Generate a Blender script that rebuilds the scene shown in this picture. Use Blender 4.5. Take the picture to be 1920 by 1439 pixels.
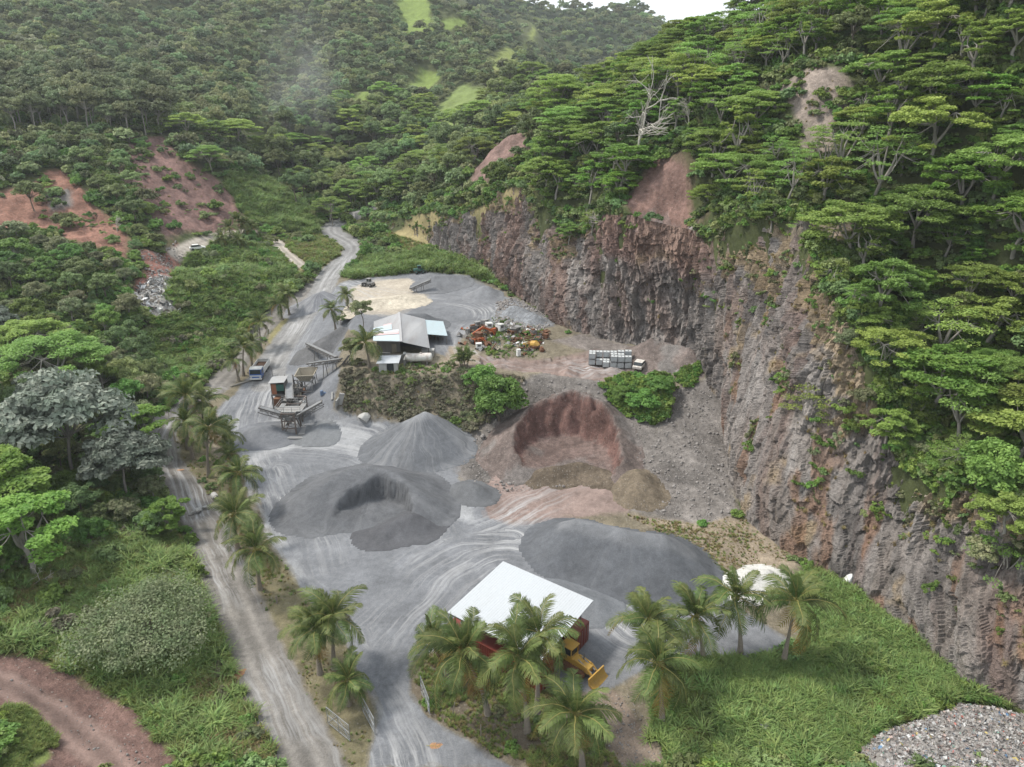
import bpy, math, random
import numpy as np
from mathutils import Vector, Matrix

# ------------------------------------------------------------------ clear
for o in list(bpy.data.objects):
    bpy.data.objects.remove(o, do_unlink=True)
scene = bpy.context.scene
COL = scene.collection
R = math.radians

# ------------------------------------------------------------------ camera
CAM_H, PITCH, F = 55.0, R(22.0), 1330.0          # metres, down tilt, focal length in photo pixels
cam_d = bpy.data.cameras.new("camera")
cam = bpy.data.objects.new("camera", cam_d)
COL.objects.link(cam)
cam.location = (0, 0, CAM_H)
cam.rotation_euler = (R(90) - PITCH, 0, 0)
cam_d.sensor_width = 36.0
cam_d.lens = 36.0 * F / 1920.0
cam_d.clip_end = 6000
cam_d.clip_start = 0.5
scene.camera = cam

# ------------------------------------------------------------------ sky and sun
SUN_EL, SUN_AZ = R(56), R(-72)      # azimuth measured from +Y towards +X
world = bpy.data.worlds.new("World")
scene.world = world
world.use_nodes = True
wn = world.node_tree
wn.nodes.clear()
w_out = wn.nodes.new("ShaderNodeOutputWorld")
w_bg = wn.nodes.new("ShaderNodeBackground")
w_sky = wn.nodes.new("ShaderNodeTexSky")
w_sky.sky_type = 'NISHITA'
w_sky.sun_disc = False
w_sky.sun_elevation = SUN_EL
w_sky.sun_rotation = SUN_AZ
w_sky.dust_density = 3.0
w_mix = wn.nodes.new("ShaderNodeMix"); w_mix.data_type = 'RGBA'
w_tc = wn.nodes.new("ShaderNodeTexCoord")
w_no = wn.nodes.new("ShaderNodeTexNoise"); w_no.inputs['Scale'].default_value = 2.2; w_no.inputs['Detail'].default_value = 6
w_rm = wn.nodes.new("ShaderNodeMapRange")
w_rm.inputs[1].default_value = 0.3; w_rm.inputs[2].default_value = 0.7
w_rm.inputs[3].default_value = 0.72; w_rm.inputs[4].default_value = 0.97
wn.links.new(w_tc.outputs['Generated'], w_no.inputs['Vector'])
wn.links.new(w_no.outputs['Fac'], w_rm.inputs[0])
wn.links.new(w_rm.outputs[0], w_mix.inputs[0])
wn.links.new(w_sky.outputs[0], w_mix.inputs[6])
w_mix.inputs[7].default_value = (6.6, 7.0, 7.4, 1)           # grey cloud deck in the sky's own scale
wn.links.new(w_mix.outputs[2], w_bg.inputs[0])
w_bg.inputs[1].default_value = 0.118
wn.links.new(w_bg.outputs[0], w_out.inputs[0])
sun_d = bpy.data.lights.new("sun", 'SUN')
sun_d.energy = 2.5
sun_d.angle = R(10)
sun_d.color = (1.0, 0.95, 0.87)
sun = bpy.data.objects.new("sun", sun_d)
COL.objects.link(sun)
sd = Vector((math.sin(SUN_AZ) * math.cos(SUN_EL), math.cos(SUN_AZ) * math.cos(SUN_EL), math.sin(SUN_EL)))
sun.rotation_euler = sd.to_track_quat('Z', 'Y').to_euler()
vs = scene.view_settings
vs.view_transform = 'Standard'
vs.look = 'None'
vs.gamma = 1.0
vs.exposure = 0.82
vs.use_curve_mapping = False
scene.render.engine = 'CYCLES'
scene.cycles.max_bounces = 6
scene.cycles.diffuse_bounces = 3
scene.cycles.transmission_bounces = 3
scene.cycles.volume_bounces = 0

# ------------------------------------------------------------------ numpy noise
def _h(ix, iy, seed):
    h = (ix.astype(np.int64) * 374761393 + iy.astype(np.int64) * 668265263 + seed * 974711) & 0xffffffff
    h = ((h ^ (h >> 13)) * 1274126177) & 0xffffffff
    return ((h ^ (h >> 16)) & 0xffff) / 65535.0

def vnoise(x, y, seed=0):
    x = np.asarray(x, float); y = np.asarray(y, float)
    ix = np.floor(x); iy = np.floor(y)
    fx = x - ix; fy = y - iy
    fx = fx * fx * (3 - 2 * fx); fy = fy * fy * (3 - 2 * fy)
    a = _h(ix, iy, seed); b = _h(ix + 1, iy, seed); c = _h(ix, iy + 1, seed); d = _h(ix + 1, iy + 1, seed)
    return (a + (b - a) * fx) * (1 - fy) + (c + (d - c) * fx) * fy

def fbm(x, y, octv=4, seed=0, gain=0.5):
    s = 0; a = 1; tot = 0
    for i in range(octv):
        s = s + a * (vnoise(x, y, seed + i * 17) - 0.5); tot += a
        x = x * 2.03 + 11.3; y = y * 2.03 + 7.7; a *= gain
    return s / tot * 2

def worley(x, y, seed=0):
    ix = np.floor(x); iy = np.floor(y)
    f1 = np.full(np.shape(x), 9.0); f2 = f1.copy(); cv = np.zeros(np.shape(x)); dx1 = cv.copy(); dy1 = cv.copy()
    for i in (-1, 0, 1):
        for j in (-1, 0, 1):
            px = ix + i + _h(ix + i, iy + j, seed); py = iy + j + _h(ix + i, iy + j, seed + 5)
            d = np.hypot(px - x, py - y); c = _h(ix + i, iy + j, seed + 9)
            m = d < f1
            f2 = np.where(m, f1, np.minimum(f2, d)); f1 = np.where(m, d, f1); cv = np.where(m, c, cv)
            dx1 = np.where(m, x - px, dx1); dy1 = np.where(m, y - py, dy1)
    return f1, f2, cv, dx1, dy1

def sstep(a, b, x):
    t = np.clip((x - a) / (b - a), 0, 1)
    return t * t * (3 - 2 * t)

# ------------------------------------------------------------------ surveying: from a sight line to a point of the place
CP, SP = math.cos(PITCH), math.sin(PITCH)
def ray(u, v):
    a = (u - 960) / F; b = (719.5 - v) / F
    return np.array([a, CP + b * SP, -SP + b * CP])
def P(u, v, z=None, Y=None):
    d = ray(u, v)
    t = (z - CAM_H) / d[2] if z is not None else Y / d[1]
    return np.array([0, 0, CAM_H]) + d * t

# ------------------------------------------------------------------ terrain heights
def solve_rbf(pts, c=6.0):
    pts = np.array(pts, float)
    n = len(pts)
    D = np.sqrt(((pts[:, None, :2] - pts[None, :, :2]) ** 2).sum(-1) + c * c)
    M = np.zeros((n + 3, n + 3))
    M[:n, :n] = D + np.eye(n) * 0.3
    M[:n, n] = 1; M[:n, n + 1:] = pts[:, :2] / 100
    M[n, :n] = 1; M[n + 1:, :n] = pts[:, :2].T / 100
    w = np.linalg.solve(M, np.concatenate([pts[:, 2], [0, 0, 0]]))
    def f(x, y):
        z = w[n] + w[n + 1] * x / 100 + w[n + 2] * y / 100
        for i in range(n):
            z = z + w[i] * np.sqrt((x - pts[i, 0]) ** 2 + (y - pts[i, 1]) ** 2 + c * c)
        return z
    return f

floor_z = [(560, 1439, 0), (760, 1439, 0), (1000, 1439, 0.3), (1250, 1430, .8), (1500, 1430, 1.2), (1750, 1400, 1.5),
    (480, 1180, 0), (640, 1200, 0), (760, 1050, 0), (960, 1000, 0), (1180, 1050, 0), (1300, 1000, .3), (1400, 1130, 0), (1600, 1200, .8),
    (1650, 1320, 1), (420, 800, 0), (500, 880, 0), (560, 800, 0), (700, 830, 0), (850, 880, 0), (900, 960, 0), (1050, 930, 0),
    (1180, 940, .3), (1350, 950, 1.2), (380, 960, 0), (330, 850, 0), (480, 730, 1), (440, 680, 1.2), (520, 660, 2.2), (560, 600, 4.5), (510, 595, 4),
    (600, 560, 6.2), (560, 550, 6), (640, 530, 8), (620, 500, 9), (660, 470, 10.5), (610, 440, 12), (650, 415, 14), (550, 480, 11),
    (850, 600, 8.5), (720, 545, 8.5), (900, 560, 8.5), (1000, 600, 8.5), (1180, 690, 8.5), (1050, 660, 8.5), (900, 660, 8.5), (720, 690, 8),
    (1330, 700, 9.5), (1100, 620, 9), 
    (930, 860, .3), (1240, 900, 1), (1300, 850, 3), (1360, 830, 3.5), 
    
    (400, 690, 1.2), (380, 590, 7), (330, 500, 13), (300, 660, 3.5), (270, 700, 3), (430, 520, 12), (500, 520, 9.5),
    (350, 465, 16), (440, 445, 15.5), (500, 440, 14), (300, 490, 15), (260, 560, 12),
    (150, 1000, 2.5), (50, 1100, 3), (300, 1000, .6), (100, 1300, 2.5), (250, 1420, 1), (0, 1430, 3.2), (0, 1240, 4), (-150, 1300, 6), (-300, 1430, 7),
    (1300, 1300, .8), (1150, 1330, .3)]
A_pts = [P(u, v, z=z) for u, v, z in floor_z]
far_Y = [(100, 395, 200), (180, 345, 216), (40, 420, 190), (330, 345, 238), (430, 385, 240), (390, 300, 262), (150, 245, 272), (0, 240, 255), (300, 235, 285),
    (430, 240, 310), (500, 330, 290), (560, 360, 290), (600, 270, 340), (650, 330, 330), (700, 385, 285), (760, 350, 275), (500, 150, 450), (300, 90, 510),
    (100, 60, 480), (500, 20, 640), (100, -20, 600), (300, -60, 760), (750, 200, 430), (640, 180, 430), (770, 60, 560), (770, -10, 640), (870, 40, 600),
    (900, 150, 480), (860, 250, 330), (960, 165, 430), (1000, 225, 300), (1090, 165, 400), (640, 230, 380), (1030, 165, 440), (-200, 200, 280), (-300, 0, 500), (700, -60, 720), (550, -70, 760)]
far_pts = [P(u, v, Y=Y) for u, v, Y in far_Y]
far_pts += [np.array(p, float) for p in [(25, 520, 58), (60, 520, 52), (110, 480, 56), (160, 520, 50), (60, 680, 45), (140, 680, 45), (0, 640, 66), (200, 420, 70)]]
A_pts += far_pts
A_pts += [np.array(p, float) for p in [(-90, 110, 8), (-80, 160, 11), (-125, 170, 20), (-130, 120, 14), (-70, 80, 4.5), (-160, 60, 14), (-60, 30, 4), (0, 20, 0), (60, 20, 1), (-90, 135, 9),
    (-50, 95, .6), (-62, 110, 1.6), (-60, 130, 1.5), (-220, 200, 45), (-300, 100, 50)]]

# cliff stations: foot (pixel, z), brow (pixel, Y)
cliff_st = [((690, 425, 13.5), (700, 412, 250)), ((735, 445, 12.5), (745, 408, 241)), ((860, 500, 9.5), (870, 405, 208)), ((940, 545, 8.5), (980, 347, 190)), ((1060, 612, 8.7), (1085, 425, 163)),
    ((1160, 652, 9), (1180, 405, 141)), ((1290, 682, 9), (1300, 435, 131)), ((1358, 760, 7), (1395, 405, 119)), ((1372, 880, 2.2), (1530, 430, 106)),
    ((1392, 985, .3), (1605, 560, 91)), ((1485, 1050, .2), (1650, 690, 83)), ((1600, 1112, .5), (1690, 850, 74.5)), ((1700, 1192, .8), (1770, 890, 67.5)),
    ((1795, 1290, 1), (1900, 960, 59)), ((1920, 1345, 1.5), (2060, 1010, 52)), ((2150, 1440, 2), (2300, 1050, 44)), ((2500, 1600, 3), (2700, 1150, 33))]
C_foot = np.array([P(u, v, z=z) for (u, v, z), _ in cliff_st])
C_brow = np.array([P(u, v, Y=Y) for _, (u, v, Y) in cliff_st])
B_pts = [p for p in C_brow] + [P(u, v, Y=Y) for u, v, Y in [(1220, 312, 151), (1250, 430, 138), (1290, 320, 143), (1180, 285, 161), (1100, 330, 172), (1300, 170, 182), (1500, 160, 136), (1550, 260, 124), (1400, 260, 140),
    (1700, 150, 128), (1900, 30, 118), (1900, 400, 95), (1800, 600, 89), (1750, 400, 103), (1900, 780, 74), (1820, 850, 72), (1000, 310, 200), (930, 290, 216), (960, 262, 222),
    (1080, 225, 235), (1200, 150, 225), (2050, 300, 95), (2150, 700, 70), (2050, 900, 62), (2400, 600, 60), (1650, 500, 98), (1600, 330, 116)]]
B_pts += [p for p in far_pts]
B_pts += [np.array(p, float) for p in [(50, 200, 66), (62, 230, 61), (60, 300, 56), (110, 200, 88), (100, 120, 78), (30, 215, 57), (110, 60, 62), (90, 30, 42), (200, 200, 110), (20, 260, 48), (250, 60, 110), (40, 400, 55), (90, 260, 76), (75, 170, 69)]]
fA = solve_rbf(A_pts); fB = solve_rbf(B_pts)

def densify(poly, n):
    poly = np.asarray(poly, float)
    d = np.concatenate([[0], np.cumsum(np.linalg.norm(np.diff(poly[:, :2], axis=0), axis=1))])
    s = np.linspace(0, d[-1], n)
    return np.stack([np.interp(s, d, poly[:, k]) for k in range(poly.shape[1])], 1), s
# smooth, evenly spaced foot and brow lines
def smooth_line(poly, n, k):
    d = np.concatenate([[0], np.cumsum(np.linalg.norm(np.diff(C_foot[:, :2], axis=0), axis=1))])
    s = np.linspace(0, d[-1], n)
    out = np.stack([np.interp(s, d, poly[:, i]) for i in range(3)], 1)
    ker = np.hanning(k); ker /= ker.sum()
    pad = np.pad(out, ((k // 2, k // 2), (0, 0)), mode='edge')
    return np.stack([np.convolve(pad[:, i], ker, 'valid')[:n] for i in range(3)], 1), s
FT, CS = smooth_line(C_foot, 1500, 69)
BR, _ = smooth_line(C_brow, 1500, 69)
_sc = CS
BR[:, 2] += 3.2 * fbm(_sc / 13, _sc * 0, 3, 141) * np.clip(CS / 40, 0, 1)
BR[:, 0] += 3.0 * fbm(_sc / 17, _sc * 0 + 3, 3, 142) * np.clip(CS / 40, 0, 1); BR[:, 1] += 2.0 * fbm(_sc / 15, _sc * 0 + 9, 3, 143)
SETB = np.maximum(np.linalg.norm((BR - FT)[:, :2], axis=1), 2.0)

def side_of(LINE, x, y):
    """signed distance to a line (positive = uphill side)"""
    x = np.asarray(x, float); y = np.asarray(y, float)
    sh = x.shape; x = x.ravel(); y = y.ravel()
    best = np.full(x.shape, 1e9); sd = np.zeros(x.shape); wb = np.ones(x.shape); ss = np.zeros(x.shape)
    L = LINE[::15]; W = SETB[::15]; S = CS[::15]
    for i in range(len(L) - 1):
        ax, ay = L[i, :2]; bx, by = L[i + 1, :2]
        ex, ey = bx - ax, by - ay; l2 = ex * ex + ey * ey
        t = ((x - ax) * ex + (y - ay) * ey) / l2
        lo = -50 if i == 0 else 0; hi = 50 if i == len(L) - 2 else 1
        tc = np.clip(t, lo, hi)
        dx = x - ax - tc * ex; dy = y - ay - tc * ey
        d = dx * dx + dy * dy
        m = d < best
        cr = ex * (y - ay) - ey * (x - ax)       # left of travel direction (far -> near) is uphill
        best = np.where(m, d, best); sd = np.where(m, np.sign(cr), sd)
        tt = np.clip(t, 0, 1)
        wb = np.where(m, W[i] + (W[i + 1] - W[i]) * tt, wb)
        ss = np.where(m, S[i] + (S[i + 1] - S[i]) * tt, ss)
    return (np.sqrt(best) * sd).reshape(sh), wb.reshape(sh), ss.reshape(sh)
def cliff_sd(x, y):
    """distance uphill of the foot, and the width of the face there (foot to brow)"""
    sd, _, ss = side_of(FT, x, y); sb, _, _ = side_of(BR, x, y)
    return sd, np.maximum(sd - sb, .3), ss

def inpoly(poly, x, y):
    poly = np.asarray(poly)[:, :2]
    inside = np.zeros(np.shape(x), bool)
    x0, y0 = poly.min(0); x1, y1 = poly.max(0)
    bb = (x >= x0) & (x <= x1) & (y >= y0) & (y <= y1)
    if not bb.any(): return inside
    xx = x[bb]; yy = y[bb]; ins = np.zeros(xx.shape, bool)
    n = len(poly)
    for i in range(n):
        ax, ay = poly[i]; bx, by = poly[(i + 1) % n]
        if ay == by: continue
        c = ((ay > yy) != (by > yy)) & (xx < (bx - ax) * (yy - ay) / (by - ay) + ax)
        ins ^= c
    inside[bb] = ins
    return inside
def line_dist(line, x, y):
    """distance to a polyline and arc length along it"""
    best = np.full(np.shape(x), 1e9); sa = np.zeros(np.shape(x)); acc = 0; sgn = np.zeros(np.shape(x))
    for i in range(len(line) - 1):
        ax, ay = line[i][:2]; bx, by = line[i + 1][:2]
        ex, ey = bx - ax, by - ay; l = math.hypot(ex, ey) + 1e-6
        t = np.clip(((x - ax) * ex + (y - ay) * ey) / (l * l), 0, 1)
        d = np.hypot(x - ax - t * ex, y - ay - t * ey)
        m = d < best
        best = np.where(m, d, best); sa = np.where(m, acc + t * l, sa); sgn = np.where(m, np.sign(ex * (y - ay) - ey * (x - ax)), sgn)
        acc += l
    return best, sa, sgn

# the quarry bench: a level shelf with a steep edge towards the lower yard
BENCH = np.array([P(u, v, z=8.4) for u, v in [(640, 690), (700, 704), (800, 703), (900, 698), (985, 703), (1060, 710), (1130, 716), (1250, 733), (1330, 712), (1385, 700), (1330, 640), (1110, 590), (960, 540), (870, 515), (760, 540), (690, 560), (655, 610)]])
BITE = P(1060, 872, z=0)
def height(x, y, detail=True):
    x = np.asarray(x, float); y = np.asarray(y, float)
    sd, wb, ss = cliff_sd(x, y)
    f = np.where(sd <= 0, 0, sstep(.55, 1.0, sd / wb))
    f = np.where(y > 262, np.clip((sd + 20) / 40, 0, 1), f)
    a = fA(x, y)
    z = a + (fB(x, y) - a) * f
    bd, _, _ = line_dist(np.vstack([BENCH, BENCH[:1]]), x, y)
    ins = inpoly(BENCH, x, y)
    bd = bd * (1 + .25 * fbm(x / 7, y / 7, 3, 33)) * np.where(x > 3, .82, 1.05)
    z = np.maximum(z, np.where(ins, 8.4, 8.4 - bd))
    db = np.hypot(x - BITE[0], y - BITE[1])
    z = np.minimum(z, .25 + np.maximum(0, db - 8.8) * 1.5 + np.maximum(0, BITE[1] - 4 - y) * 3)
    if detail:
        up = np.clip(f * 1.2, 0, 1)
        far = sstep(280, 480, y)
        z = z + fbm(x / 26, y / 26, 4, 3) * (0.25 + 1.6 * up + 3.5 * far) + far * 26 * (0.35 - np.abs(fbm(x / 75 + 3 + y / 260, y / 210, 3, 8)))
    return z

# fine lookup raster of the heights
GX0, GX1, GY0, GY1, GS = -330.0, 330.0, 18.0, 700.0, 1.0
_gx = np.arange(GX0, GX1 + GS, GS); _gy = np.arange(GY0, GY1 + GS, GS)
_GXX, _GYY = np.meshgrid(_gx, _gy)
ZR = height(_GXX, _GYY)
def zat(x, y):
    x = np.asarray(x, float); y = np.asarray(y, float)
    fx = np.clip((x - GX0) / GS, 0, len(_gx) - 1.001); fy = np.clip((y - GY0) / GS, 0, len(_gy) - 1.001)
    ix = fx.astype(int); iy = fy.astype(int); fx = fx - ix; fy = fy - iy
    return (ZR[iy, ix] * (1 - fx) + ZR[iy, ix + 1] * fx) * (1 - fy) + (ZR[iy + 1, ix] * (1 - fx) + ZR[iy + 1, ix + 1] * fx) * fy
def hit(u, v):
    """the point of the ground seen at a photo position"""
    d = ray(u, v)
    t = np.arange(35, 900, 0.4)
    x = d[0] * t; y = d[1] * t; z = CAM_H + d[2] * t
    below = np.nonzero(z < zat(x, y))[0]
    k = below[0] if len(below) else len(t) - 1
    return np.array([x[k], y[k], float(zat(x[k], y[k]))])

def soft_in(poly, x, y, jit, seed, n=4):
    m = np.zeros(np.shape(x))
    for k in range(n):
        q = jit * (0.35 + 0.65 * k / max(1, n - 1))
        m = m + inpoly(poly, x + q * fbm(x / (1.6 + 2.2 * jit), y / (1.6 + 2.2 * jit), 4, seed + k * 31) * 1.6,
                       y + q * fbm(x / (1.6 + 2.2 * jit), y / (1.6 + 2.2 * jit), 4, seed + 900 + k * 31) * 1.6)
    return m / n
def wpoly(pix):
    return np.array([hit(u, v) for u, v in pix])
def chaikin(pts, n=2):
    pts = [np.asarray(p, float) for p in pts]
    for _ in range(n):
        q = [pts[0]]
        for a, b in zip(pts[:-1], pts[1:]):
            q += [a * .75 + b * .25, a * .25 + b * .75]
        q.append(pts[-1]); pts = q
    return np.array(pts)

# ------------------------------------------------------------------ mesh and object helpers
def tag(o, label=None, cat=None, group=None, kind=None):
    if label: o['label'] = label
    if cat: o['category'] = cat
    if group: o['group'] = group
    if kind: o['kind'] = kind
    elif label: o['kind'] = 'thing'
    return o
def np_mesh(name, V, Q, mats=(), mi=None, attrs=None, smooth=False):
    """mesh from arrays: V (n,3), Q (m,k) faces of k corners"""
    V = np.ascontiguousarray(V, np.float32); Q = np.ascontiguousarray(Q, np.int32)
    me = bpy.data.meshes.new(name)
    k = Q.shape[1]
    me.vertices.add(len(V)); me.vertices.foreach_set('co', V.ravel())
    me.loops.add(Q.size); me.loops.foreach_set('vertex_index', Q.ravel())
    me.polygons.add(len(Q)); me.polygons.foreach_set('loop_start', np.arange(0, Q.size, k, dtype=np.int32))
    me.polygons.foreach_set('loop_total', np.full(len(Q), k, np.int32))
    for m in mats: me.materials.append(m)
    if mi is not None: me.polygons.foreach_set('material_index', np.ascontiguousarray(mi, np.int32))
    me.polygons.foreach_set('use_smooth', np.full(len(Q), smooth, bool))
    for nm, (typ, arr) in (attrs or {}).items():
        at = me.attributes.new(nm, typ, 'POINT')
        at.data.foreach_set('color' if typ == 'FLOAT_COLOR' else ('vector' if typ == 'FLOAT_VECTOR' else 'value'), np.ascontiguousarray(arr, np.float32).ravel())
    me.update(calc_edges=True)
    return me
def link(name, data, parent=None, loc=None):
    o = bpy.data.objects.new(name, data)
    COL.objects.link(o)
    if loc is not None: o.location = loc
    if parent is not None: o.parent = parent
    return o
def empty(name, loc, rz=0.0, label=None, cat=None, group=None, scale=None):
    o = link(name, None, None, Vector(loc))
    o.rotation_euler = (0, 0, rz)
    if scale: o.scale = (scale,) * 3 if not isinstance(scale, tuple) else scale
    return tag(o, label, cat, group)

class MB:
    """collects boxes, bars, tubes and sheets into one mesh"""
    def __init__(s): s.v = []; s.f = []; s.m = []
    def add(s, vs_, fs, m=0):
        b = len(s.v); s.v += [tuple(v) for v in vs_]; s.f += [tuple(i + b for i in f) for f in fs]; s.m += [m] * len(fs); return s
    def box(s, c, d, rot=None, m=0, taper=1.0):
        hx, hy, hz = d[0] / 2, d[1] / 2, d[2] / 2
        vs_ = [Vector((x * hx * (taper if z > 0 else 1), y * hy * (taper if z > 0 else 1), z * hz)) for z in (-1, 1) for y in (-1, 1) for x in (-1, 1)]
        if rot is not None:
            M = rot if isinstance(rot, Matrix) else Matrix.Rotation(rot, 3, 'Z')
            vs_ = [M @ v for v in vs_]
        c = Vector(c)
        return s.add([v + c for v in vs_], [(0, 2, 3, 1), (4, 5, 7, 6), (0, 1, 5, 4), (2, 6, 7, 3), (0, 4, 6, 2), (1, 3, 7, 5)], m)
    def bar(s, a, b, w, h=None, m=0):
        """rectangular bar between two points"""
        a = Vector(a); b = Vector(b); d = b - a; h = h or w
        q = d.to_track_quat('X', 'Z').to_matrix()
        return s.box((a + b) / 2, (d.length, w, h), q, m)
    def tube(s, pts, rad, n=8, m=0, cap=True):
        pts = [Vector(p) for p in pts]
        if not hasattr(rad, '__len__'): rad = [rad] * len(pts)
        b = len(s.v); k = len(pts)
        for i, p in enumerate(pts):
            d = (pts[min(i + 1, k - 1)] - pts[max(i - 1, 0)]).normalized()
            u = d.cross(Vector((0, 0, 1)) if abs(d.z) < .9 else Vector((1, 0, 0))).normalized(); w = d.cross(u)
            for j in range(n):
                t = 2 * math.pi * j / n
                s.v.append(tuple(p + (u * math.cos(t) + w * math.sin(t)) * rad[i]))
        for i in range(k - 1):
            for j in range(n):
                s.f.append((b + i * n + j, b + i * n + (j + 1) % n, b + (i + 1) * n + (j + 1) % n, b + (i + 1) * n + j)); s.m.append(m)
        if cap:
            s.f.append(tuple(b + j for j in range(n))[::-1]); s.m.append(m)
            s.f.append(tuple(b + (k - 1) * n + j for j in range(n))); s.m.append(m)
        return s
    def prism(s, pts, d, m=0):
        """flat polygon pts (3-D) extruded by vector d"""
        n = len(pts); d = Vector(d); pts = [Vector(p) for p in pts]
        return s.add(pts + [p + d for p in pts], [tuple(range(n))[::-1], tuple(range(n, 2 * n))] + [(i, (i + 1) % n, n + (i + 1) % n, n + i) for i in range(n)], m)
    def sheet(s, a, b, c, d, th=.04, m=0):
        a, b, c, d = map(Vector, (a, b, c, d)); nrm = (b - a).cross(d - a).normalized() * th
        return s.prism([a, b, c, d], nrm, m)
    def mesh(s, name, mats, smooth=False):
        me = bpy.data.meshes.new(name); me.from_pydata(s.v, [], s.f)
        for mm in (mats if isinstance(mats, (list, tuple)) else [mats]): me.materials.append(mm)
        me.polygons.foreach_set('material_index', s.m)
        if smooth: me.polygons.foreach_set('use_smooth', [True] * len(s.f))
        me.update(); return me
    def build(s, name, mats, parent=None, smooth=False, loc=None, bevel=0):
        o = link(name, s.mesh(name, mats, smooth), parent, loc)
        if bevel:
            b = o.modifiers.new('bevel', 'BEVEL'); b.width = bevel; b.segments = 2; b.limit_method = 'ANGLE'
        return o

# ------------------------------------------------------------------ materials
def _nodes(name):
    m = bpy.data.materials.new(name); m.use_nodes = True
    nt = m.node_tree; nt.nodes.clear()
    out = nt.nodes.new("ShaderNodeOutputMaterial")
    b = nt.nodes.new("ShaderNodeBsdfPrincipled")
    nt.links.new(b.outputs[0], out.inputs[0])
    return m, nt, b, out
def N(nt, t, **kw):
    n = nt.nodes.new(t)
    for k, v in kw.items():
        if k.startswith('i_'):
            key = k[2:]; key = int(key) if key.isdigit() else key.replace('_', ' ')
            n.inputs[key].default_value = v
        else: setattr(n, k, v)
    return n
def noise_node(nt, vec, scale, detail=4, rough=.55):
    n = N(nt, "ShaderNodeTexNoise"); n.inputs['Scale'].default_value = scale; n.inputs['Detail'].default_value = detail; n.inputs['Roughness'].default_value = rough
    if vec is not None: nt.links.new(vec, n.inputs['Vector'])
    return n
def maprange(nt, src, a, b, c, d):
    n = N(nt, "ShaderNodeMapRange"); nt.links.new(src, n.inputs[0])
    for i, v in enumerate((a, b, c, d)): n.inputs[i + 1].default_value = v
    return n.outputs[0]
def mixc(nt, fac, a, b, blend='MIX'):
    n = N(nt, "ShaderNodeMix"); n.data_type = 'RGBA'; n.blend_type = blend
    for s_, v in ((0, fac), (6, a), (7, b)):
        if hasattr(v, 'node'): nt.links.new(v, n.inputs[s_])
        elif s_ == 0: n.inputs[0].default_value = v
        else: n.inputs[s_].default_value = (*v[:3], 1)
    return n.outputs[2]
def mathn(nt, op, a, b=None):
    n = N(nt, "ShaderNodeMath"); n.operation = op
    for i, v in enumerate((a, b)):
        if v is None: continue
        if hasattr(v, 'node'): nt.links.new(v, n.inputs[i])
        else: n.inputs[i].default_value = v
    return n.outputs[0]
MATS = {}
def paint(name, c, rough=.6, metal=0.0, dirt=(.18, .15, .12), amount=.35, scale=1.2, bump=.0, streak=None, spec=.4):
    """a worn surface: base colour, patchy grime with its own shape, small bumps"""
    if name in MATS: return MATS[name]
    m, nt, b, out = _nodes(name)
    tc = N(nt, "ShaderNodeTexCoord").outputs['Object']
    if streak:
        mp = N(nt, "ShaderNodeMapping"); mp.inputs['Scale'].default_value = streak; nt.links.new(tc, mp.inputs[0]); v2 = mp.outputs[0]
    else: v2 = tc
    n1 = noise_node(nt, v2, scale, 6, .65)
    f = maprange(nt, n1.outputs['Fac'], .42, .72, 0, amount)
    n2 = noise_node(nt, tc, scale * 7, 3)
    col = mixc(nt, f, c, dirt)
    col = mixc(nt, maprange(nt, n2.outputs['Fac'], .3, .7, .0, .25), col, tuple(x * .7 for x in c))
    nt.links.new(col, b.inputs['Base Color'])
    b.inputs['Roughness'].default_value = rough; b.inputs['Metallic'].default_value = metal
    b.inputs['Specular IOR Level'].default_value = spec
    if bump:
        bp = N(nt, "ShaderNodeBump"); bp.inputs['Strength'].default_value = bump; bp.inputs['Distance'].default_value = .05
        nt.links.new(n2.outputs['Fac'], bp.inputs['Height']); nt.links.new(bp.outputs[0], b.inputs['Normal'])
    MATS[name] = m
    return m
def leafmat(name, c1, c2, trans=.3, scale=.45, var=.35, hvar=.035, dry=None):
    if name in MATS: return MATS[name]
    m, nt, b, out = _nodes(name)
    tc = N(nt, "ShaderNodeTexCoord").outputs['Object']
    n1 = noise_node(nt, tc, scale, 3)
    col = mixc(nt, maprange(nt, n1.outputs['Fac'], .35, .65, 0, 1), c1, c2)
    if dry:
        n3 = noise_node(nt, tc, scale * 2.3, 2)
        col = mixc(nt, maprange(nt, n3.outputs['Fac'], .58, .72, 0, .8), col, dry)
    n4 = noise_node(nt, tc, 4.0, 1)
    oi = N(nt, "ShaderNodeObjectInfo")
    hs = N(nt, "ShaderNodeHueSaturation")
    r1 = oi.outputs['Random']
    r2 = mathn(nt, 'FRACT', mathn(nt, 'MULTIPLY', r1, 7.31))
    nt.links.new(maprange(nt, r2, 0, 1, .5 - hvar, .5 + hvar), hs.inputs['Hue'])
    v = mathn(nt, 'MULTIPLY', maprange(nt, r1, 0, 1, 1 - var, 1 + var), maprange(nt, n4.outputs['Fac'], .3, .7, .8, 1.2))
    nt.links.new(v, hs.inputs['Value']); nt.links.new(col, hs.inputs['Color'])
    nt.links.new(hs.outputs[0], b.inputs['Base Color'])
    b.inputs['Roughness'].default_value = .55; b.inputs['Specular IOR Level'].default_value = .25
    tr = N(nt, "ShaderNodeBsdfTranslucent"); nt.links.new(hs.outputs[0], tr.inputs[0])
    mx = N(nt, "ShaderNodeMixShader"); mx.inputs[0].default_value = trans
    nt.links.new(b.outputs[0], mx.inputs[1]); nt.links.new(tr.outputs[0], mx.inputs[2]); nt.links.new(mx.outputs[0], out.inputs[0])
    MATS[name] = m
    return m

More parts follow.
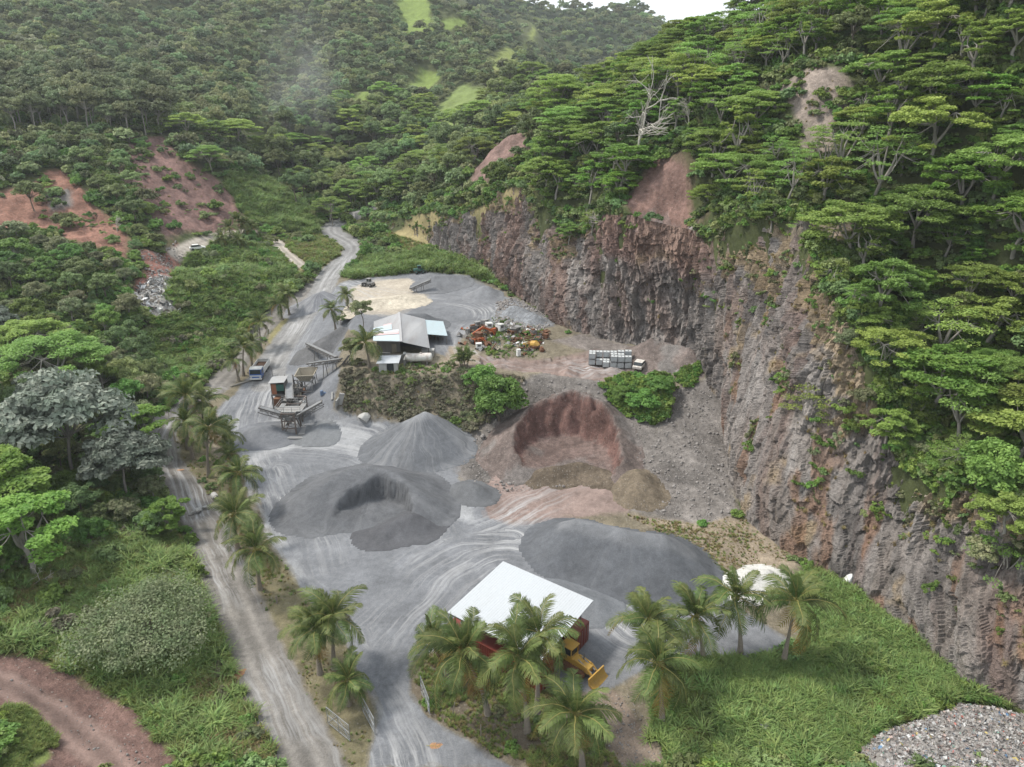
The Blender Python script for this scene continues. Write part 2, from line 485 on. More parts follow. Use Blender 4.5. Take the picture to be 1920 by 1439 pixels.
def ground_material(name):
    """colour comes from what lies there (attribute), broken up by stones, dust streaks along the traffic, and clods"""
    m, nt, b, out = _nodes(name)
    co = N(nt, "ShaderNodeTexCoord").outputs['Object']
    at = N(nt, "ShaderNodeAttribute"); at.attribute_name = 'cover'
    tr = N(nt, "ShaderNodeAttribute"); tr.attribute_name = 'track'
    det = N(nt, "ShaderNodeAttribute"); det.attribute_name = 'detail'     # r grit, g stones, b rock
    sp = N(nt, "ShaderNodeSeparateColor"); nt.links.new(det.outputs['Color'], sp.inputs[0])
    big = noise_node(nt, co, .22, 6, .6); mid = noise_node(nt, co, 1.3, 5, .65); fine = noise_node(nt, co, 7, 3, .7)
    # grain
    g = mathn(nt, 'MULTIPLY', maprange(nt, big.outputs['Fac'], .3, .7, .84, 1.16), maprange(nt, mid.outputs['Fac'], .28, .72, .82, 1.18))
    g = mathn(nt, 'MULTIPLY', g, maprange(nt, fine.outputs['Fac'], .25, .75, .8, 1.2))
    g = mathn(nt, 'POWER', g, maprange(nt, sp.outputs[0], 0, 1, .7, 2.1))
    # streaks of dust along the traffic
    mp = N(nt, "ShaderNodeMapping"); mp.inputs['Scale'].default_value = (.05, 1.7, 1); nt.links.new(tr.outputs['Vector'], mp.inputs[0])
    st = noise_node(nt, mp.outputs[0], 1.0, 5, .7)
    sv = N(nt, "ShaderNodeSeparateXYZ"); nt.links.new(tr.outputs['Vector'], sv.inputs[0])
    sfac = mathn(nt, 'MULTIPLY', maprange(nt, st.outputs['Fac'], .46, .68, 0, 1), sv.outputs['Z'])
    # stones
    vo = N(nt, "ShaderNodeTexVoronoi"); vo.inputs['Scale'].default_value = 2.6; nt.links.new(co, vo.inputs['Vector'])
    vs2 = N(nt, "ShaderNodeSeparateColor"); nt.links.new(vo.outputs['Color'], vs2.inputs[0])
    stone = mathn(nt, 'MULTIPLY', maprange(nt, vo.outputs['Distance'], .18, .34, 1, 0), maprange(nt, vs2.outputs[0], .45, .6, 0, 1))
    stone = mathn(nt, 'MULTIPLY', stone, sp.outputs[1])
    dk = N(nt, "ShaderNodeVectorMath"); dk.operation = 'SCALE'
    nt.links.new(at.outputs['Color'], dk.inputs[0]); nt.links.new(g, dk.inputs['Scale'])
    c2 = mixc(nt, sfac, dk.outputs[0], (.36, .36, .36))
    lt = mixc(nt, maprange(nt, vs2.outputs[1], 0, 1, 0, 1), (.13, .12, .11), (.38, .35, .31))
    c3 = mixc(nt, mathn(nt, 'MULTIPLY', stone, .75), c2, lt)
    nt.links.new(c3, b.inputs['Base Color'])
    b.inputs['Roughness'].default_value = .95; b.inputs['Specular IOR Level'].default_value = .12
    hsum = mathn(nt, 'ADD', mathn(nt, 'MULTIPLY', mid.outputs['Fac'], .35), mathn(nt, 'MULTIPLY', fine.outputs['Fac'], .12))
    hsum = mathn(nt, 'ADD', hsum, mathn(nt, 'MULTIPLY', stone, .18))
    bp = N(nt, "ShaderNodeBump"); bp.inputs['Distance'].default_value = .6
    nt.links.new(maprange(nt, sp.outputs[0], 0, 1, .25, 1.0), bp.inputs['Strength'])
    nt.links.new(hsum, bp.inputs['Height']); nt.links.new(bp.outputs[0], b.inputs['Normal'])
    return m
GROUND = ground_material('ground_cover')

def rock_material(name):
    m, nt, b, out = _nodes(name)
    co = N(nt, "ShaderNodeTexCoord").outputs['Object']
    at = N(nt, "ShaderNodeAttribute"); at.attribute_name = 'cover'
    mp = N(nt, "ShaderNodeMapping"); mp.inputs['Scale'].default_value = (1, 1, .5); nt.links.new(co, mp.inputs[0])
    n1 = noise_node(nt, mp.outputs[0], .55, 7, .68); n2 = noise_node(nt, co, 2.6, 5, .7); n3 = noise_node(nt, co, 9, 3, .7)
    vo = N(nt, "ShaderNodeTexVoronoi"); vo.feature = 'DISTANCE_TO_EDGE'; vo.inputs['Scale'].default_value = .55
    wv = N(nt, "ShaderNodeVectorMath"); wv.operation = 'MULTIPLY_ADD'
    nt.links.new(n2.outputs['Color'], wv.inputs[0]); wv.inputs[1].default_value = (.9, .9, .9); nt.links.new(mp.outputs[0], wv.inputs[2])
    nt.links.new(wv.outputs[0], vo.inputs['Vector'])
    crack = maprange(nt, vo.outputs['Distance'], 0, .06, 0, 1)
    g = mathn(nt, 'MULTIPLY', maprange(nt, n1.outputs['Fac'], .3, .7, .66, 1.34), maprange(nt, n2.outputs['Fac'], .28, .72, .72, 1.28))
    g = mathn(nt, 'MULTIPLY', g, maprange(nt, n3.outputs['Fac'], .3, .7, .85, 1.15))
    dk = N(nt, "ShaderNodeVectorMath"); dk.operation = 'SCALE'
    nt.links.new(at.outputs['Color'], dk.inputs[0]); nt.links.new(g, dk.inputs['Scale'])
    nt.links.new(dk.outputs[0], b.inputs['Base Color'])
    b.inputs['Roughness'].default_value = .9; b.inputs['Specular IOR Level'].default_value = .2
    h = mathn(nt, 'ADD', mathn(nt, 'MULTIPLY', n1.outputs['Fac'], .9), mathn(nt, 'MULTIPLY', n2.outputs['Fac'], .5))
    h = mathn(nt, 'ADD', h, mathn(nt, 'MULTIPLY', n3.outputs['Fac'], .12))
    h = mathn(nt, 'ADD', h, mathn(nt, 'MULTIPLY', crack, .10))
    bp = N(nt, "ShaderNodeBump"); bp.inputs['Distance'].default_value = .9; bp.inputs['Strength'].default_value = 1.0
    nt.links.new(h, bp.inputs['Height']); nt.links.new(bp.outputs[0], b.inputs['Normal'])
    return m
ROCK = rock_material('quarried_rock')

# ------------------------------------------------------------------ what covers the ground: areas traced on the ground
C_GRAVEL = (.146, .151, .161); C_PILE = (.135, .14, .15); C_ROAD = (.142, .132, .12); C_RED = (.21, .135, .115); C_REDD = (.17, .075, .055)
C_TAN = (.22, .18, .135); C_SAND = (.34, .30, .245); C_SOIL = (.105, .092, .062); C_GRASS = (.13, .16, .05); C_DRY = (.25, .21, .11)
C_VEG = (.06, .07, .03); C_STONY = (.14, .127, .117); C_LIGHTG = (.15, .20, .055); C_ORANGE = (.20, .108, .08); C_MAROON = (.15, .092, .08); C_DUST = (.34, .34, .335)
AREAS = [  # name, photo outline traced onto the ground, edge raggedness m, colour, grit, stones, bare
 ('quarry_floor', [(560, 1500), (420, 1060), (318, 860), (330, 800), (440, 690), (600, 520), (690, 500), (930, 535), (1060, 610), (1290, 682), (1358, 760), (1372, 880), (1392, 985), (1485, 1050), (1600, 1112), (1500, 1220), (1250, 1250), (1240, 1500)], 1.2, (.15, .13, .095), .8, .4, 0),
 ('workshop_yard', [(690, 640), (845, 635), (860, 690), (800, 712), (690, 708)], 1, (.19, .165, .12), .6, .5, 1),
 ('left_grass', [(0, 1080), (200, 1010), (330, 980), (420, 1150), (480, 1300), (560, 1439), (0, 1439)], 1.5, C_GRASS, .5, 0, 0),
 ('left_bank', [(280, 650), (330, 500), (430, 450), (540, 470), (560, 520), (520, 560), (440, 640), (380, 700), (300, 720)], 2, C_GRASS, .5, 0, 0),
 ('grass_brow', [(715, 445), (760, 415), (870, 385), (990, 345), (1010, 372), (900, 430), (840, 450), (770, 475)], 2, C_DRY, .5, .1, 0),
 ('far_field', [(640, 520), (690, 485), (800, 470), (880, 490), (930, 530), (880, 520), (780, 512), (700, 530)], 2, (.17, .17, .06), .5, .1, 0),
 ('far_verge', [(540, 470), (600, 440), (650, 470), (620, 500), (560, 510)], 2, C_DRY, .4, .1, 0),
 ('left_mid_slope', [(420, 330), (520, 340), (590, 400), (600, 440), (480, 420), (430, 380)], 2, (.12, .14, .05), .5, 0, 0),
 ('knoll_meadow', [(735, -20), (800, -20), (806, 60), (760, 62)], 3, C_LIGHTG, .3, 0, 1),
 ('knoll_meadow', [(828, 40), (868, 36), (874, 52), (836, 58)], 3, C_LIGHTG, .3, 0, 1),
 ('knoll_meadow', [(915, 112), (950, 90), (1008, 112), (960, 125), (935, 150)], 3, (.17, .2, .06), .3, 0, 1),
 ('knoll_meadow', [(735, 195), (790, 130), (820, 138), (790, 175)], 3, C_LIGHTG, .3, 0, 1),
 ('knoll_meadow', [(805, 225), (870, 160), (915, 168), (890, 210), (845, 258)], 3, (.14, .18, .06), .3, 0, 1),
 ('knoll_meadow', [(660, 195), (700, 172), (705, 205), (672, 228)], 3, C_LIGHTG, .3, 0, 1),
 ('red_slope', [(225, 330), (250, 258), (318, 258), (330, 296), (400, 330), (450, 380), (455, 430), (370, 440), (310, 445), (275, 390)], 2, C_MAROON, 1, .5, 1),
 ('orange_cut', [(-60, 375), (60, 345), (95, 318), (125, 325), (165, 372), (240, 440), (240, 485), (150, 455), (60, 430), (-60, 435)], 1.5, C_ORANGE, 1, .4, 1),
 ('grey_bench', [(80, 360), (125, 352), (140, 385), (95, 395)], 1.5, C_STONY, .6, .5, 1),
 ('red_rubble', [(262, 470), (330, 452), (345, 480), (320, 520), (250, 575), (235, 565), (275, 510)], 1.2, (.20, .10, .08), 1, 1, 1),
 ('debris_patch', [(245, 565), (300, 515), (325, 520), (300, 560), (345, 590), (290, 600)], 1.2, (.26, .25, .235), 1, 1, 1),
 ('lower_yard', [(690, 1445), (705, 1340), (650, 1220), (560, 1100), (510, 1000), (470, 900), (440, 830), (400, 770), (440, 735), (480, 690), (520, 650), (545, 640), (640, 690), (625, 770), (700, 790), (860, 800), (880, 850), (860, 900), (920, 930), (950, 980), (1060, 970), (1330, 1080), (1400, 1150), (1500, 1215), (1400, 1240), (1230, 1245), (1130, 1300), (1050, 1300), (880, 1200), (775, 1240), (770, 1300), (800, 1345), (900, 1405), (970, 1445)], .8, C_GRAVEL, .25, .0, 1),
 ('dust_fan', [(450, 815), (520, 785), (620, 790), (680, 815), (780, 870), (880, 950), (905, 985), (840, 975), (740, 890), (640, 842), (560, 840), (470, 870), (490, 960), (560, 1060), (600, 1120), (560, 1090), (500, 1000), (450, 880)], 2.2, (.25, .255, .262), .2, 0, 1),
 ('upper_yard', [(520, 660), (545, 630), (590, 565), (640, 530), (700, 520), (800, 510), (880, 516), (965, 565), (1040, 612), (880, 622), (835, 670), (720, 645), (650, 620), (630, 690), (560, 680)], 1.2, C_GRAVEL, .25, .1, 1),
 ('stony_slope', [(850, 840), (900, 800), (985, 715), (1060, 690), (1140, 715), (1240, 800), (1245, 900), (1372, 905), (1385, 975), (1330, 1000), (1180, 960), (900, 930), (860, 895)], 1.2, C_STONY, 1, .8, 1),
 ('talus', [(1240, 745), (1330, 705), (1365, 720), (1372, 905), (1255, 950), (1220, 850)], 1.2, (.145, .132, .122), 1, 1, 1),
 ('bench_talus', [(1030, 640), (1090, 625), (1180, 650), (1290, 690), (1200, 700), (1100, 660)], 1.2, (.16, .14, .128), 1, .8, 1),
 ('rubble_foot', [(930, 570), (965, 562), (1040, 605), (1010, 618), (930, 610)], 1, (.19, .195, .205), 1, 1, 1),
 ('red_track', [(860, 662), (1000, 676), (1120, 655), (1200, 690), (1260, 722), (1130, 718), (1020, 700), (900, 690)], 1.2, (.185, .138, .12), .4, .2, 1),
 ('dirt_dip', [(840, 650), (900, 655), (900, 690), (830, 690)], 1.0, C_TAN, .4, .2, 1),
 ('red_floor', [(925, 890), (1000, 868), (1160, 880), (1215, 930), (1170, 962), (1060, 972), (960, 985), (915, 970), (905, 925)], 1.2, (.205, .155, .137), .4, .15, 1),
 ('sand', [(655, 545), (690, 528), (768, 522), (800, 540), (798, 565), (740, 592), (680, 590)], 2.6, C_SAND, .3, .1, 1),
 ('tan_strip', [(1170, 965), (1320, 985), (1390, 965), (1500, 1060), (1440, 1100), (1330, 1060), (1240, 1000)], 1.2, C_TAN, .6, .4, 0),
 ('verge', [(322, 805), (350, 800), (440, 880), (500, 1010), (560, 1100), (650, 1220), (705, 1340), (690, 1445), (660, 1445), (600, 1340), (520, 1180), (460, 1060), (395, 950), (335, 880), (310, 840)], .7, (.13, .115, .07), .6, .3, 0),
 ('verge_upper', [(440, 740), (400, 775), (385, 745), (430, 700), (470, 640), (500, 650), (470, 700)], .6, (.15, .13, .09), .5, .2, 0),
 ('verge_far', [(545, 612), (520, 650), (500, 640), (535, 590), (590, 535), (605, 535), (575, 575)], .6, (.2, .18, .09), .5, .2, 0),
 ('palm_island', [(770, 1250), (800, 1230), (890, 1215), (1000, 1290), (1100, 1310), (1170, 1330), (1240, 1445), (960, 1445), (900, 1400), (800, 1340), (768, 1300)], .9, (.12, .10, .075), .6, .35, 0),
 ('dirt_track', [(1105, 1285), (1160, 1300), (1260, 1445), (1160, 1445), (1120, 1340)], .8, (.19, .15, .12), .6, .7, 1),
 ('red_earth', [(-80, 1222), (60, 1232), (140, 1258), (225, 1315), (300, 1380), (350, 1460), (-80, 1470)], 1.2, (.135, .085, .072), .9, .5, 1),
 ('earth_grass', [(-30, 1345), (30, 1350), (70, 1385), (95, 1425), (50, 1450), (-40, 1445)], 1.2, C_GRASS, .5, .1, 0),
 ('side_strip', [(330, 1010), (385, 1010), (430, 1200), (480, 1330), (540, 1445), (440, 1445), (400, 1300), (380, 1150)], 1.0, (.16, .135, .105), .8, .6, 0),
 ('red_scar', [(1100, 480), (1130, 430), (1165, 380), (1222, 300), (1265, 295), (1292, 320), (1312, 440), (1200, 480)], 1.4, (.19, .12, .10), 1, .4, 1),
 ('scar_ledge', [(1180, 445), (1230, 415), (1300, 425), (1306, 440), (1210, 462)], 1.2, (.2, .19, .185), 1, .8, 1),
 ('small_scar', [(880, 345), (930, 262), (985, 252), (992, 285), (935, 312), (915, 345)], 1.4, (.165, .11, .095), 1, .4, 1),
 ('high_scar', [(1395, 205), (1440, 165), (1500, 140), (1620, 175), (1600, 225), (1545, 300), (1500, 298), (1510, 240), (1440, 215)], 1.4, (.2, .165, .14), 1, .5, 1),
 ('brow_scar', [(1480, 430), (1560, 410), (1600, 425), (1570, 470), (1500, 470)], 1.2, (.25, .2, .165), 1, .4, 1),
]
ROADS = [  # name, centre line, width, colour
 ('earth_track', [(-120, 1235), (0, 1280), (90, 1332), (170, 1390), (235, 1460)], 2.8, (.15, .105, .09)),
 ('dirt_road', [(605, 1500), (560, 1390), (500, 1270), (455, 1160), (415, 1060), (378, 965), (322, 895), (292, 835), (312, 785), (375, 745), (405, 728), (440, 690), (462, 650), (505, 605), (545, 572), (590, 535), (622, 508)], 5.4, C_ROAD),
 ('haul_road', [(500, 720), (512, 670), (560, 605), (605, 545), (622, 508), (655, 482), (668, 465), (645, 448), (615, 434), (635, 415), (668, 402), (690, 395)], 7.0, (.175, .172, .168)),
 ('side_road', [(562, 498), (530, 470), (515, 446), (495, 437), (450, 434), (405, 447), (365, 460), (330, 478)], 4.2, (.28, .25, .215)),
]
TRAFFIC = [[(770, 1445), (705, 1290), (620, 1150), (545, 1050), (500, 920), (470, 820), (500, 720), (545, 640), (610, 545), (655, 482)],
 [(860, 1010), (790, 910), (700, 850), (600, 835), (480, 840)], [(840, 1010), (930, 985), (1000, 940), (1100, 900)], [(640, 1180), (740, 1080), (850, 1010), (960, 1010)],
 [(700, 1250), (780, 1150), (870, 1060), (960, 1030), (1120, 1110), (1200, 1180)], [(480, 800), (560, 815), (680, 812), (760, 850)],
 [(640, 530), (720, 560), (830, 560), (930, 580), (870, 640), (900, 672), (1020, 690), (1180, 690)],
 [(620, 1170), (590, 1060), (560, 980), (520, 880)], [(400, 735), (338, 800), (325, 835), (345, 890), (415, 1060), (500, 1270), (605, 1500)]]
def grow(pl, k):
    c_ = np.mean(np.array(pl, float), 0); return [tuple(c_ + (np.array(p) - c_) * k) for p in pl]
A_W = [(a[0], wpoly(grow(a[1], 1.12) if a[0] == 'knoll_meadow' else a[1]), *a[2:]) for a in AREAS]
R_W = [(n, chaikin(wpoly(l), 2), w, c) for n, l, w, c in ROADS]
T_W = [chaikin(wpoly(l), 2) for l in TRAFFIC]

def cover(x, y):
    """colour, detail (grit, stones, rock), bareness at ground points"""
    n = np.shape(x)
    c = np.empty(n + (3,)); c[:] = C_VEG
    mott = fbm(x / 7, y / 7, 4, 77)
    c *= (1 + .35 * mott)[..., None]
    grit = np.full(n, .5); stone = np.zeros(n); bare = np.zeros(n)
    far = sstep(250, 420, y)
    for i, (nm, poly, jit, col, g, s_, b_) in enumerate(A_W):
        j = jit * (1.3 if g >= .9 and b_ == 1 and 'slope' not in nm[:6] and nm not in ('talus',) else 1) if y.size and poly[:, 1].mean() < 300 else jit * 2
        bb = (x > poly[:, 0].min() - 12) & (x < poly[:, 0].max() + 12) & (y > poly[:, 1].min() - 12) & (y < poly[:, 1].max() + 12)
        if not bb.any(): continue
        m = soft_in(poly, x[bb], y[bb], j, 100 + i * 7)
        v = np.array(col)[None] * (1 + .16 * fbm(x[bb] / 3.1, y[bb] / 3.1, 4, 300 + i))[:, None]
        if g >= .9: v = v * (1 + .30 * fbm(x[bb] / 1.1 + .3 * y[bb], y[bb] / 7, 4, 330 + i) + .22 * fbm(x[bb] / 5, y[bb] / 5, 4, 331 + i))[:, None]
        c[bb] += (v - c[bb]) * m[:, None]
        grit[bb] += (g - grit[bb]) * m; stone[bb] += (s_ - stone[bb]) * m; bare[bb] += (b_ - bare[bb]) * m
    for i, (nm, ln, w, col) in enumerate(R_W):
        bb = (x > ln[:, 0].min() - 12) & (x < ln[:, 0].max() + 12) & (y > ln[:, 1].min() - 12) & (y < ln[:, 1].max() + 12)
        if not bb.any(): continue
        d, s_, sg = line_dist(ln, x[bb], y[bb])
        m = sstep(w * .5 + .5, w * .5 - .4, d + .5 * fbm(x[bb] / 1.7, y[bb] / 1.7, 3, 400 + i))
        rut = np.exp(-((d - .95) / .42) ** 2); crown = np.exp(-(d / .35) ** 2)
        v = np.array(col)[None] * (1 + .38 * rut - .12 * crown + .10 * fbm(x[bb] / 2, y[bb] / 2, 3, 410 + i))[:, None]
        c[bb] += (v - c[bb]) * m[:, None]
        grit[bb] += (.35 - grit[bb]) * m; stone[bb] += (.12 - stone[bb]) * m; bare[bb] += (1 - bare[bb]) * m
    return c, np.stack([grit, stone, np.zeros(n)], -1), bare
# bareness raster, for planting
_c, _d, BARE = cover(_GXX.ravel(), _GYY.ravel())
BARE = BARE.reshape(_GXX.shape)
def bare_at(x, y):
    ix = np.clip(((np.asarray(x) - GX0) / GS + .5).astype(int), 0, len(_gx) - 1); iy = np.clip(((np.asarray(y) - GY0) / GS + .5).astype(int), 0, len(_gy) - 1)
    return BARE[iy, ix]

# ------------------------------------------------------------------ the ground: one sheet out to the mountains
def build_ground():
    nth, nr = 1000, 820
    th = np.linspace(R(-60), R(60), nth)
    r = 26 * np.exp(np.linspace(0, math.log(1150 / 26), nr))
    TH, RR = np.meshgrid(th, r)
    x = (RR * np.sin(TH)).ravel(); y = (RR * np.cos(TH)).ravel()
    z = height(x, y)
    c, det, bare = cover(x, y)
    rough = (1 - .8 * bare) * .25
    z = z + rough * fbm(x / 1.6, y / 1.6, 3, 21) + .10 * det[:, 0] * bare * fbm(x / .8, y / .8, 3, 22)
    redm = (c[:, 0] > c[:, 1] * 1.32) & (bare > .5)
    z = z + np.where(redm, (.3 + .9 * (y > 100)) * (fbm(x / 2.6, y / 2.6, 4, 23) - .5 * np.abs(fbm(x / 3.3, y / 9, 3, 24))), 0)
    # gullies on scars
    tr = np.zeros((len(x), 3)); best = np.full(len(x), 1e9)
    for k, ln in enumerate(T_W):
        bb = (x > ln[:, 0].min() - 10) & (x < ln[:, 0].max() + 10) & (y > ln[:, 1].min() - 10) & (y < ln[:, 1].max() + 10)
        if not bb.any(): continue
        d, s_, sg = line_dist(ln, x[bb], y[bb])
        m = d < best[bb]
        idx = np.nonzero(bb)[0][m]
        best[idx] = d[m]
        tr[idx, 0] = s_[m] + k * 300; tr[idx, 1] = (d * sg)[m] + .5 * fbm(x[bb][m] / 4, y[bb][m] / 4, 3, 49)
        tr[idx, 2] = np.exp(-(d[m] / 4.6) ** 2) * 1.15 * np.clip(.6 + 1.1 * fbm(x[bb][m] / 9, y[bb][m] / 9, 3, 48), 0, 1)
    tr[:, 2] *= bare
    i = np.arange(nth - 1); jj = np.arange(nr - 1)
    I, J = np.meshgrid(i, jj)
    a = (J * nth + I).ravel()
    Q = np.stack([a, a + 1, a + nth + 1, a + nth], 1)
    me = np_mesh('ground', np.stack([x, y, z], 1), Q[:, ::-1], [GROUND], attrs={
        'cover': ('FLOAT_COLOR', np.concatenate([c, np.ones((len(x), 1))], 1)), 'track': ('FLOAT_VECTOR', tr),
        'detail': ('FLOAT_COLOR', np.concatenate([det, np.ones((len(x), 1))], 1))}, smooth=True)
    tag(link('ground', me), kind='structure')
build_ground()

# ------------------------------------------------------------------ the far mountain behind the valley head
def build_far_hill():
    xs = np.linspace(-350, 620, 260); ys = np.linspace(640, 1080, 130)
    X, Y = np.meshgrid(xs, ys)
    # ridge line: the skyline of the photo at 980 m
    sk = [(-900, -40), (700, -120), (900, -45), (960, -8), (1000, 6), (1040, 22), (1075, 16), (1110, 26), (1150, 20), (1185, 12), (1215, 30), (1260, 60), (1400, 80), (1800, 60)]
    sx = [P(u, v, Y=980)[0] for u, v in sk]; sz = [P(u, v, Y=980)[2] for u, v in sk]
    top = np.interp(X.ravel(), sx, sz).reshape(X.shape)
    t = np.clip((Y - 640) / 340, 0, 1.0)
    back = np.clip((Y - 980) / 100, 0, 1)
    Z = 30 + (top - 30) * t ** .9 - back * 60
    Z = Z + (t * (1 - t) * 4) * 20 * (0.4 - np.abs(fbm(X / 90, Y / 200, 3, 5))) + 5 * fbm(X / 30, Y / 30, 3, 6) * (1 - .7 * t)
    c = np.empty((X.size, 3)); c[:] = (.04, .055, .028)
    i, j = np.meshgrid(np.arange(259), np.arange(129)); a = (j * 260 + i).ravel()
    me = np_mesh('far_hill', np.stack([X.ravel(), Y.ravel(), Z.ravel()], 1), np.stack([a, a + 1, a + 261, a + 260], 1), [GROUND],
        attrs={'cover': ('FLOAT_COLOR', np.concatenate([c, np.ones((X.size, 1))], 1))}, smooth=True)
    tag(link('far_hill', me), kind='structure')
    return X, Y, Z
FHX, FHY, FHZ = build_far_hill()

# ------------------------------------------------------------------ the quarry face
def cliff_surface(nt_=300):
    """rows of points up the face; returns arrays [t, s, 3], colour"""
    ns = len(FT)
    t = np.linspace(-.06, 1.16, nt_)
    T, S = np.meshgrid(t, CS, indexing='ij')
    ft = FT[None]; br = BR[None]
    Tc = np.clip(T, 0, 1)
    # steep, slightly stepped profile: horizontal progress lags behind height
    step = .10 * np.sin(Tc * 9.4 + 2.0 * fbm(S / 22, S * 0, 2, 60)) * Tc * (1 - Tc) * 4
    hp = np.clip(Tc ** 1.25 - step * .35, 0, 1)
    hp = np.where(T > 1, 1 + (T - 1) * 2.2, hp)
    pos = ft + (br - ft) * np.stack([hp, hp, Tc], -1)
    pos[..., 2] += np.where(T < 0, T * 30, 0)
    # outward normal in plan (towards the valley)
    tang = np.gradient(FT[:, :2], axis=0); tang /= np.linalg.norm(tang, axis=1)[:, None]
    nrm = np.stack([tang[:, 1], -tang[:, 0]], 1)          # right of travel = valley side
    hgt = np.linalg.norm(BR - FT, axis=1)[None] * T
    lean = S + hgt * .30                                   # fractures lean along the face
    w1 = worley(lean / 3.4 + .5 * fbm(S / 5, hgt / 5, 2, 61), hgt / 9.0, 62)
    w2 = worley(lean / 1.5, hgt / 2.8, 63)
    w3 = worley(lean / .62 + .4 * fbm(S / 2, hgt / 2, 2, 66), hgt / 1.0, 64)
    butt = fbm(S / 17, hgt / 45, 3, 65)
    ledge = np.clip(worley(S / 11 + .6 * fbm(S / 9, hgt / 9, 2, 160), hgt / 7.5, 161)[2] - .35, 0, 1)
    d = 3.4 * butt - 1.6 * ledge * T + 1.3 * (w1[2] - .5) + .55 * (w1[3] * 1.2 - w1[4] * .6) + 1.0 * (w2[2] - .5) + .6 * (w2[3] - w2[4] * .5) + .5 * (w3[2] - .5) + .25 * (w3[3] - w3[4]) + .5 * fbm(S / 1.2, hgt / 1.8, 4, 67)
    d += 1.1 * fbm(S / 4.5, hgt / 12, 4, 68)
    # smoother sheet-like face low on the near side
    near = sstep(CS[-1] * .60, CS[-1] * .72, S)
    low = near * sstep(.75, .45, T)
    slab = 1.6 * butt + 1.3 * np.abs(fbm(lean / 5.5, hgt / 22, 3, 69)) + .5 * (w1[2] - .5) + .35 * fbm(S / 2, hgt / 6, 4, 70) + .3 * (w3[2] - .5) + .45 * (w2[2] - .5)
    d = d * (1 - .75 * low) + slab * .75 * low
    amp = np.clip(np.minimum((T + .1) * 4, (1.12 - T) * 5), .12, 1)
    farfade = np.clip(SETB[None] / 7, .4, 1)
    d = d * amp * farfade
    pos[..., 0] += nrm[None, :, 0] * d; pos[..., 1] += nrm[None, :, 1] * d
    pos[..., 2] += .35 * fbm(S / 2, hgt / 2, 3, 71) * amp
    tz = zat(pos[..., 0], pos[..., 1])
    over = T > 1
    pos[..., 2] = np.where(over, np.minimum(pos[..., 2], tz - .12 - (T - 1) * 6), pos[..., 2])
    # colours: grey basalt, red-brown oxide streaks down the joints, pale fresh rock, tan grass-dust patches
    grey = np.array([.235, .212, .196]); red = np.array([.245, .165, .135]); pale = np.array([.34, .315, .295]); tan = np.array([.33, .25, .155]); dark = np.array([.115, .104, .098])
    c = np.empty(T.shape + (3,)); c[:] = grey
    def mixin(m, col):
        nonlocal c
        c = c + (np.array(col) - c) * np.clip(m, 0, 1)[..., None]
    k = S / CS[-1]
    redmask = sstep(.0, .35, fbm(lean / 7, hgt / 40, 4, 80) + .22 * np.exp(-((k - .42) / .14) ** 2) * 2 - .12)
    mixin(redmask * np.where(k > .5, .45, .8), red)
    mixin(sstep(.12, .5, fbm(lean / 2.2, hgt / 30, 4, 81)) * .6, (.19, .12, .098))
    mixin(sstep(.15, .5, fbm(lean / 4, hgt / 8, 4, 82)) * .8, dark)
    mixin(sstep(.08, .45, fbm(lean / 5, hgt / 14, 4, 83) + .5 * np.exp(-((k - .52) / .035) ** 2) * np.exp(-((T - .72) / .25) ** 2)) * .7, pale)
    mixin(sstep(.2, .45, fbm(S / 5, hgt / 5, 4, 84) + .45 * sstep(.5, .9, T) - .10) * .75, tan)
    mixin(low * sstep(.0, .4, fbm(lean / 3, hgt / 18, 3, 85)) * .45, (.20, .165, .14))
    mixin(low * sstep(.22, .4, fbm(lean / 2.5, hgt / 9, 3, 86)) * .6, (.24, .13, .075))
    k0 = CS[np.argmin(np.hypot(FT[:, 0] - 14, FT[:, 1] - 144))]; k1 = CS[np.argmin(np.hypot(FT[:, 0] - 34, FT[:, 1] - 118))]
    scar = sstep(k0 - 4, k0 + 4, S) * sstep(k1 + 3, k1 - 3, S)
    mixin(scar * sstep(.45, .8, T + .25 * fbm(S / 4, hgt / 5, 3, 88)) * .85, (.25, .165, .138))
    mixin(sstep(.98, 1.05, T) * (1 - scar), C_VEG)
    mixin(sstep(.16, .10, k) * sstep(.3, .8, T), (.19, .165, .085))
    return pos, c, nrm, T
def build_cliff():
    nt_ = 300
    pos, c, nrm, T = cliff_surface(nt_)
    ns = pos.shape[1]
    i, j = np.meshgrid(np.arange(ns - 1), np.arange(nt_ - 1)); a = (j * ns + i).ravel()
    me = np_mesh('cliff', pos.reshape(-1, 3), np.stack([a, a + 1, a + ns + 1, a + ns], 1), [ROCK],
        attrs={'cover': ('FLOAT_COLOR', np.concatenate([c.reshape(-1, 3), np.ones((pos.size // 3, 1))], 1))}, smooth=False)
    tag(link('cliff', me), kind='structure')
    return pos, c
CLIFF, CLIFFC = build_cliff()

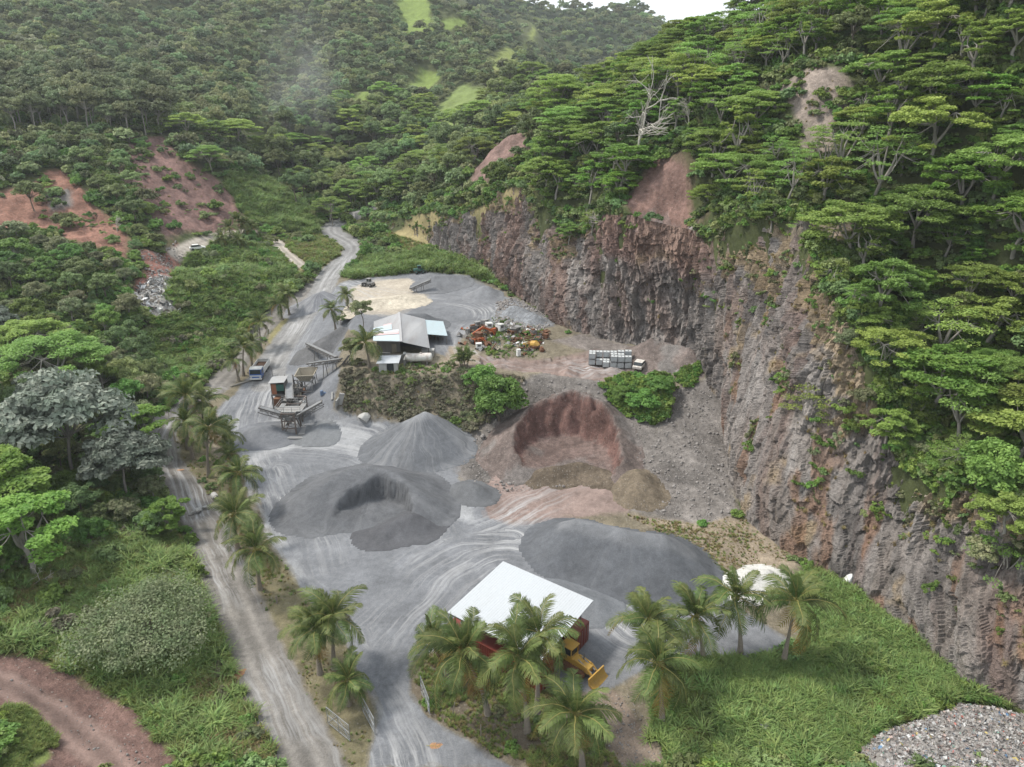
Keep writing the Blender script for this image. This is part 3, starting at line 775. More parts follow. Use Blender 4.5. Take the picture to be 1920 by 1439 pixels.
# ------------------------------------------------------------------ heaps of quarry product
def heap(label, crest, slope=35, color=C_PILE, res=.38, scoops=(), rough=.10, cat='gravel heap', name='gravel_heap', grit=.15, stones=0.0, group=None, color2=None, toe=.5, streak=.0, seed=0, ridge=None):
    """stockpile at its angle of repose below a crest line; scoops are (x, y, radius, floor) bites dug out by a loader"""
    cr = np.array(crest, float)
    tan = math.tan(R(slope))
    hmax = max(c[2] - float(zat(c[0], c[1])) for c in cr) / tan + 3
    x0, y0 = cr[:, :2].min(0) - hmax; x1, y1 = cr[:, :2].max(0) + hmax
    xs = np.arange(x0, x1, res); ys = np.arange(y0, y1, res)
    X, Y = np.meshgrid(xs, ys)
    # top height falls from the crest
    wob = 1 + .10 * fbm(X / 6, Y / 6, 3, 500 + seed)
    Z = np.full(X.shape, -1e9); dmin = np.full(X.shape, 1e9)
    rep = cr if len(cr) > 1 else np.vstack([cr, cr + 1e-3])
    for i in range(len(rep) - 1):
        a, b = rep[i], rep[i + 1]
        ex, ey = b[0] - a[0], b[1] - a[1]; l2 = ex * ex + ey * ey
        t = np.clip(((X - a[0]) * ex + (Y - a[1]) * ey) / l2, 0, 1)
        d = np.hypot(X - a[0] - t * ex, Y - a[1] - t * ey)
        dmin = np.minimum(dmin, d)
        d2 = np.sqrt(d * d + .08) - .28
        Z = np.maximum(Z, a[2] + (b[2] - a[2]) * t - d2 * tan * wob)
    G = zat(X, Y)
    Hh = Z - G
    Z = G + np.where(Hh < toe, toe * np.exp(np.clip(Hh / toe - 1, -8, 0)) - toe * .06, Hh)          # soft toe
    c = np.empty(X.shape + (3,)); c[:] = color; SC = np.zeros(X.shape)
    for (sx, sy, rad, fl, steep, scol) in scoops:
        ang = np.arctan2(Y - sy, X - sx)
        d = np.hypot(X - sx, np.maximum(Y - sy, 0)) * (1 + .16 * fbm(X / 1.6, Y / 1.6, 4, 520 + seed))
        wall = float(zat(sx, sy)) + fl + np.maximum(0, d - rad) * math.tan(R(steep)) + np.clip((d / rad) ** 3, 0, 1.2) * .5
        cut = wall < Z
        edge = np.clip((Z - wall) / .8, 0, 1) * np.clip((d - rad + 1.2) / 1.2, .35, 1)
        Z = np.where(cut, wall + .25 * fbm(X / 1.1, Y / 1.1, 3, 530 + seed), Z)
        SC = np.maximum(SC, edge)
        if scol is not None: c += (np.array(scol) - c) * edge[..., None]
    Z = Z + rough * fbm(X / 1.3, Y / 1.3, 4, 540 + seed) * np.clip((Z - G) * 2, 0, 1)
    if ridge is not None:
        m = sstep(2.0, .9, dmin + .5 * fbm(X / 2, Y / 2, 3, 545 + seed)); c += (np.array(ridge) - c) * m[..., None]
    if color2 is not None:
        m = sstep(.05, .35, fbm(X / 4, Y / 4, 4, 550 + seed)); c += (np.array(color2) - c) * (m * .8 * (1 - SC))[..., None]
    c *= (1 + .14 * fbm(X / 2.5, Y / 2.5, 4, 560 + seed))[..., None]
    ok = (Z - G) > .02
    V = np.stack([X.ravel(), Y.ravel(), np.where(ok, Z, G - .35).ravel()], 1)
    ny, nx = X.shape
    i, j = np.meshgrid(np.arange(nx - 1), np.arange(ny - 1)); a = (j * nx + i).ravel()
    Q = np.stack([a, a + 1, a + nx + 1, a + nx], 1)
    keep = ok.ravel()[Q].any(1)
    Q = Q[keep]
    used = np.zeros(len(V), bool); used[Q.ravel()] = True
    idx = np.cumsum(used) - 1
    org = np.array([cr[:, 0].mean(), cr[:, 1].mean(), 0]); org[2] = float(zat(org[0], org[1]))
    V2 = V[used] - org; c2 = c.reshape(-1, 3)[used]
    # streaks run down the fall line: direction from crest centre
    dx = V2[:, 0]; dy = V2[:, 1]
    tr = np.stack([np.hypot(dx, dy), np.arctan2(dy, dx) * 5 + .8 * fbm(dx / 2.5, dy / 2.5, 3, 570 + seed), np.full(len(V2), streak)], 1)
    me = np_mesh(name, V2, idx[Q], [GROUND], attrs={'cover': ('FLOAT_COLOR', np.concatenate([c2, np.ones((len(c2), 1))], 1)),
        'track': ('FLOAT_VECTOR', tr), 'detail': ('FLOAT_COLOR', np.tile([grit, stones, 0, 1], (len(c2), 1)))}, smooth=True)
    o = link(name, me, None, org)
    return tag(o, label, cat, group)
def Pc(*l): return [P(u, v, z=z) for u, v, z in l]
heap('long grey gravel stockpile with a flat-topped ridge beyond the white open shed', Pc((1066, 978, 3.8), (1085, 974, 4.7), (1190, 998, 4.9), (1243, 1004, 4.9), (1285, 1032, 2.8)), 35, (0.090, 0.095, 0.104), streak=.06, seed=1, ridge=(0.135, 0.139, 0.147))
sc = P(690, 992, z=0)
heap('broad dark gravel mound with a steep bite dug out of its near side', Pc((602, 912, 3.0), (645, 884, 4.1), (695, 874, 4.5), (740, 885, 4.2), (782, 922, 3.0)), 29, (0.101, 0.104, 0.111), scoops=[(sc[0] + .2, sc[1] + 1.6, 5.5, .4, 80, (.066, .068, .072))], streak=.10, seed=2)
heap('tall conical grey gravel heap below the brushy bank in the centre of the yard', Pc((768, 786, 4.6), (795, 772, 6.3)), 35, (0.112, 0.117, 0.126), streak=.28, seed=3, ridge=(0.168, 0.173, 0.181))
heap('low dark heap fresh from the loader inside the dug-out mound', Pc((725, 985, 1.2), (768, 965, 1.9)), 25, (0.080, 0.081, 0.087), seed=4)
heap('small dark grey heap at the left edge of the red dirt floor', Pc((880, 905, 1.6), (895, 912, 1.6)), 34, (0.105, 0.108, 0.113), seed=5)
heap('olive-brown heap of stony fines right of the red dirt floor', Pc((1195, 880, 2.6), (1205, 905, 2.6)), 34, (0.134, 0.109, 0.080), rough=.25, grit=.8, stones=.5, seed=6)
heap('low grey heap behind the right corner of the white open shed', Pc((1050, 1100, 1.5), (1120, 1125, 1.2)), 28, (0.134, 0.141, 0.151), seed=7)
heap('grey stockpile with pale wheel tracks on top beside the haul road', Pc((590, 552, 8.4), (606, 546, 8.8)), 30, (0.139, 0.143, 0.155), streak=.5, seed=8)
heap('wide dark grey heap spilling from the bench toward the truck road', Pc((612, 630, 7.2), (640, 612, 8.6)), 33, (0.106, 0.106, 0.108), seed=9, grit=.3, stones=.2)
heap('dark grey gravel heap behind the workshop roof', Pc((745, 590, 11.2), (795, 588, 11.4)), 30, (0.107, 0.111, 0.118), seed=10)
heap('long grey stockpile at the back of the upper yard', Pc((815, 518, 11.5), (862, 516, 11.4)), 26, (0.143, 0.147, 0.155), seed=11)
heap('pale grey heap at the back right of the upper yard near the cliff', Pc((905, 537, 11.2), (915, 537, 11.2)), 32, (0.168, 0.172, 0.181), seed=12)
heap('rough heap of broken blue-grey rock against the cliff foot in the upper yard', Pc((965, 575, 10.4), (1000, 590, 10.2)), 26, (0.168, 0.175, 0.185), rough=.6, grit=1, stones=1, seed=13)
sc = P(1060, 872, z=0)
heap('big red-brown dirt heap with a rounded hollow dug out of its front', Pc((982, 822, 4.2), (1000, 778, 6.6), (1036, 742, 8.6), (1074, 728, 9.3), (1112, 744, 8.6), (1138, 785, 6.4), (1152, 835, 4.2)), 35, (0.126, 0.101, 0.091), scoops=[(sc[0], sc[1] + 1.0, 7.4, .5, 66, (0.126, 0.074, 0.063))], rough=.22, grit=1, stones=.35, cat='dirt heap', name='dirt_heap', color2=(0.147, 0.134, 0.126), seed=14)
heap('stony olive spoil bank lying inside the hollow of the red dirt heap', Pc((1020, 880, 1.5), (1090, 868, 2.0), (1140, 885, 1.6)), 30, (0.105, 0.084, 0.063), rough=.25, grit=1, stones=.5, cat='dirt heap', name='dirt_heap', seed=15)
heap('white sand heap behind the palms beside the cliff', Pc((1405, 1085, 1.4), (1440, 1072, 1.6)), 30, (0.462, 0.454, 0.428), rough=.3, cat='sand heap', name='sand_heap', seed=16)
heap('cream sand heap with sparse weeds in front of the far gravel', Pc((700, 562, 9.6), (760, 555, 9.8)), 18, (0.403, 0.361, 0.294), rough=.3, cat='sand heap', name='sand_heap', stones=.3, grit=.6, seed=17)
heap('shallow grey dust heap under the left stacker of the crushing plant', Pc((487, 800, 1.3), (505, 798, 1.4)), 24, (0.139, 0.144, 0.155), seed=18)
heap('shallow grey dust heap under the right stacker of the crushing plant', Pc((602, 796, 1.3), (612, 794, 1.3)), 24, (0.147, 0.153, 0.160), seed=19)

heap('fan of fallen reddish rubble against the cliff foot behind the plastic totes', Pc((1222, 636, 12.8), (1290, 652, 12.6)), 35, (.15, .122, .11), rough=.4, grit=1, stones=.8, cat='dirt heap', name='dirt_heap', color2=(.16, .15, .142), seed=22)
# loose rocks: broken blocks below the face and on the stony slopes
def rock_mesh(seed, res=2):
    import bmesh
    rg = random.Random(seed)
    bm = bmesh.new(); bmesh.ops.create_icosphere(bm, subdivisions=res, radius=.5)
    pl = [(Vector((rg.uniform(-1, 1), rg.uniform(-1, 1), rg.uniform(-1, 1))).normalized(), rg.uniform(.26, .42)) for _ in range(9)]
    for v in bm.verts:
        for n, d in pl:
            e = v.co.dot(n) - d
            if e > 0: v.co -= n * e
        v.co *= 1 + rg.uniform(-.03, .03)
    me = bpy.data.meshes.new('rock'); bm.to_mesh(me); bm.free()
    return me
ROCKM = paint('broken_stone', (.225, .21, .198), .9, 0, (.15, .11, .09), .5, 2.0, .4)
ROCKP = [rock_mesh(i) for i in range(5)]
for me in ROCKP: me.materials.append(ROCKM)

# ------------------------------------------------------------------ foliage
rng = np.random.default_rng(11)
def rot_basis(n, rg):
    """two unit vectors spanning the plane across each normal, randomly turned"""
    r = rg.normal(size=n.shape); u = np.cross(n, r); u /= np.linalg.norm(u, axis=1)[:, None] + 1e-9
    return u, np.cross(n, u)
def leaves(cen, nrm, size, rg, aspect=.55, droop=None):
    """a lozenge-shaped leaf spray at each point"""
    nrm = nrm / (np.linalg.norm(nrm, axis=1)[:, None] + 1e-9)
    u, w = rot_basis(nrm, rg)
    s = size[:, None] if hasattr(size, '__len__') else size
    V = np.stack([cen - u * s, cen + w * s * aspect + nrm * s * .12, cen + u * s, cen - w * s * aspect + nrm * s * .12], 1).reshape(-1, 3)
    return V, np.arange(len(V)).reshape(-1, 4)
class Limbs:
    def __init__(s): s.mb = MB()
    def go(s, pts, r0, r1, n=6): s.mb.tube(pts, list(np.linspace(r0, r1, len(pts))), n, 0, False)
def bend(a, b, sag, rg, k=5):
    a = np.array(a, float); b = np.array(b, float)
    out = []
    off = rg.normal(size=3) * np.linalg.norm(b - a) * .06
    for t in np.linspace(0, 1, k):
        p = a + (b - a) * t; p = p + off * math.sin(math.pi * t); p[2] += sag * math.sin(math.pi * t) * np.linalg.norm(b - a); out.append(p)
    return out

BARK_PALE = paint('pale_bark', (.27, .25, .22), .9, 0, (.16, .14, .11), .5, 1.5, .3)
BARK_DARK = paint('dark_bark', (.13, .105, .08), .9, 0, (.2, .18, .14), .4, 1.5, .3)
BARK_DEAD = paint('bleached_dead_wood', (.45, .42, .37), .9, 0, (.25, .22, .18), .4, 1.5, .2)
BARK_PALM = paint('palm_bark', (.24, .205, .165), .95, 0, (.12, .1, .08), .6, 3, .4, streak=(1, 1, 4))
L_FLAT = leafmat('feathery_leaf', (0.174, 0.263, 0.062), (0.274, 0.375, 0.095), .42, .5, .3, .025)
L_FLATB = leafmat('bright_feathery_leaf', (0.143, 0.259, 0.050), (0.231, 0.352, 0.072), .42, .5, .22, .015)
L_BROAD = leafmat('broad_leaf', (0.138, 0.198, 0.072), (0.222, 0.282, 0.110), .32, .35, .4, .04)
L_DARK = leafmat('dark_broad_leaf', (0.120, 0.156, 0.074), (0.198, 0.222, 0.108), .28, .35, .35, .03)
L_SILVER = leafmat('silvery_leaf', (.14, .175, .13), (.24, .26, .21), .2, .4, .2, .02)
L_BUSH = leafmat('bush_leaf', (0.112, 0.196, 0.045), (0.190, 0.291, 0.067), .34, .6, .3, .03)
L_DRYB = leafmat('half_dry_leaf', (0.151, 0.185, 0.084), (0.235, 0.241, 0.134), .3, .6, .3, .03)
L_FOREST = leafmat('forest_leaf', (0.132, 0.184, 0.081), (0.230, 0.270, 0.127), .28, .25, .55, .05)
L_GRASS = leafmat('grass_blade', (0.140, 0.207, 0.050), (0.241, 0.280, 0.090), .35, .8, .3, .03)
L_CANE = leafmat('cane_blade', (0.131, 0.221, 0.062), (0.241, 0.304, 0.103), .35, .8, .3, .02)
L_DRYG = leafmat('dry_grass_blade', (.24, .20, .09), (.33, .26, .13), .35, .8, .25, .02)
L_PALM = leafmat('palm_leaflet', (.055, .092, .022), (.125, .155, .048), .3, .5, .25, .02)
L_PALMY = leafmat('yellowing_palm_leaflet', (.20, .16, .04), (.26, .15, .05), .3, .5, .2, .02)
M_RACHIS = paint('palm_rachis', (.20, .19, .055), .6, 0, (.25, .16, .06), .4, 2)

def canopy_tree(seed, H=11.0, Rc=5.5, npad=30, nleaf=230, leafs=.30, mat=L_FLAT, bark=BARK_PALE, fork=.35, dome=.30, gap=0.0, leafmin=.55):
    """flat-layered umbrella crown on pale forking limbs"""
    rg = np.random.default_rng(seed)
    lb = Limbs(); base = np.zeros(3)
    lean = rg.normal(size=2) * .5
    fk = np.array([lean[0], lean[1], H * fork])
    lb.go(bend(base + [0, 0, -.6], fk, 0, rg), .30, .22, 8)
    nl = 5
    hubs = []
    a0 = rg.uniform(0, 6.28)
    for i in range(nl):
        a = a0 + i * 6.283 / nl + rg.normal() * .25; rr = Rc * rg.uniform(.22, .42)
        h = np.array([fk[0] + rr * math.cos(a), fk[1] + rr * math.sin(a), H * rg.uniform(.62, .76)])
        lb.go(bend(fk, h, -.05, rg), .19, .11); hubs.append(h)
    Vs = []; Qs = []; nb = 0
    for k in range(npad):
        a = rg.uniform(0, 6.283); rr = Rc * math.sqrt((k + .5) / npad)
        z = H * (1 - dome * (rr / Rc) ** 2) + rg.normal() * .45 - .4
        if k % 4 == 0: z -= rg.uniform(.8, 2.2)
        p = np.array([lean[0] + rr * math.cos(a * 1.0 + k * 2.4), lean[1] + rr * math.sin(a * 1.0 + k * 2.4), z])
        h = min(hubs, key=lambda q: np.linalg.norm((q - p)[:2]))
        lb.go(bend(h, p - [0, 0, .15], -.08, rg, 4), .075, .02, 4)
        pr = Rc * rg.uniform(.20, .34)
        n = int(nleaf * rg.uniform(.7, 1.2))
        t = rg.uniform(0, 6.283, n); q = pr * np.sqrt(rg.uniform(0, 1, n))
        el = rg.uniform(.65, 1.0); ea = rg.uniform(0, 3.14)
        dx = q * np.cos(t); dy = q * np.sin(t) * el
        X = p[0] + dx * math.cos(ea) - dy * math.sin(ea); Y = p[1] + dx * math.sin(ea) + dy * math.cos(ea)
        Z = p[2] - .28 * (q / pr) ** 2 * pr * .5 + rg.normal(size=n) * .10
        cen = np.stack([X, Y, Z], 1)
        nm = np.stack([rg.normal(size=n) * .45, rg.normal(size=n) * .45, np.ones(n)], 1)
        v, f = leaves(cen, nm, leafs * rg.uniform(leafmin, 1.2, n), rg)
        Vs.append(v); Qs.append(f + nb); nb += len(v)
    return (lb.mb.mesh('trunk', bark, True), np_mesh('crown', np.concatenate(Vs), np.concatenate(Qs), [mat]))

def broad_tree(seed, H=9.0, Rc=3.6, nclump=34, nleaf=120, leafs=.34, mat=L_BROAD, bark=BARK_DARK, low=.3, squash=.75, trunkr=.22):
    """rounded crown of leafy clumps with gaps between them"""
    rg = np.random.default_rng(seed)
    lb = Limbs()
    top = np.array([rg.normal() * .3, rg.normal() * .3, H * (low + .12)])
    lb.go(bend([0, 0, -.6], top, 0, rg), trunkr, trunkr * .7, 7)
    cz = H * (low + (1 - low) * .5); rz = H * (1 - low) * .5
    Vs = []; Qs = []; nb = 0
    for k in range(nclump):
        d = rg.normal(size=3); d /= np.linalg.norm(d)
        if d[2] < -.35: d[2] *= -.5
        rr = rg.uniform(.55, 1.0)
        p = np.array([d[0] * Rc * rr, d[1] * Rc * rr, cz + d[2] * rz * rr])
        p[:2] *= 1 + .18 * math.sin(3 * math.atan2(p[1], p[0]) + seed)
        if k % 3 == 0: lb.go(bend(top, p, .02, rg, 4), trunkr * .4, .03, 4)
        cr = Rc * rg.uniform(.22, .38)
        n = int(nleaf * rg.uniform(.7, 1.25))
        e = rg.normal(size=(n, 3)); e /= np.linalg.norm(e, axis=1)[:, None]
        e[:, 2] = np.where(e[:, 2] < -.2, -e[:, 2], e[:, 2])
        cen = p + e * cr * np.array([1, 1, squash]) * rg.uniform(.6, 1.05, (n, 1))
        nm = e + rg.normal(size=(n, 3)) * .5 + np.array([0, 0, .35])
        v, f = leaves(cen, nm, leafs * rg.uniform(.55, 1.2, n), rg)
        Vs.append(v); Qs.append(f + nb); nb += len(v)
    return (lb.mb.mesh('trunk', bark, True), np_mesh('crown', np.concatenate(Vs), np.concatenate(Qs), [mat]))

def bare_tree(seed, H=10, spread=5, bark=BARK_DEAD, depth=4, r0=.24, lean=(0, 0)):
    rg = np.random.default_rng(seed); lb = Limbs(); tw = Limbs()
    def grow(p, d, L, r, k):
        q = p + d * L
        (lb if k > 1 else tw).go(bend(p, q, .03, rg, 4), r, r * .62, 6 if k > 2 else 4)
        if k == 0: return
        for i in range(3 if k > 1 else 4):
            nd = d + rg.normal(size=3) * .62; nd[2] = max(nd[2], -.15) * .8 + .08; nd /= np.linalg.norm(nd)
            grow(q - d * L * (0.0 if i < 2 else rg.uniform(.1, .5)), nd, L * rg.uniform(.62, .85), r * .6, k - 1)
    d0 = np.array([lean[0], lean[1], 1.0]); d0 /= np.linalg.norm(d0)
    grow(np.array([0, 0, -.5]), d0, H * .33, r0, depth)
    lb.mb.add(tw.mb.v, tw.mb.f)
    return (lb.mb.mesh('trunk', bark, True),)

def shrub(seed, Rr=1.6, H=1.8, nclump=14, nleaf=70, leafs=.26, mat=L_BUSH):
    rg = np.random.default_rng(seed); Vs = []; Qs = []; nb = 0
    for k in range(nclump):
        a = rg.uniform(0, 6.28); rr = Rr * math.sqrt(rg.uniform(0, 1)); p = np.array([rr * math.cos(a), rr * math.sin(a), H * rg.uniform(.25, .8) * (1 - .4 * (rr / Rr) ** 2)])
        n = nleaf; e = rg.normal(size=(n, 3)); e /= np.linalg.norm(e, axis=1)[:, None]; e[:, 2] = np.abs(e[:, 2])
        cen = p + e * Rr * rg.uniform(.25, .42) * rg.uniform(.5, 1, (n, 1))
        v, f = leaves(cen, e + rg.normal(size=(n, 3)) * .6 + [0, 0, .4], leafs * rg.uniform(.5, 1.2, n), rg)
        Vs.append(v); Qs.append(f + nb); nb += len(v)
    return np_mesh('shrub', np.concatenate(Vs), np.concatenate(Qs), [mat])

def tuft(seed, nb_=26, H=1.0, W=.05, spread=.45, mat=L_GRASS, arch=.6, base=.25):
    """arching grass blades"""
    rg = np.random.default_rng(seed); V = []; Q = []
    for i in range(nb_):
        a = rg.uniform(0, 6.28); b = rg.uniform(0, 6.28); r = base * math.sqrt(rg.uniform(0, 1)); p = np.array([r * math.cos(b), r * math.sin(b), -.05])
        h = H * rg.uniform(.55, 1.1); d = np.array([math.cos(a), math.sin(a), 0]); s = np.array([-d[1], d[0], 0]) * W * rg.uniform(.7, 1.3)
        k = len(V)
        for t in (0, .4, .75, 1):
            q = p + d * spread * t * t * rg.uniform(.8, 1.2) + np.array([0, 0, h * (t - arch * .45 * t * t * t)])
            w = s * (1 - t * .92)
            V += [q - w, q + w]
        Q += [(k, k + 1, k + 3, k + 2), (k + 2, k + 3, k + 5, k + 4), (k + 4, k + 5, k + 7, k + 6)]
    return np_mesh('tuft', np.array(V), np.array(Q), [mat])

# ------------------------------------------------------------------ scattering of what nobody could count
def scatter_group():
    ng = bpy.data.node_groups.get('scatter')
    if ng: return ng
    ng = bpy.data.node_groups.new('scatter', 'GeometryNodeTree')
    ng.interface.new_socket('Geometry', in_out='INPUT', socket_type='NodeSocketGeometry')
    ng.interface.new_socket('Kinds', in_out='INPUT', socket_type='NodeSocketCollection')
    ng.interface.new_socket('Geometry', in_out='OUTPUT', socket_type='NodeSocketGeometry')
    i = ng.nodes.new('NodeGroupInput'); o = ng.nodes.new('NodeGroupOutput')
    ip = ng.nodes.new('GeometryNodeInstanceOnPoints'); ci = ng.nodes.new('GeometryNodeCollectionInfo')
    ci.inputs['Separate Children'].default_value = True; ci.inputs['Reset Children'].default_value = True
    ip.inputs['Pick Instance'].default_value = True
    L = ng.links.new
    L(i.outputs[0], ip.inputs['Points']); L(i.outputs[1], ci.inputs['Collection']); L(ci.outputs[0], ip.inputs['Instance'])
    for nm, typ, sock in (('rot', 'FLOAT_VECTOR', 'Rotation'), ('scl', 'FLOAT_VECTOR', 'Scale'), ('pick', 'INT', 'Instance Index')):
        a = ng.nodes.new('GeometryNodeInputNamedAttribute'); a.data_type = typ; a.inputs['Name'].default_value = nm
        L(a.outputs[0], ip.inputs[sock])
    L(ip.outputs[0], o.inputs[0])
    return ng
def scatter(name, label, pts, meshes, scl, tilt=.12, seed=0, zs=None, weights=None):
    """one countless mass: points on the ground, each carrying a plant mesh"""
    rg = np.random.default_rng(seed + 5)
    pts = np.asarray(pts); n = len(pts)
    if n == 0: return
    col = bpy.data.collections.new(name + '_kinds')
    for k, me in enumerate(meshes):
        ob = bpy.data.objects.new('%s_kind_%02d' % (name, k), me); col.objects.link(ob)
    me = bpy.data.meshes.new(name); me.vertices.add(n); me.vertices.foreach_set('co', pts.astype(np.float32).ravel())
    rot = np.stack([rg.normal(size=n) * tilt, rg.normal(size=n) * tilt, rg.uniform(0, 6.283, n)], 1)
    s = np.asarray(scl, float); s = s if s.ndim == 1 else s
    sc_ = np.stack([s * rg.uniform(.85, 1.15, n), s * rg.uniform(.85, 1.15, n), s * rg.uniform(.8, 1.2, n) * (1 if zs is None else zs)], 1)
    a = me.attributes.new('rot', 'FLOAT_VECTOR', 'POINT'); a.data.foreach_set('vector', rot.astype(np.float32).ravel())
    a = me.attributes.new('scl', 'FLOAT_VECTOR', 'POINT'); a.data.foreach_set('vector', sc_.astype(np.float32).ravel())
    pk = rg.integers(0, len(meshes), n) if weights is None else rg.choice(len(meshes), n, p=weights)
    a = me.attributes.new('pick', 'INT', 'POINT'); a.data.foreach_set('value', pk.astype(np.int32))
    o = link(name, me)
    md = o.modifiers.new('scatter', 'NODES'); md.node_group = scatter_group()
    sid = [it.identifier for it in md.node_group.interface.items_tree if it.name == 'Kinds'][0]
    md[sid] = col
    return tag(o, label, None, None, 'stuff')

def sample_poly(poly, dens, rg):
    x0, y0 = poly[:, :2].min(0); x1, y1 = poly[:, :2].max(0)
    n = int((x1 - x0) * (y1 - y0) * dens)
    x = rg.uniform(x0, x1, n); y = rg.uniform(y0, y1, n)
    m = inpoly(poly, x, y)
    return x[m], y[m]
def thin(x, y, dist, pri=None):
    """keep points at least dist apart"""
    cell = {}; keep = []
    dd = dist if hasattr(dist, '__len__') else np.full(len(x), dist)
    for i in range(len(x)):
        d = dd[i]; cx, cy = int(x[i] // 4), int(y[i] // 4); k = int(d // 4) + 1; ok = True
        for a in range(cx - k, cx + k + 1):
            for b in range(cy - k, cy + k + 1):
                for j in cell.get((a, b), ()):
                    if (x[i] - x[j]) ** 2 + (y[i] - y[j]) ** 2 < min(d, dd[j]) ** 2: ok = False; break
                if not ok: break
            if not ok: break
        if ok: cell.setdefault((cx, cy), []).append(i); keep.append(i)
    return np.array(keep, int)
def pix(x, y, z):
    """photo position of a point, to know what lies in the frame"""
    dz = z - CAM_H; f = y * CP - dz * SP; up = y * SP + dz * CP
    return 960 + F * x / f, 719.5 - F * up / f, f
def in_view(x, y, z, mar=120):
    u, v, f = pix(x, y, z)
    return (f > 5) & (u > -mar) & (u < 1920 + mar) & (v > -mar * 1.5) & (v < 1439 + mar)

# prototypes: (trunk mesh, crown mesh)
K_FLAT = [canopy_tree(i, H=[8.6, 9.6, 7.6, 10.4, 7.2, 9][i], Rc=[5.8, 6.6, 5.2, 7.0, 4.8, 6][i], npad=[44, 52, 40, 56, 36, 46][i], nleaf=270, leafs=.235, dome=[.28, .33, .25, .3, .35, .24][i]) for i in range(6)]
K_FLATB = [canopy_tree(20 + i, H=[9, 8][i], Rc=[5.6, 4.8][i], npad=32, nleaf=320, leafs=.27, mat=L_FLATB) for i in range(2)]
K_THIN = [canopy_tree(30 + i, H=11, Rc=5.5, npad=30, nleaf=90, leafs=.22, mat=L_FLAT, fork=.3, dome=.4) for i in range(2)]
K_FEATH = [canopy_tree(35 + i, H=[11, 9.5][i], Rc=[4.2, 3.6][i], npad=22, nleaf=210, leafs=.22, mat=[L_FLATB, L_FLAT][i], fork=.4, dome=.42) for i in range(2)]
K_BROAD = [broad_tree(40 + i, H=[9, 10, 8, 11][i], Rc=[3.6, 4.2, 3.8, 4.0][i]) for i in range(4)]
K_DARK = [broad_tree(50 + i, H=[12, 14, 13][i], Rc=[3.6, 4.2, 3.2][i], low=.42, mat=L_DARK, bark=BARK_PALE, nclump=38) for i in range(3)]
L_PALE = leafmat('flowering_pale_leaf', (.26, .29, .16), (.36, .37, .26), .25, .5, .2, .02)
K_MIX = [broad_tree(45 + i, H=[8, 9, 7][i], Rc=[3.8, 4.2, 3.6][i], mat=[L_DRYB, L_BUSH, L_DRYB][i], bark=BARK_PALE) for i in range(3)]
K_SILVER = [broad_tree(60 + i, H=[13, 11][i], Rc=[6.2, 5.0][i], nclump=70, nleaf=150, leafs=.40, mat=L_SILVER, bark=BARK_PALE, low=.3, squash=.45) for i in range(2)]
K_BARE = [bare_tree(70, 13), bare_tree(71, 10), bare_tree(72, 9, depth=4)]
K_ROUND = [broad_tree(80, H=6.5, Rc=6.3, nclump=130, nleaf=120, leafs=.17, mat=L_DRYB, bark=BARK_DARK, low=.22, squash=.5)]
K_SHRUB = [shrub(90 + i, mat=[L_BUSH, L_BROAD, L_BUSH, L_DRYB][i]) for i in range(4)]
K_DENSE = [broad_tree(95 + i, H=6, Rc=3.4, nclump=60, nleaf=150, leafs=.24, mat=L_BUSH, low=.08) for i in range(2)]
K_TUFT = [tuft(100 + i, 26, 1.1, .07, .55) for i in range(3)]
K_CANE = [tuft(110 + i, 30, 2.0, .11, 1.35, L_CANE, .8, .45) for i in range(3)]
K_DRYG = [tuft(120 + i, 26, .9, .06, .5, L_DRYG) for i in range(2)]
K_LOW = [shrub(130 + i, 1.0, .9, 9, 42, .2, [L_BUSH, L_BROAD, L_DRYB][i]) for i in range(3)]
# small far crowns, one mesh each
def far_crown(seed, H, Rc, mat, leafs=.75, nclump=20, nleaf=22, low=.25):
    t, c = broad_tree(seed, H=H, Rc=Rc, nclump=nclump, nleaf=nleaf, leafs=leafs, mat=mat, low=low)
    bpy.data.meshes.remove(t)
    return c
K_FARX = far_crown(150, 8, 3.4, L_PALE, nclump=20, nleaf=26, leafs=.5)
K_FAR = [far_crown(140 + i, [8, 9, 7.5, 10, 8][i], [3.6, 4.2, 3.4, 4.0, 4.6][i], [L_FOREST, L_FOREST, L_DARK, L_FOREST, L_BROAD][i], nclump=26, nleaf=30, leafs=.62) for i in range(5)]

def plant(kind, name, x, y, s, rz, label, group, cat='tree', z=None, sz=1.0, parts=('trunk', 'crown'), tilt=None):
    z = float(zat(x, y)) if z is None else z
    r = empty(name, (x, y, z), rz, label, cat, group, (s, s, s * sz))
    if tilt: r.rotation_euler = (tilt[0], tilt[1], rz)
    for nm, me in zip(parts, kind): link(nm, me, r)
    return r

# ------------------------------------------------------------------ planting
rg = np.random.default_rng(5)
TREES = []      # (x, y, radius) of everything planted singly
def put(kinds, name, u, vb, htop=None, s=1.0, label=None, group=None, cat='tree', k=None, parts=('trunk', 'crown'), sz=1.0, xy=None, z=None, tilt=None, rad=4):
    p = hit(u, vb) if xy is None else np.array([xy[0], xy[1], float(zat(*xy))])
    kd = kinds[rg.integers(len(kinds))] if k is None else kinds[k]
    TREES.append((p[0], p[1], rad * s))
    return plant(kd, name, p[0], p[1], s, rg.uniform(0, 6.28), label, group, cat, z, sz, parts, tilt)

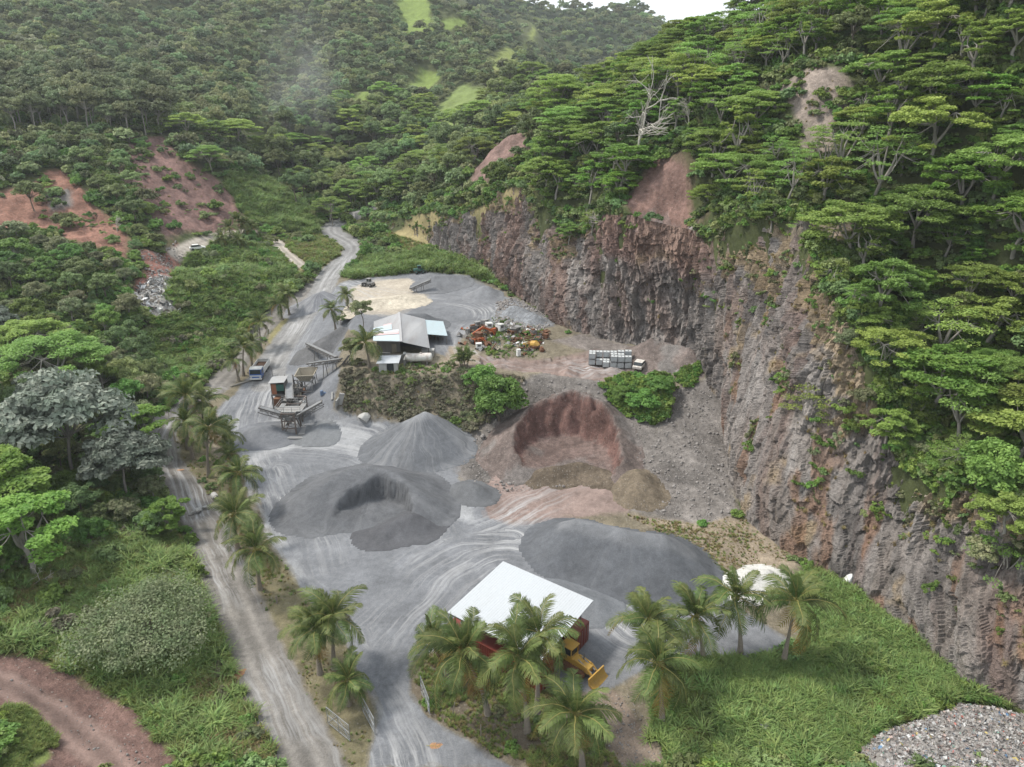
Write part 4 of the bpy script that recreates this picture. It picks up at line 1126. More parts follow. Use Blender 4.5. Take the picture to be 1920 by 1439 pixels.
# --- trees one can point at
put(K_SILVER, 'silver_leaf_tree', 150, 900, s=1.25, k=0, label='large tree with grey-silver leaves on the left slope above the bend of the dirt road')
put(K_SILVER, 'silver_leaf_tree', 248, 935, s=1.0, k=1, label='smaller silver-leaved tree nearest the bend of the left dirt road')
put(K_SILVER, 'silver_leaf_tree', 95, 800, s=.85, k=1, label='silver-leaved tree partly hidden behind the larger grey one on the left slope')
put(K_SILVER, 'silver_leaf_tree', -5, 660, s=.8, k=1, label='grey-leaved tree at the left edge of the frame behind the bright flat crowns')
put(K_ROUND, 'umbrella_shrub_tree', 280, 1225, s=1.0, sz=.95, label='wide rounded half-dry tree standing alone on the grass left of the dirt road', rad=6)
for (u, v, s, lb) in [(20, 900, 1.25, 'bright green flat-crowned tree at the left edge beside the silver tree'), (60, 1080, 1.1, 'low bright feathery tree at the left edge below the silver tree'),
                      (275, 845, .85, 'bright green flat-crowned tree between the silver tree and the palms at the road bend'), (-20, 1000, 1.2, 'bright feathery tree cut off by the left edge, second from the bottom'),
                      (325, 1000, .6, 'small bright green tree leaning over the dirt road left of the palms'), (-60, 820, 1.2, 'bright flat-crowned tree topmost at the left edge beside the silver leaves')]:
    put(K_FLATB, 'flat_topped_tree', u, v, s=s, label=lb, rad=5)
for (u, v, s, lb) in [(110, 745, 1.2, 'broad dark green flat-crowned tree on the left slope beside the eroded gully'), (60, 690, 1.0, 'flat-crowned tree behind the broad dark one at the left edge'),
                      (460, 285, 1.2, 'flat-crowned tree with a pale trunk standing above the brown slope left of the valley'), (400, 275, 1.2, 'flat-crowned tree left of the pale-trunked one on the left ridge'), (350, 265, 1.1, 'highest of the flat-crowned trees stepping down the left ridge'),
                      (400, 325, .9, 'yellow-green flat-crowned tree on top of the maroon slope'), (700, 375, 1.2, 'wide flat-crowned tree at the valley head right of the haul road'), (665, 365, 1.1, 'flat-crowned tree directly behind the top end of the haul road'), (745, 385, 1.0, 'flat-crowned tree at the valley head beside the grassy cliff end'),
                      (620, 415, .9, 'flat-crowned tree beside the haul road bend near the pole'), (1650, 700, .6, 'small green tree clinging to the brow above the near cliff')]:
    put(K_FLAT, 'flat_topped_tree', u, v, s=s, label=lb, rad=5)
put(K_BROAD, 'broadleaf_tree', 66, 398, s=.95, label='lone dark tree standing in front of the orange cut on the left', k=0)
put(K_BROAD, 'broadleaf_tree', 555, 385, s=1.1, label='tall broadleaf tree with a pale trunk left of the haul road end', k=3)
put(K_DENSE, 'leafy_tree', 935, 355, s=1.1, label='dense round green tree on the grass above the far cliff', cat='tree')
put(K_DENSE, 'leafy_tree', 935, 790, s=1.25, label='bright green bushy tree on the bank between the workshop and the red dirt heap')
put(K_DENSE, 'leafy_tree', 905, 735, s=.8, label='green bush on the bank edge behind the bright bushy tree')
put(K_DENSE, 'leafy_tree', 1205, 770, s=.75, label='bright green bush right of the red dirt heap, nearer one', sz=.7)
put(K_DENSE, 'leafy_tree', 1235, 735, s=.7, label='green creeper bush between the red heap and the talus, farther one', sz=.6)
put(K_DENSE, 'leafy_tree', 1165, 750, s=.6, label='low green bush touching the right shoulder of the red dirt heap', sz=.6)
put(K_DENSE, 'leafy_tree', 1850, 945, s=.9, k=0, label='dark dense tree on the near cliff ledge at the right edge', z=None)
put(K_DARK, 'dark_leafy_tree', 680, 625, s=.62, label='dark bare-looking bushy tree behind the workshop', k=0)
put(K_BROAD, 'broadleaf_tree', 660, 680, s=.55, label='bushy green tree left of the workshop under the palm', k=2)
put(K_BROAD, 'broadleaf_tree', 640, 610, s=.3, label='small green tree on the bench edge behind the crusher', k=2)
put(K_BARE, 'dead_tree', 1196, 310, s=1.45, k=0, sz=1.25, label='bleached leafless tree with spreading white limbs above the red scar', parts=('trunk',))
put(K_BARE, 'dead_tree', 1290, 250, s=.75, k=1, label='bare pale tree right of the bleached one under the dark crowns', parts=('trunk',))
put(K_BARE, 'dead_tree', 1130, 440, s=.75, k=2, label='leafless thin-branched tree on the brow left of the red scar', parts=('trunk',))
put(K_BARE, 'dead_tree', 1100, 450, s=.7, k=1, label='second leafless tree hanging over the brow farther left of the red scar', parts=('trunk',))
put(K_BARE, 'dead_tree', 75, 1090, s=.35, k=2, label='fallen heap of bare grey branches in the grass at the left', parts=('trunk',), tilt=(1.1, .3))
put(K_BARE, 'dead_tree', 220, 435, s=.45, k=1, label='thin dead tree at the right end of the orange cut', parts=('trunk',))
# leaning trees rooted in the near cliff
put(K_THIN, 'leaning_tree', 1530, 842, s=.8, k=0, label='sparse feathery tree rooted on the tan cliff ledge')
put(K_THIN, 'leaning_tree', 1790, 840, s=.9, k=1, label='sparse grey-limbed tree with a dark trunk above the near cliff')
put(K_THIN, 'leaning_tree', 1860, 1130, s=.55, k=1, label='half-bare tree clinging to the cliff face at the right edge')

# --- woods on the right-hand upland: flat-crowned trees, each its own
def wood(name, kinds, poly, dens, spacing, smin, smax, label, group, cat='tree', limit=300, mind=0, avoid_bare=True, weights=None, seed=0, sz=1.0, sdmin=None):
    r_ = np.random.default_rng(900 + seed)
    P_ = wpoly(poly)
    x, y = sample_poly(P_, dens, r_)
    if avoid_bare:
        m = bare_at(x, y) < .3; x, y = x[m], y[m]
    if sdmin is not None:
        sd, wb, _ = cliff_sd(x, y); m = sd > wb * 1.0 + sdmin; x, y = x[m], y[m]
    if len(TREES):
        T = np.array(TREES)
        m = (np.hypot(x[:, None] - T[None, :, 0], y[:, None] - T[None, :, 1]) > T[None, :, 2] * .55).all(1); x, y = x[m], y[m]
    k = thin(x, y, spacing); x, y = x[k], y[k]
    z = zat(x, y); m = in_view(x, y, z + 5, 620); x, y, z = x[m], y[m], z[m]
    o = np.argsort(np.hypot(x, y)); x, y, z = x[o][:limit], y[o][:limit], z[o][:limit]
    for i in range(len(x)):
        kd = kinds[r_.integers(len(kinds)) if weights is None else r_.choice(len(kinds), p=weights)]
        plant(kd, name, x[i], y[i], r_.uniform(smin, smax), r_.uniform(0, 6.28), label, group, cat, z[i] - .1, sz * r_.uniform(.85, 1.15))
        TREES.append((x[i], y[i], spacing))
    return len(x)
up1 = [(1310, 440), (1300, 300), (1280, 260), (1400, 200), (1440, 215), (1480, 300), (1550, 310), (1600, 240), (1640, 170), (1760, 80), (1940, -20), (2200, 100), (2100, 500), (1990, 840), (1900, 880), (1780, 840), (1680, 690), (1620, 560), (1560, 420), (1400, 420)]
K_UP = K_FLAT + K_FLATB + K_THIN + K_BROAD[:2] + K_FEATH
WUP = [.09] * 6 + [.05, .05, .08, .08, .03, .03, .07, .07]
n1 = wood('flat_topped_tree', K_UP, up1, .5, 3.7, .38, 1.1, 'light green flat-topped tree in the wood on the steep slope above the near cliff', 'flat-topped trees above the near cliff', limit=330, seed=1, sdmin=-1.2, weights=WUP)
up2 = [(1310, 240), (1220, 300), (1160, 380), (1090, 420), (1010, 360), (1000, 300), (1080, 200), (1180, 90), (1290, 0), (1420, -60), (1700, -90), (2000, -120), (1900, 20), (1700, 110), (1500, 130), (1400, 180)]
n2 = wood('canopy_tree', K_UP, up2, .4, 4.2, .55, 1.15, 'flat-crowned tree in the wood along the crest behind the red scar', 'flat-crowned trees along the right-hand crest', limit=280, seed=2, sdmin=-1.0, weights=WUP)
lr = [(-60, 255), (60, 260), (150, 262), (240, 262), (320, 270), (330, 225), (300, 180), (150, 150), (-80, 130)]
n3 = wood('tall_forest_tree', K_DARK, lr, .12, 5.2, .85, 1.2, 'tall dark tree with a pale straight trunk on the left ridge', 'tall dark trees on the left ridge', limit=150, seed=3)
vh = [(480, 300), (560, 370), (640, 395), (720, 395), (860, 345), (980, 250), (1060, 200), (1000, 150), (880, 200), (760, 190), (640, 200), (540, 240)]
n4 = wood('valley_tree', K_BROAD + K_FLAT[:3], vh, .08, 6.0, .8, 1.25, 'green tree in the wood at the head of the valley', 'trees at the valley head', limit=240, seed=4)
lm = [(-80, 455), (60, 450), (150, 480), (240, 510), (270, 560), (230, 640), (200, 720), (60, 640), (-80, 560)]
n5 = wood('hillside_tree', K_BROAD[:2] + K_MIX * 2, lm, .16, 4.4, .45, .8, 'rounded green tree on the bushy left slope below the orange cut', 'bushy trees on the left slope', limit=140, seed=5)
lt = [(60, 270), (230, 260), (260, 300), (240, 350), (290, 390), (350, 420), (330, 440), (240, 420), (160, 350), (60, 310)]
n6 = wood('terrace_tree', K_BROAD + K_DENSE, lt, .10, 4.4, .5, .85, 'green tree on the slope between the two red scars', 'trees between the red scars on the left', limit=60, seed=6, avoid_bare=True)
ll = [(-90, 760), (60, 820), (220, 880), (330, 960), (320, 1010), (150, 1010), (-90, 1040)]
lf = [(-120, 700), (60, 640), (200, 700), (250, 660), (300, 720), (300, 790), (280, 860), (300, 930), (325, 1010), (250, 1030), (100, 1050), (-120, 1090)]
n8 = wood('slope_tree', K_MIX + K_BROAD[:2] + K_DENSE[:1], lf, .3, 3.3, .38, .75, 'bushy half-dry tree among the crowns on the left slope beside the road bend', 'bushy trees beside the road bend', limit=110, seed=8)
n7 = wood('thicket_tree', K_BROAD[:3] + K_DENSE, ll, .1, 5.0, .35, .6, 'low bushy tree in the thicket under the silver trees', 'thicket trees left of the dirt road', limit=40, seed=7)
print('WOODS', n1, n2, n3, n4, n5, n6, n7)

K_DUST = shrub(97, mat=leafmat('dusty_leaf', (.15, .15, .095), (.23, .21, .145), .25, .6, .25, .02))
# --- shrubs, each its own
def shrubs(poly, dens, spacing, smin, smax, label, group, seed, kinds=K_SHRUB, limit=120, bare_ok=False):
    r_ = np.random.default_rng(700 + seed); P_ = wpoly(poly)
    x, y = sample_poly(P_, dens, r_)
    if not bare_ok:
        m = bare_at(x, y) < .4; x, y = x[m], y[m]
    k = thin(x, y, spacing)[:limit]
    for i in k:
        o = link('shrub', kinds[r_.integers(len(kinds))], None, (x[i], y[i], float(zat(x[i], y[i])) - .1))
        s = r_.uniform(smin, smax); o.scale = (s, s, s * r_.uniform(.8, 1.2)); o.rotation_euler = (0, 0, r_.uniform(0, 6.28))
        tag(o, label, 'shrub', group)
    return len(k)
shrubs([(640, 690), (700, 680), (880, 690), (905, 740), (880, 800), (760, 790), (640, 760)], .22, 2.2, .4, .8, 'dusty shrub on the steep bank below the workshop', 'shrubs on the bank below the workshop', 1, kinds=[K_SHRUB[3], K_DUST, K_DUST, K_SHRUB[0]])
shrubs([(440, 450), (500, 455), (545, 490), (480, 560), (420, 640), (350, 640), (330, 560), (380, 480)], .2, 2.8, .5, 1.4, 'green shrub on the grassy bank left of the haul road', 'shrubs on the left grassy bank', 2, limit=70)
shrubs([(900, 470), (960, 520), (1010, 560), (1060, 600), (1080, 640), (1000, 600), (930, 540), (860, 500)], .12, 3, .4, .8, 'small bush at the foot of the far cliff', 'bushes at the foot of the far cliff', 3, limit=25)
shrubs([(890, 600), (930, 590), (1010, 620), (1010, 660), (930, 670), (890, 640)], .6, 2.2, .3, .55, 'weedy bush growing through the scrap yard', 'bushes in the scrap yard', 4, limit=12, bare_ok=True)
shrubs([(1320, 880), (1370, 930), (1390, 990), (1330, 1000), (1290, 960)], .3, 2.2, .4, .7, 'small bush at the cliff foot beside the tan strip', 'bushes beside the tan strip', 5, limit=14)
shrubs([(790, 1250), (900, 1230), (980, 1320), (1100, 1330), (1150, 1400), (1100, 1439), (980, 1430), (890, 1380), (800, 1330)], .3, 2.2, .25, .55, 'low green shrub among the front palms', 'shrubs among the front palms', 6, limit=22)
shrubs([(330, 850), (400, 960), (440, 1000), (470, 900), (430, 830), (370, 800)], .3, 2.0, .3, .6, 'small shrub on the verge between the dirt road and the yard', 'shrubs on the palm verge', 7, limit=10)
shrubs([(380, 1000), (420, 1150), (480, 1300), (540, 1439), (330, 1439), (250, 1300), (300, 1050)], .25, 2.2, .4, .8, 'small shrub on the rough strip left of the dirt road', 'shrubs on the left strip', 8, limit=45)

shrubs([(-60, 1080), (150, 1030), (220, 1000), (330, 1010), (180, 1130), (150, 1230), (-60, 1220)], .12, 2.6, .45, 1.1, 'bushy green shrub in the rough grass left of the round half-dry tree', 'shrubs in the left grass', 9, limit=36, kinds=[K_SHRUB[0], K_SHRUB[1], K_DUST, K_SHRUB[3]])
shrubs([(260, 640), (330, 640), (420, 690), (400, 730), (330, 790), (280, 760), (240, 700)], .2, 2.4, .5, 1.1, 'shrub in the shallow gully left of the dirt road', 'shrubs in the gully', 10, limit=40, kinds=[K_SHRUB[0], K_DUST, K_SHRUB[3]])
# --- palms
def frond_mesh(seed, L=3.6, arch=.9, mat=L_PALM, n=34, wind=.35):
    """arched midrib with two rows of drooping leaflets; grows along +X"""
    r_ = np.random.default_rng(seed); mb = MB()
    pts = []
    for t in np.linspace(0, 1, 9):
        pts.append((L * (t - .18 * arch * t ** 3), .12 * L * math.sin(t * 2) * r_.uniform(-.2, .2), L * (.30 * t * (1.3 - .3 * arch) - .62 * arch * t ** 2.3)))
    mb.tube(pts, list(np.linspace(.05, .012, 9)), 5, 0, False)
    pt = np.array(pts); tt = np.linspace(0, 1, 9)
    for i in range(n):
        t = .13 + .87 * (i + .5) / n
        p = np.array([np.interp(t, tt, pt[:, k]) for k in range(3)]); p2 = np.array([np.interp(min(1, t + .03), tt, pt[:, k]) for k in range(3)])
        d = (p2 - p) if t < .97 else (p - np.array([np.interp(t - .03, tt, pt[:, k]) for k in range(3)])); d /= np.linalg.norm(d) + 1e-9
        side = np.cross(d, [0, 0, 1.0]); side /= np.linalg.norm(side) + 1e-9; up = np.cross(side, d)
        ll = L * .27 * (math.sin(math.pi * (.12 + .86 * t)) ** .6) * r_.uniform(.85, 1.1)
        for sg in (-1, 1):
            out = side * sg * .85 + d * .55 + up * r_.uniform(-.05, .2); out /= np.linalg.norm(out)
            w = d * .046
            a = p; b = p + out * ll * .5 - np.array([0, 0, .05 * ll]); c = p + out * ll * .95 - np.array([0, 0, ll * r_.uniform(.28, .55)])
            mb.add([a - w * .7, a + w * .7, b + w, b - w], [(0, 1, 2, 3)], 1)
            mb.add([b - w, b + w, c + w * .15, c - w * .15], [(0, 1, 2, 3)], 1)
    return mb.mesh('frond', [M_RACHIS, mat])
FRONDS = [frond_mesh(200 + i, 3.7, [.45, .7, .95, 1.2, 1.45][i]) for i in range(5)]
FROND_OLD = [frond_mesh(210 + i, 3.3, 1.5, L_PALMY, 24) for i in range(2)]
def palm_trunk(seed, Hh, lx, ly):
    r_ = np.random.default_rng(seed); mb = MB(); pts = []; rad = []
    for t in np.linspace(0, 1, 14):
        pts.append((lx * t ** 1.6, ly * t ** 1.6, Hh * t - .3)); rad.append(.24 * (1 - t) ** 3 + .155 - .045 * t)
    mb.tube(pts, rad, 9)
    k = len(mb.f)
    # ring scars
    for t in np.arange(.06, .97, .35 / max(Hh, 1)):
        c = (lx * t ** 1.6, ly * t ** 1.6, Hh * t - .3); r0 = .24 * (1 - t) ** 3 + .155 - .045 * t
        mb.tube([(c[0], c[1], c[2] - .02), (c[0], c[1], c[2] + .03)], [r0 * 1.10, r0 * 1.04], 9)
    return mb.mesh('trunk', BARK_PALM, True)
def nut_mesh():
    mb = MB(); r_ = random.Random(4)
    for i in range(7):
        a = i * .9; mb.tube([(.3 * math.cos(a), .3 * math.sin(a), -.35), (.3 * math.cos(a), .3 * math.sin(a), -.2), (.3 * math.cos(a), .3 * math.sin(a), -.02)], [.07, .14, .05], 6)
    return mb.mesh('coconuts', paint('coconut_husk', (.22, .19, .05), .7, 0, (.2, .1, .04), .5, 2))
NUTS = nut_mesh()
NPALM = [0]
def palm(uc, vc, ub, vb, label, scale=1.0, n=22, big=True, group=None):
    """coconut palm from its foot and the middle of its crown"""
    b = hit(ub, vb)
    d = ray(uc, vc); t = (b[1] - .1) / d[1]
    c = np.array([0, 0, CAM_H]) + d * t
    Hh = max(2.0, c[2] - b[2])
    i = NPALM[0]; NPALM[0] += 1
    r_ = np.random.default_rng(3000 + i)
    root = empty('coconut_palm', b, 0, label, 'palm', group)
    lx, ly = c[0] - b[0], r_.uniform(-.4, .4)
    link('trunk', palm_trunk(i, Hh, lx, ly), root)
    a0 = r_.uniform(0, 6.28)
    top = (lx, ly, Hh - .35)
    for k in range(n):
        t = (k + .5) / n
        a = a0 + k * 2.39996
        old = t > .9
        me = FROND_OLD[k % 2] if old else FRONDS[min(4, int(t * 5 + r_.uniform(-.4, .6)))]
        f = link('frond', me, root, top)
        el = math.radians(72 - 98 * t + r_.normal() * 11)      # young fronds upright, old ones hanging
        # trade wind pushes the fronds toward +X a little
        w = math.radians(20) * math.cos(a)
        f.rotation_euler = (r_.normal() * .3, -(el - w * .7), a + r_.normal() * .22)
        s = scale * r_.uniform(.85, 1.08) * (.62 + .5 * min(1, t * 3)) 
        f.scale = (s, s, s)
        if old: f['label'] = 'yellowed hanging frond'
    if big: link('coconuts', NUTS, root, top)
    return root
PALMS = [
 (590, 1175, 600, 1264, 'coconut palm by the main entrance track, behind-left one of the entrance pair', .92), (622, 1160, 627, 1256, 'tall coconut palm by the main entrance track, right one of the entrance pair', 1.0),
 (652, 1268, 654, 1322, 'short young palm beside the left wire gate', .72), (868, 1215, 915, 1344, 'leaning coconut palm in front of the left corner of the white open shed', 1.12),
 (808, 1205, 838, 1275, 'smaller palm half hidden left of the leaning palm at the white shed', .8), (972, 1225, 989, 1375, 'coconut palm with drooping orange-brown fronds in front of the white shed', 1.1),
 (1012, 1180, 1007, 1345, 'palm overlapping the front corner of the white shed roof, next to the loader', .98), (1078, 1335, 1092, 1445, 'big palm nearest the bottom edge, in front of the yellow loader', 1.02),
 (1218, 1165, 1228, 1290, 'coconut palm right of the loader, behind the large drooping one', .98), (1234, 1245, 1241, 1359, 'large drooping palm right of the dirt track', 1.05),
 (1303, 1150, 1318, 1238, 'palm at the edge of the yard, left neighbour of the pair by the white sand', .95), (1382, 1118, 1387, 1232, 'palm in front of the white sand heap, left one of the right-hand pair', 1.0),
 (1492, 1122, 1468, 1248, 'rightmost palm of the row, leaning right in front of the tall cane grass', 1.12),
 (480, 1025, 488, 1108, 'palm on the verge beside the yard, lowest of the left row', 1.0), (437, 962, 446, 1030, 'palm on the verge beside the rubble lumps, second lowest of the left row', .98),
 (447, 882, 453, 955, 'palm on the verge opposite the dug-out gravel mound', .92), (388, 800, 392, 895, 'tall palm on the verge inside the road bend', .98), (420, 812, 430, 885, 'dark-crowned palm leaning toward the yard inside the road bend', .85),
 (430, 848, 433, 900, 'small palm under the dark-crowned one inside the road bend', .62), (348, 740, 352, 842, 'largest palm at the outer side of the road bend', 1.15), (378, 752, 384, 838, 'palm directly right of the largest one at the road bend', 1.0),
 (346, 788, 362, 862, 'palm low at the road bend in front of the largest one', .85),
 (437, 672, 448, 715, 'thin palm beside the truck, leftmost of the three there', .72), (457, 648, 457, 705, 'palm left of the truck, middle one of the three there', .82), (472, 640, 473, 690, 'palm just behind the truck, farthest of the three there', .72),
 (485, 603, 490, 657, 'lone palm between the two roads behind the truck', .92), (522, 568, 530, 602, 'palm by the parallel roads, nearer of the far pair', .82), (535, 548, 543, 592, 'palm by the parallel roads, taller of the far pair', .92),
 (621, 578, 630, 622, 'palm on the dark heap above the crusher', .78), (648, 552, 655, 590, 'palm behind the dark bushy tree near the workshop', .72), (684, 640, 693, 690, 'large palm touching the left wall of the workshop', 1.05),
 (430, 425, 432, 452, 'palm of the far clump by the pale side road, tallest', .9), (446, 412, 447, 442, 'palm of the far clump, at its back', .85), (458, 418, 458, 445, 'palm of the far clump, right of the tallest', .85),
 (472, 424, 471, 442, 'palm of the far clump, rightmost', .8), (415, 445, 416, 462, 'palm of the far clump, short one at the left', .75), (445, 448, 446, 466, 'palm of the far clump, short one in front', .75)]
for p in PALMS: palm(*p[:5], scale=p[5] * 1.16, n=19 if p[1] > 950 else 18, big=p[1] > 700, group='coconut palms around the quarry')
# a dense clump palm at the bench edge
def clump_palm(u, v, label):
    b = hit(u, v); root = empty('clump_palm', b, 0, label, 'palm'); r_ = np.random.default_rng(77)
    mb = MB()
    for k in range(9):
        a = k * .7; mb.tube([(.5 * math.cos(a), .5 * math.sin(a), -.3), (.8 * math.cos(a), .8 * math.sin(a), 1.0), (1.0 * math.cos(a), 1.0 * math.sin(a), 2.0)], [.09, .07, .05], 5)
    mb.build('stems', BARK_PALM, root)
    for k in range(46):
        f = link('frond', FRONDS[int(r_.integers(0, 4))], root, (r_.uniform(-1, 1), r_.uniform(-1, 1), r_.uniform(.9, 2.6)))
        f.rotation_euler = (r_.normal() * .2, -math.radians(r_.uniform(-5, 75)), r_.uniform(0, 6.28)); s = r_.uniform(.5, .75); f.scale = (s, s, s)
clump_palm(870, 690, 'dense many-stemmed palm clump at the bench edge right of the workshop')

# --- masses
def cand(n, rmin, rmax, thmax=44, power=1.0):
    th = rg.uniform(-R(thmax), R(thmax), n); r = rmin * (rmax / rmin) ** (rg.uniform(0, 1, n) ** power)
    return r * np.sin(th), r * np.cos(th)
def clear_of_cliff(x, y, lo=-1.2, hi=1.0):
    sd, wb, ss = cliff_sd(x, y)
    return (sd < lo) | (sd > wb * 1.0 + hi)
# far forest, one crown per point
x = rg.uniform(-420, 460, 95000); y = rg.uniform(205, 760, 95000)
z = zat(np.clip(x, GX0, GX1), np.clip(y, GY0, GY1)); 
inr = (x > GX0) & (x < GX1) & (y < GY1)
z = np.where(inr, z, height(x, y))
m = (bare_at(x, y) < .25) & in_view(x, y, z + 6, 100) & clear_of_cliff(x, y, -14, 1)
not_field = np.ones(len(x), bool)
for nm, poly, *_ in A_W:
    if nm in ('far_field', 'left_bank', 'grass_brow', 'far_verge', 'left_mid_slope'): not_field &= ~inpoly(poly, x, y)
m &= not_field & ~((y < 300) & (x > -95) & (x < -30) & (z < 17)) & ~((y < 250) & (x < 0) & (z < 20))
x, y, z = x[m], y[m], z[m]
T = np.array([t for t in TREES if t[1] > 190])
m = np.ones(len(x), bool)
for tx, ty, tr_ in T: m &= (x - tx) ** 2 + (y - ty) ** 2 > (tr_ * .6) ** 2
x, y, z = x[m], y[m], z[m]
sp = np.interp(np.hypot(x, y), [200, 350, 700], [3.6, 3.9, 5.0])
k = thin(x, y, sp); x, y, z = x[k], y[k], z[k]
s = np.interp(np.hypot(x, y), [200, 350, 700], [.66, .76, .9]) * rg.uniform(.6, 1.2, len(x))
print('FOREST', len(x))
scatter('forest', 'dense dark green forest covering the mountain slopes', np.stack([x, y, z - .8], 1), K_FAR + [K_FARX], s, .06, 1, weights=[.24, .22, .2, .16, .165, .015])
fi = rg.integers(0, FHX.size, 9000)
fx = FHX.ravel()[fi] + rg.uniform(-2, 2, 9000); fy = FHY.ravel()[fi] + rg.uniform(-2, 2, 9000); fz = FHZ.ravel()[fi]
m = in_view(fx, fy, fz + 4, 60) & (fy < 1000); fx, fy, fz = fx[m], fy[m], fz[m]; k = thin(fx, fy, 5.5)
scatter('far_forest', 'distant blue-green forest on the far mountain under the sky', np.stack([fx[k], fy[k], fz[k] - 1], 1), K_FAR, rg.uniform(.8, 1.4, len(k)), .05, 2)
# undergrowth over every vegetated slope
x, y = cand(64000, 36, 330, 57)
z = zat(x, y); b = bare_at(x, y)
m = (b < .22) & in_view(x, y, z, 560) & clear_of_cliff(x, y, -.6, -.6)
gr = np.zeros(len(x), bool)
for nm, poly, *_ in A_W:
    if nm in ('left_grass', 'tan_strip', 'verge', 'verge_upper', 'verge_far', 'palm_island', 'side_strip', 'grass_brow', 'far_field', 'far_verge', 'quarry_floor', 'left_bank', 'left_mid_slope'): gr |= inpoly(poly, x, y)
RG = wpoly([(1250, 1250), (1330, 1235), (1480, 1240), (1520, 1200), (1490, 1090), (1530, 1070), (1620, 1110), (1720, 1200), (1800, 1290), (1960, 1350), (1960, 1460), (1160, 1460), (1220, 1380)])
gr |= inpoly(RG, x, y)
_sd, _wb, _ = cliff_sd(x, y)
gr &= (_sd < .6 * _wb) | (y > 150)
mm = m & ~gr
s = np.interp(np.hypot(x, y), [60, 150, 330], [.8, 1.0, 1.7]) * rg.uniform(.6, 1.3, len(x))
print('UNDER', mm.sum())
scatter('undergrowth', 'leafy undergrowth covering the slopes between the trees', np.stack([x, y, z - .1], 1)[mm], K_LOW + K_SHRUB[:3], s[mm], .15, 3, weights=[.26, .26, .12, .14, .14, .08])
# grass
def grass(name, label, poly, n, kinds, smin, smax, seed, zs=1.0, weights=None, bare_max=.4, clump=0.0, dry=None):
    r_ = np.random.default_rng(seed); P_ = poly if isinstance(poly, np.ndarray) else wpoly(poly)
    area_n = n
    x0, y0 = P_[:, :2].min(0); x1, y1 = P_[:, :2].max(0)
    x = r_.uniform(x0, x1, n * 3); y = r_.uniform(y0, y1, n * 3); m = inpoly(P_, x, y) & (bare_at(x, y) < bare_max)
    if clump: m &= fbm(x / 2.6, y / 2.6, 3, seed) > clump
    m &= clear_of_cliff(x, y, -.3, 1) & ~inpoly(RUB, x, y)
    x, y = x[m][:n], y[m][:n]
    hs = 1 + .6 * fbm(x / 5, y / 5, 3, seed + 1)
    o = scatter(name, label, np.stack([x, y, zat(x, y) - .03], 1), kinds, r_.uniform(smin, smax, len(x)) * hs, .18, seed, zs, weights)
    if dry is not None:      # drier patches: other kinds where the ground is poor
        pk = np.zeros(len(x), np.int32); o.data.attributes['pick'].data.foreach_get('value', pk)
        m = fbm(x / 6, y / 6, 4, seed + 2) + .25 * r_.normal(size=len(x)) > .12
        pk[m] = r_.choice(dry, m.sum()); o.data.attributes['pick'].data.foreach_set('value', pk)
RUB = wpoly([(1600, 1420), (1640, 1372), (1700, 1352), (1760, 1328), (1790, 1316), (1850, 1322), (1925, 1340), (2040, 1370), (2040, 1520), (1600, 1520)])
grass('cane_grass', 'tall arching cane grass at the foot of the near cliff', RG, 8000, K_CANE + K_TUFT + K_LOW[:1] + K_DRYG[:1], .42, .95, 21, weights=[.2, .2, .2, .1, .1, .05, .11, .04], dry=[3, 4, 5, 7])
grass('rough_grass', 'rough green grass on the left slope', [(-80, 1060), (100, 1000), (230, 960), (340, 1000), (400, 1150), (470, 1300), (560, 1445), (300, 1445), (200, 1310), (60, 1230), (-80, 1225)], 9000, K_TUFT + K_CANE[:1] + K_DRYG[:1], .5, 1.0, 22, weights=[.24, .24, .22, .18, .12], dry=[4, 4, 0, 4])
grass('verge_grass', 'short half-dry grass on the verges between road and yard', [(318, 810), (350, 795), (440, 880), (500, 1010), (560, 1100), (650, 1220), (705, 1340), (690, 1445), (650, 1445), (590, 1340), (510, 1180), (450, 1060), (390, 950)], 3800, K_TUFT + K_DRYG, .22, .45, 23, clump=-.1)
grass('island_grass', 'patchy weeds and dry grass among the front palms', [(770, 1250), (800, 1230), (890, 1215), (1000, 1290), (1170, 1330), (1240, 1445), (960, 1445), (900, 1400), (800, 1340), (768, 1300)], 2600, K_TUFT + K_DRYG, .3, .65, 24, clump=-.1)
grass('bank_grass', 'bright grass on the left bank', [(280, 650), (330, 500), (430, 450), (540, 470), (560, 520), (520, 560), (440, 640), (380, 700), (300, 720)], 7500, K_CANE + K_TUFT + K_LOW[:1] + K_DRYG[:1], .5, 1.2, 25, weights=[.18, .18, .18, .12, .12, .08, .1, .04], dry=[3, 4, 7, 5, 6])
grass('field_grass', 'yellow-green grass at the far end of the quarry floor', [(640, 520), (690, 485), (800, 470), (880, 490), (930, 530), (880, 520), (780, 512), (700, 530)], 2500, K_CANE + K_DRYG, .8, 1.4, 26)
grass('brow_grass', 'dry grass on the brow of the far cliff', [(715, 445), (760, 415), (870, 385), (990, 345), (1010, 372), (900, 430), (840, 450), (770, 475)], 3000, K_TUFT + K_DRYG, .8, 1.5, 27)
grass('roadside_grass', 'dry grass beside the haul road bend', [(500, 440), (600, 440), (650, 470), (620, 500), (540, 500)], 2200, K_TUFT + K_DRYG, .7, 1.4, 28)
grass('strip_grass', 'sparse dry grass on the tan strip below the cliff', [(1170, 965), (1320, 985), (1390, 965), (1500, 1060), (1440, 1100), (1330, 1060), (1240, 1000)], 1500, K_DRYG + K_TUFT[:1], .2, .45, 29, clump=0, bare_max=2)
grass('scrap_weeds', 'weeds in and around the scrap yard', [(870, 620), (940, 590), (1020, 620), (1010, 670), (930, 675), (890, 650)], 460, K_TUFT + K_LOW[:2], .3, .6, 30, bare_max=2)
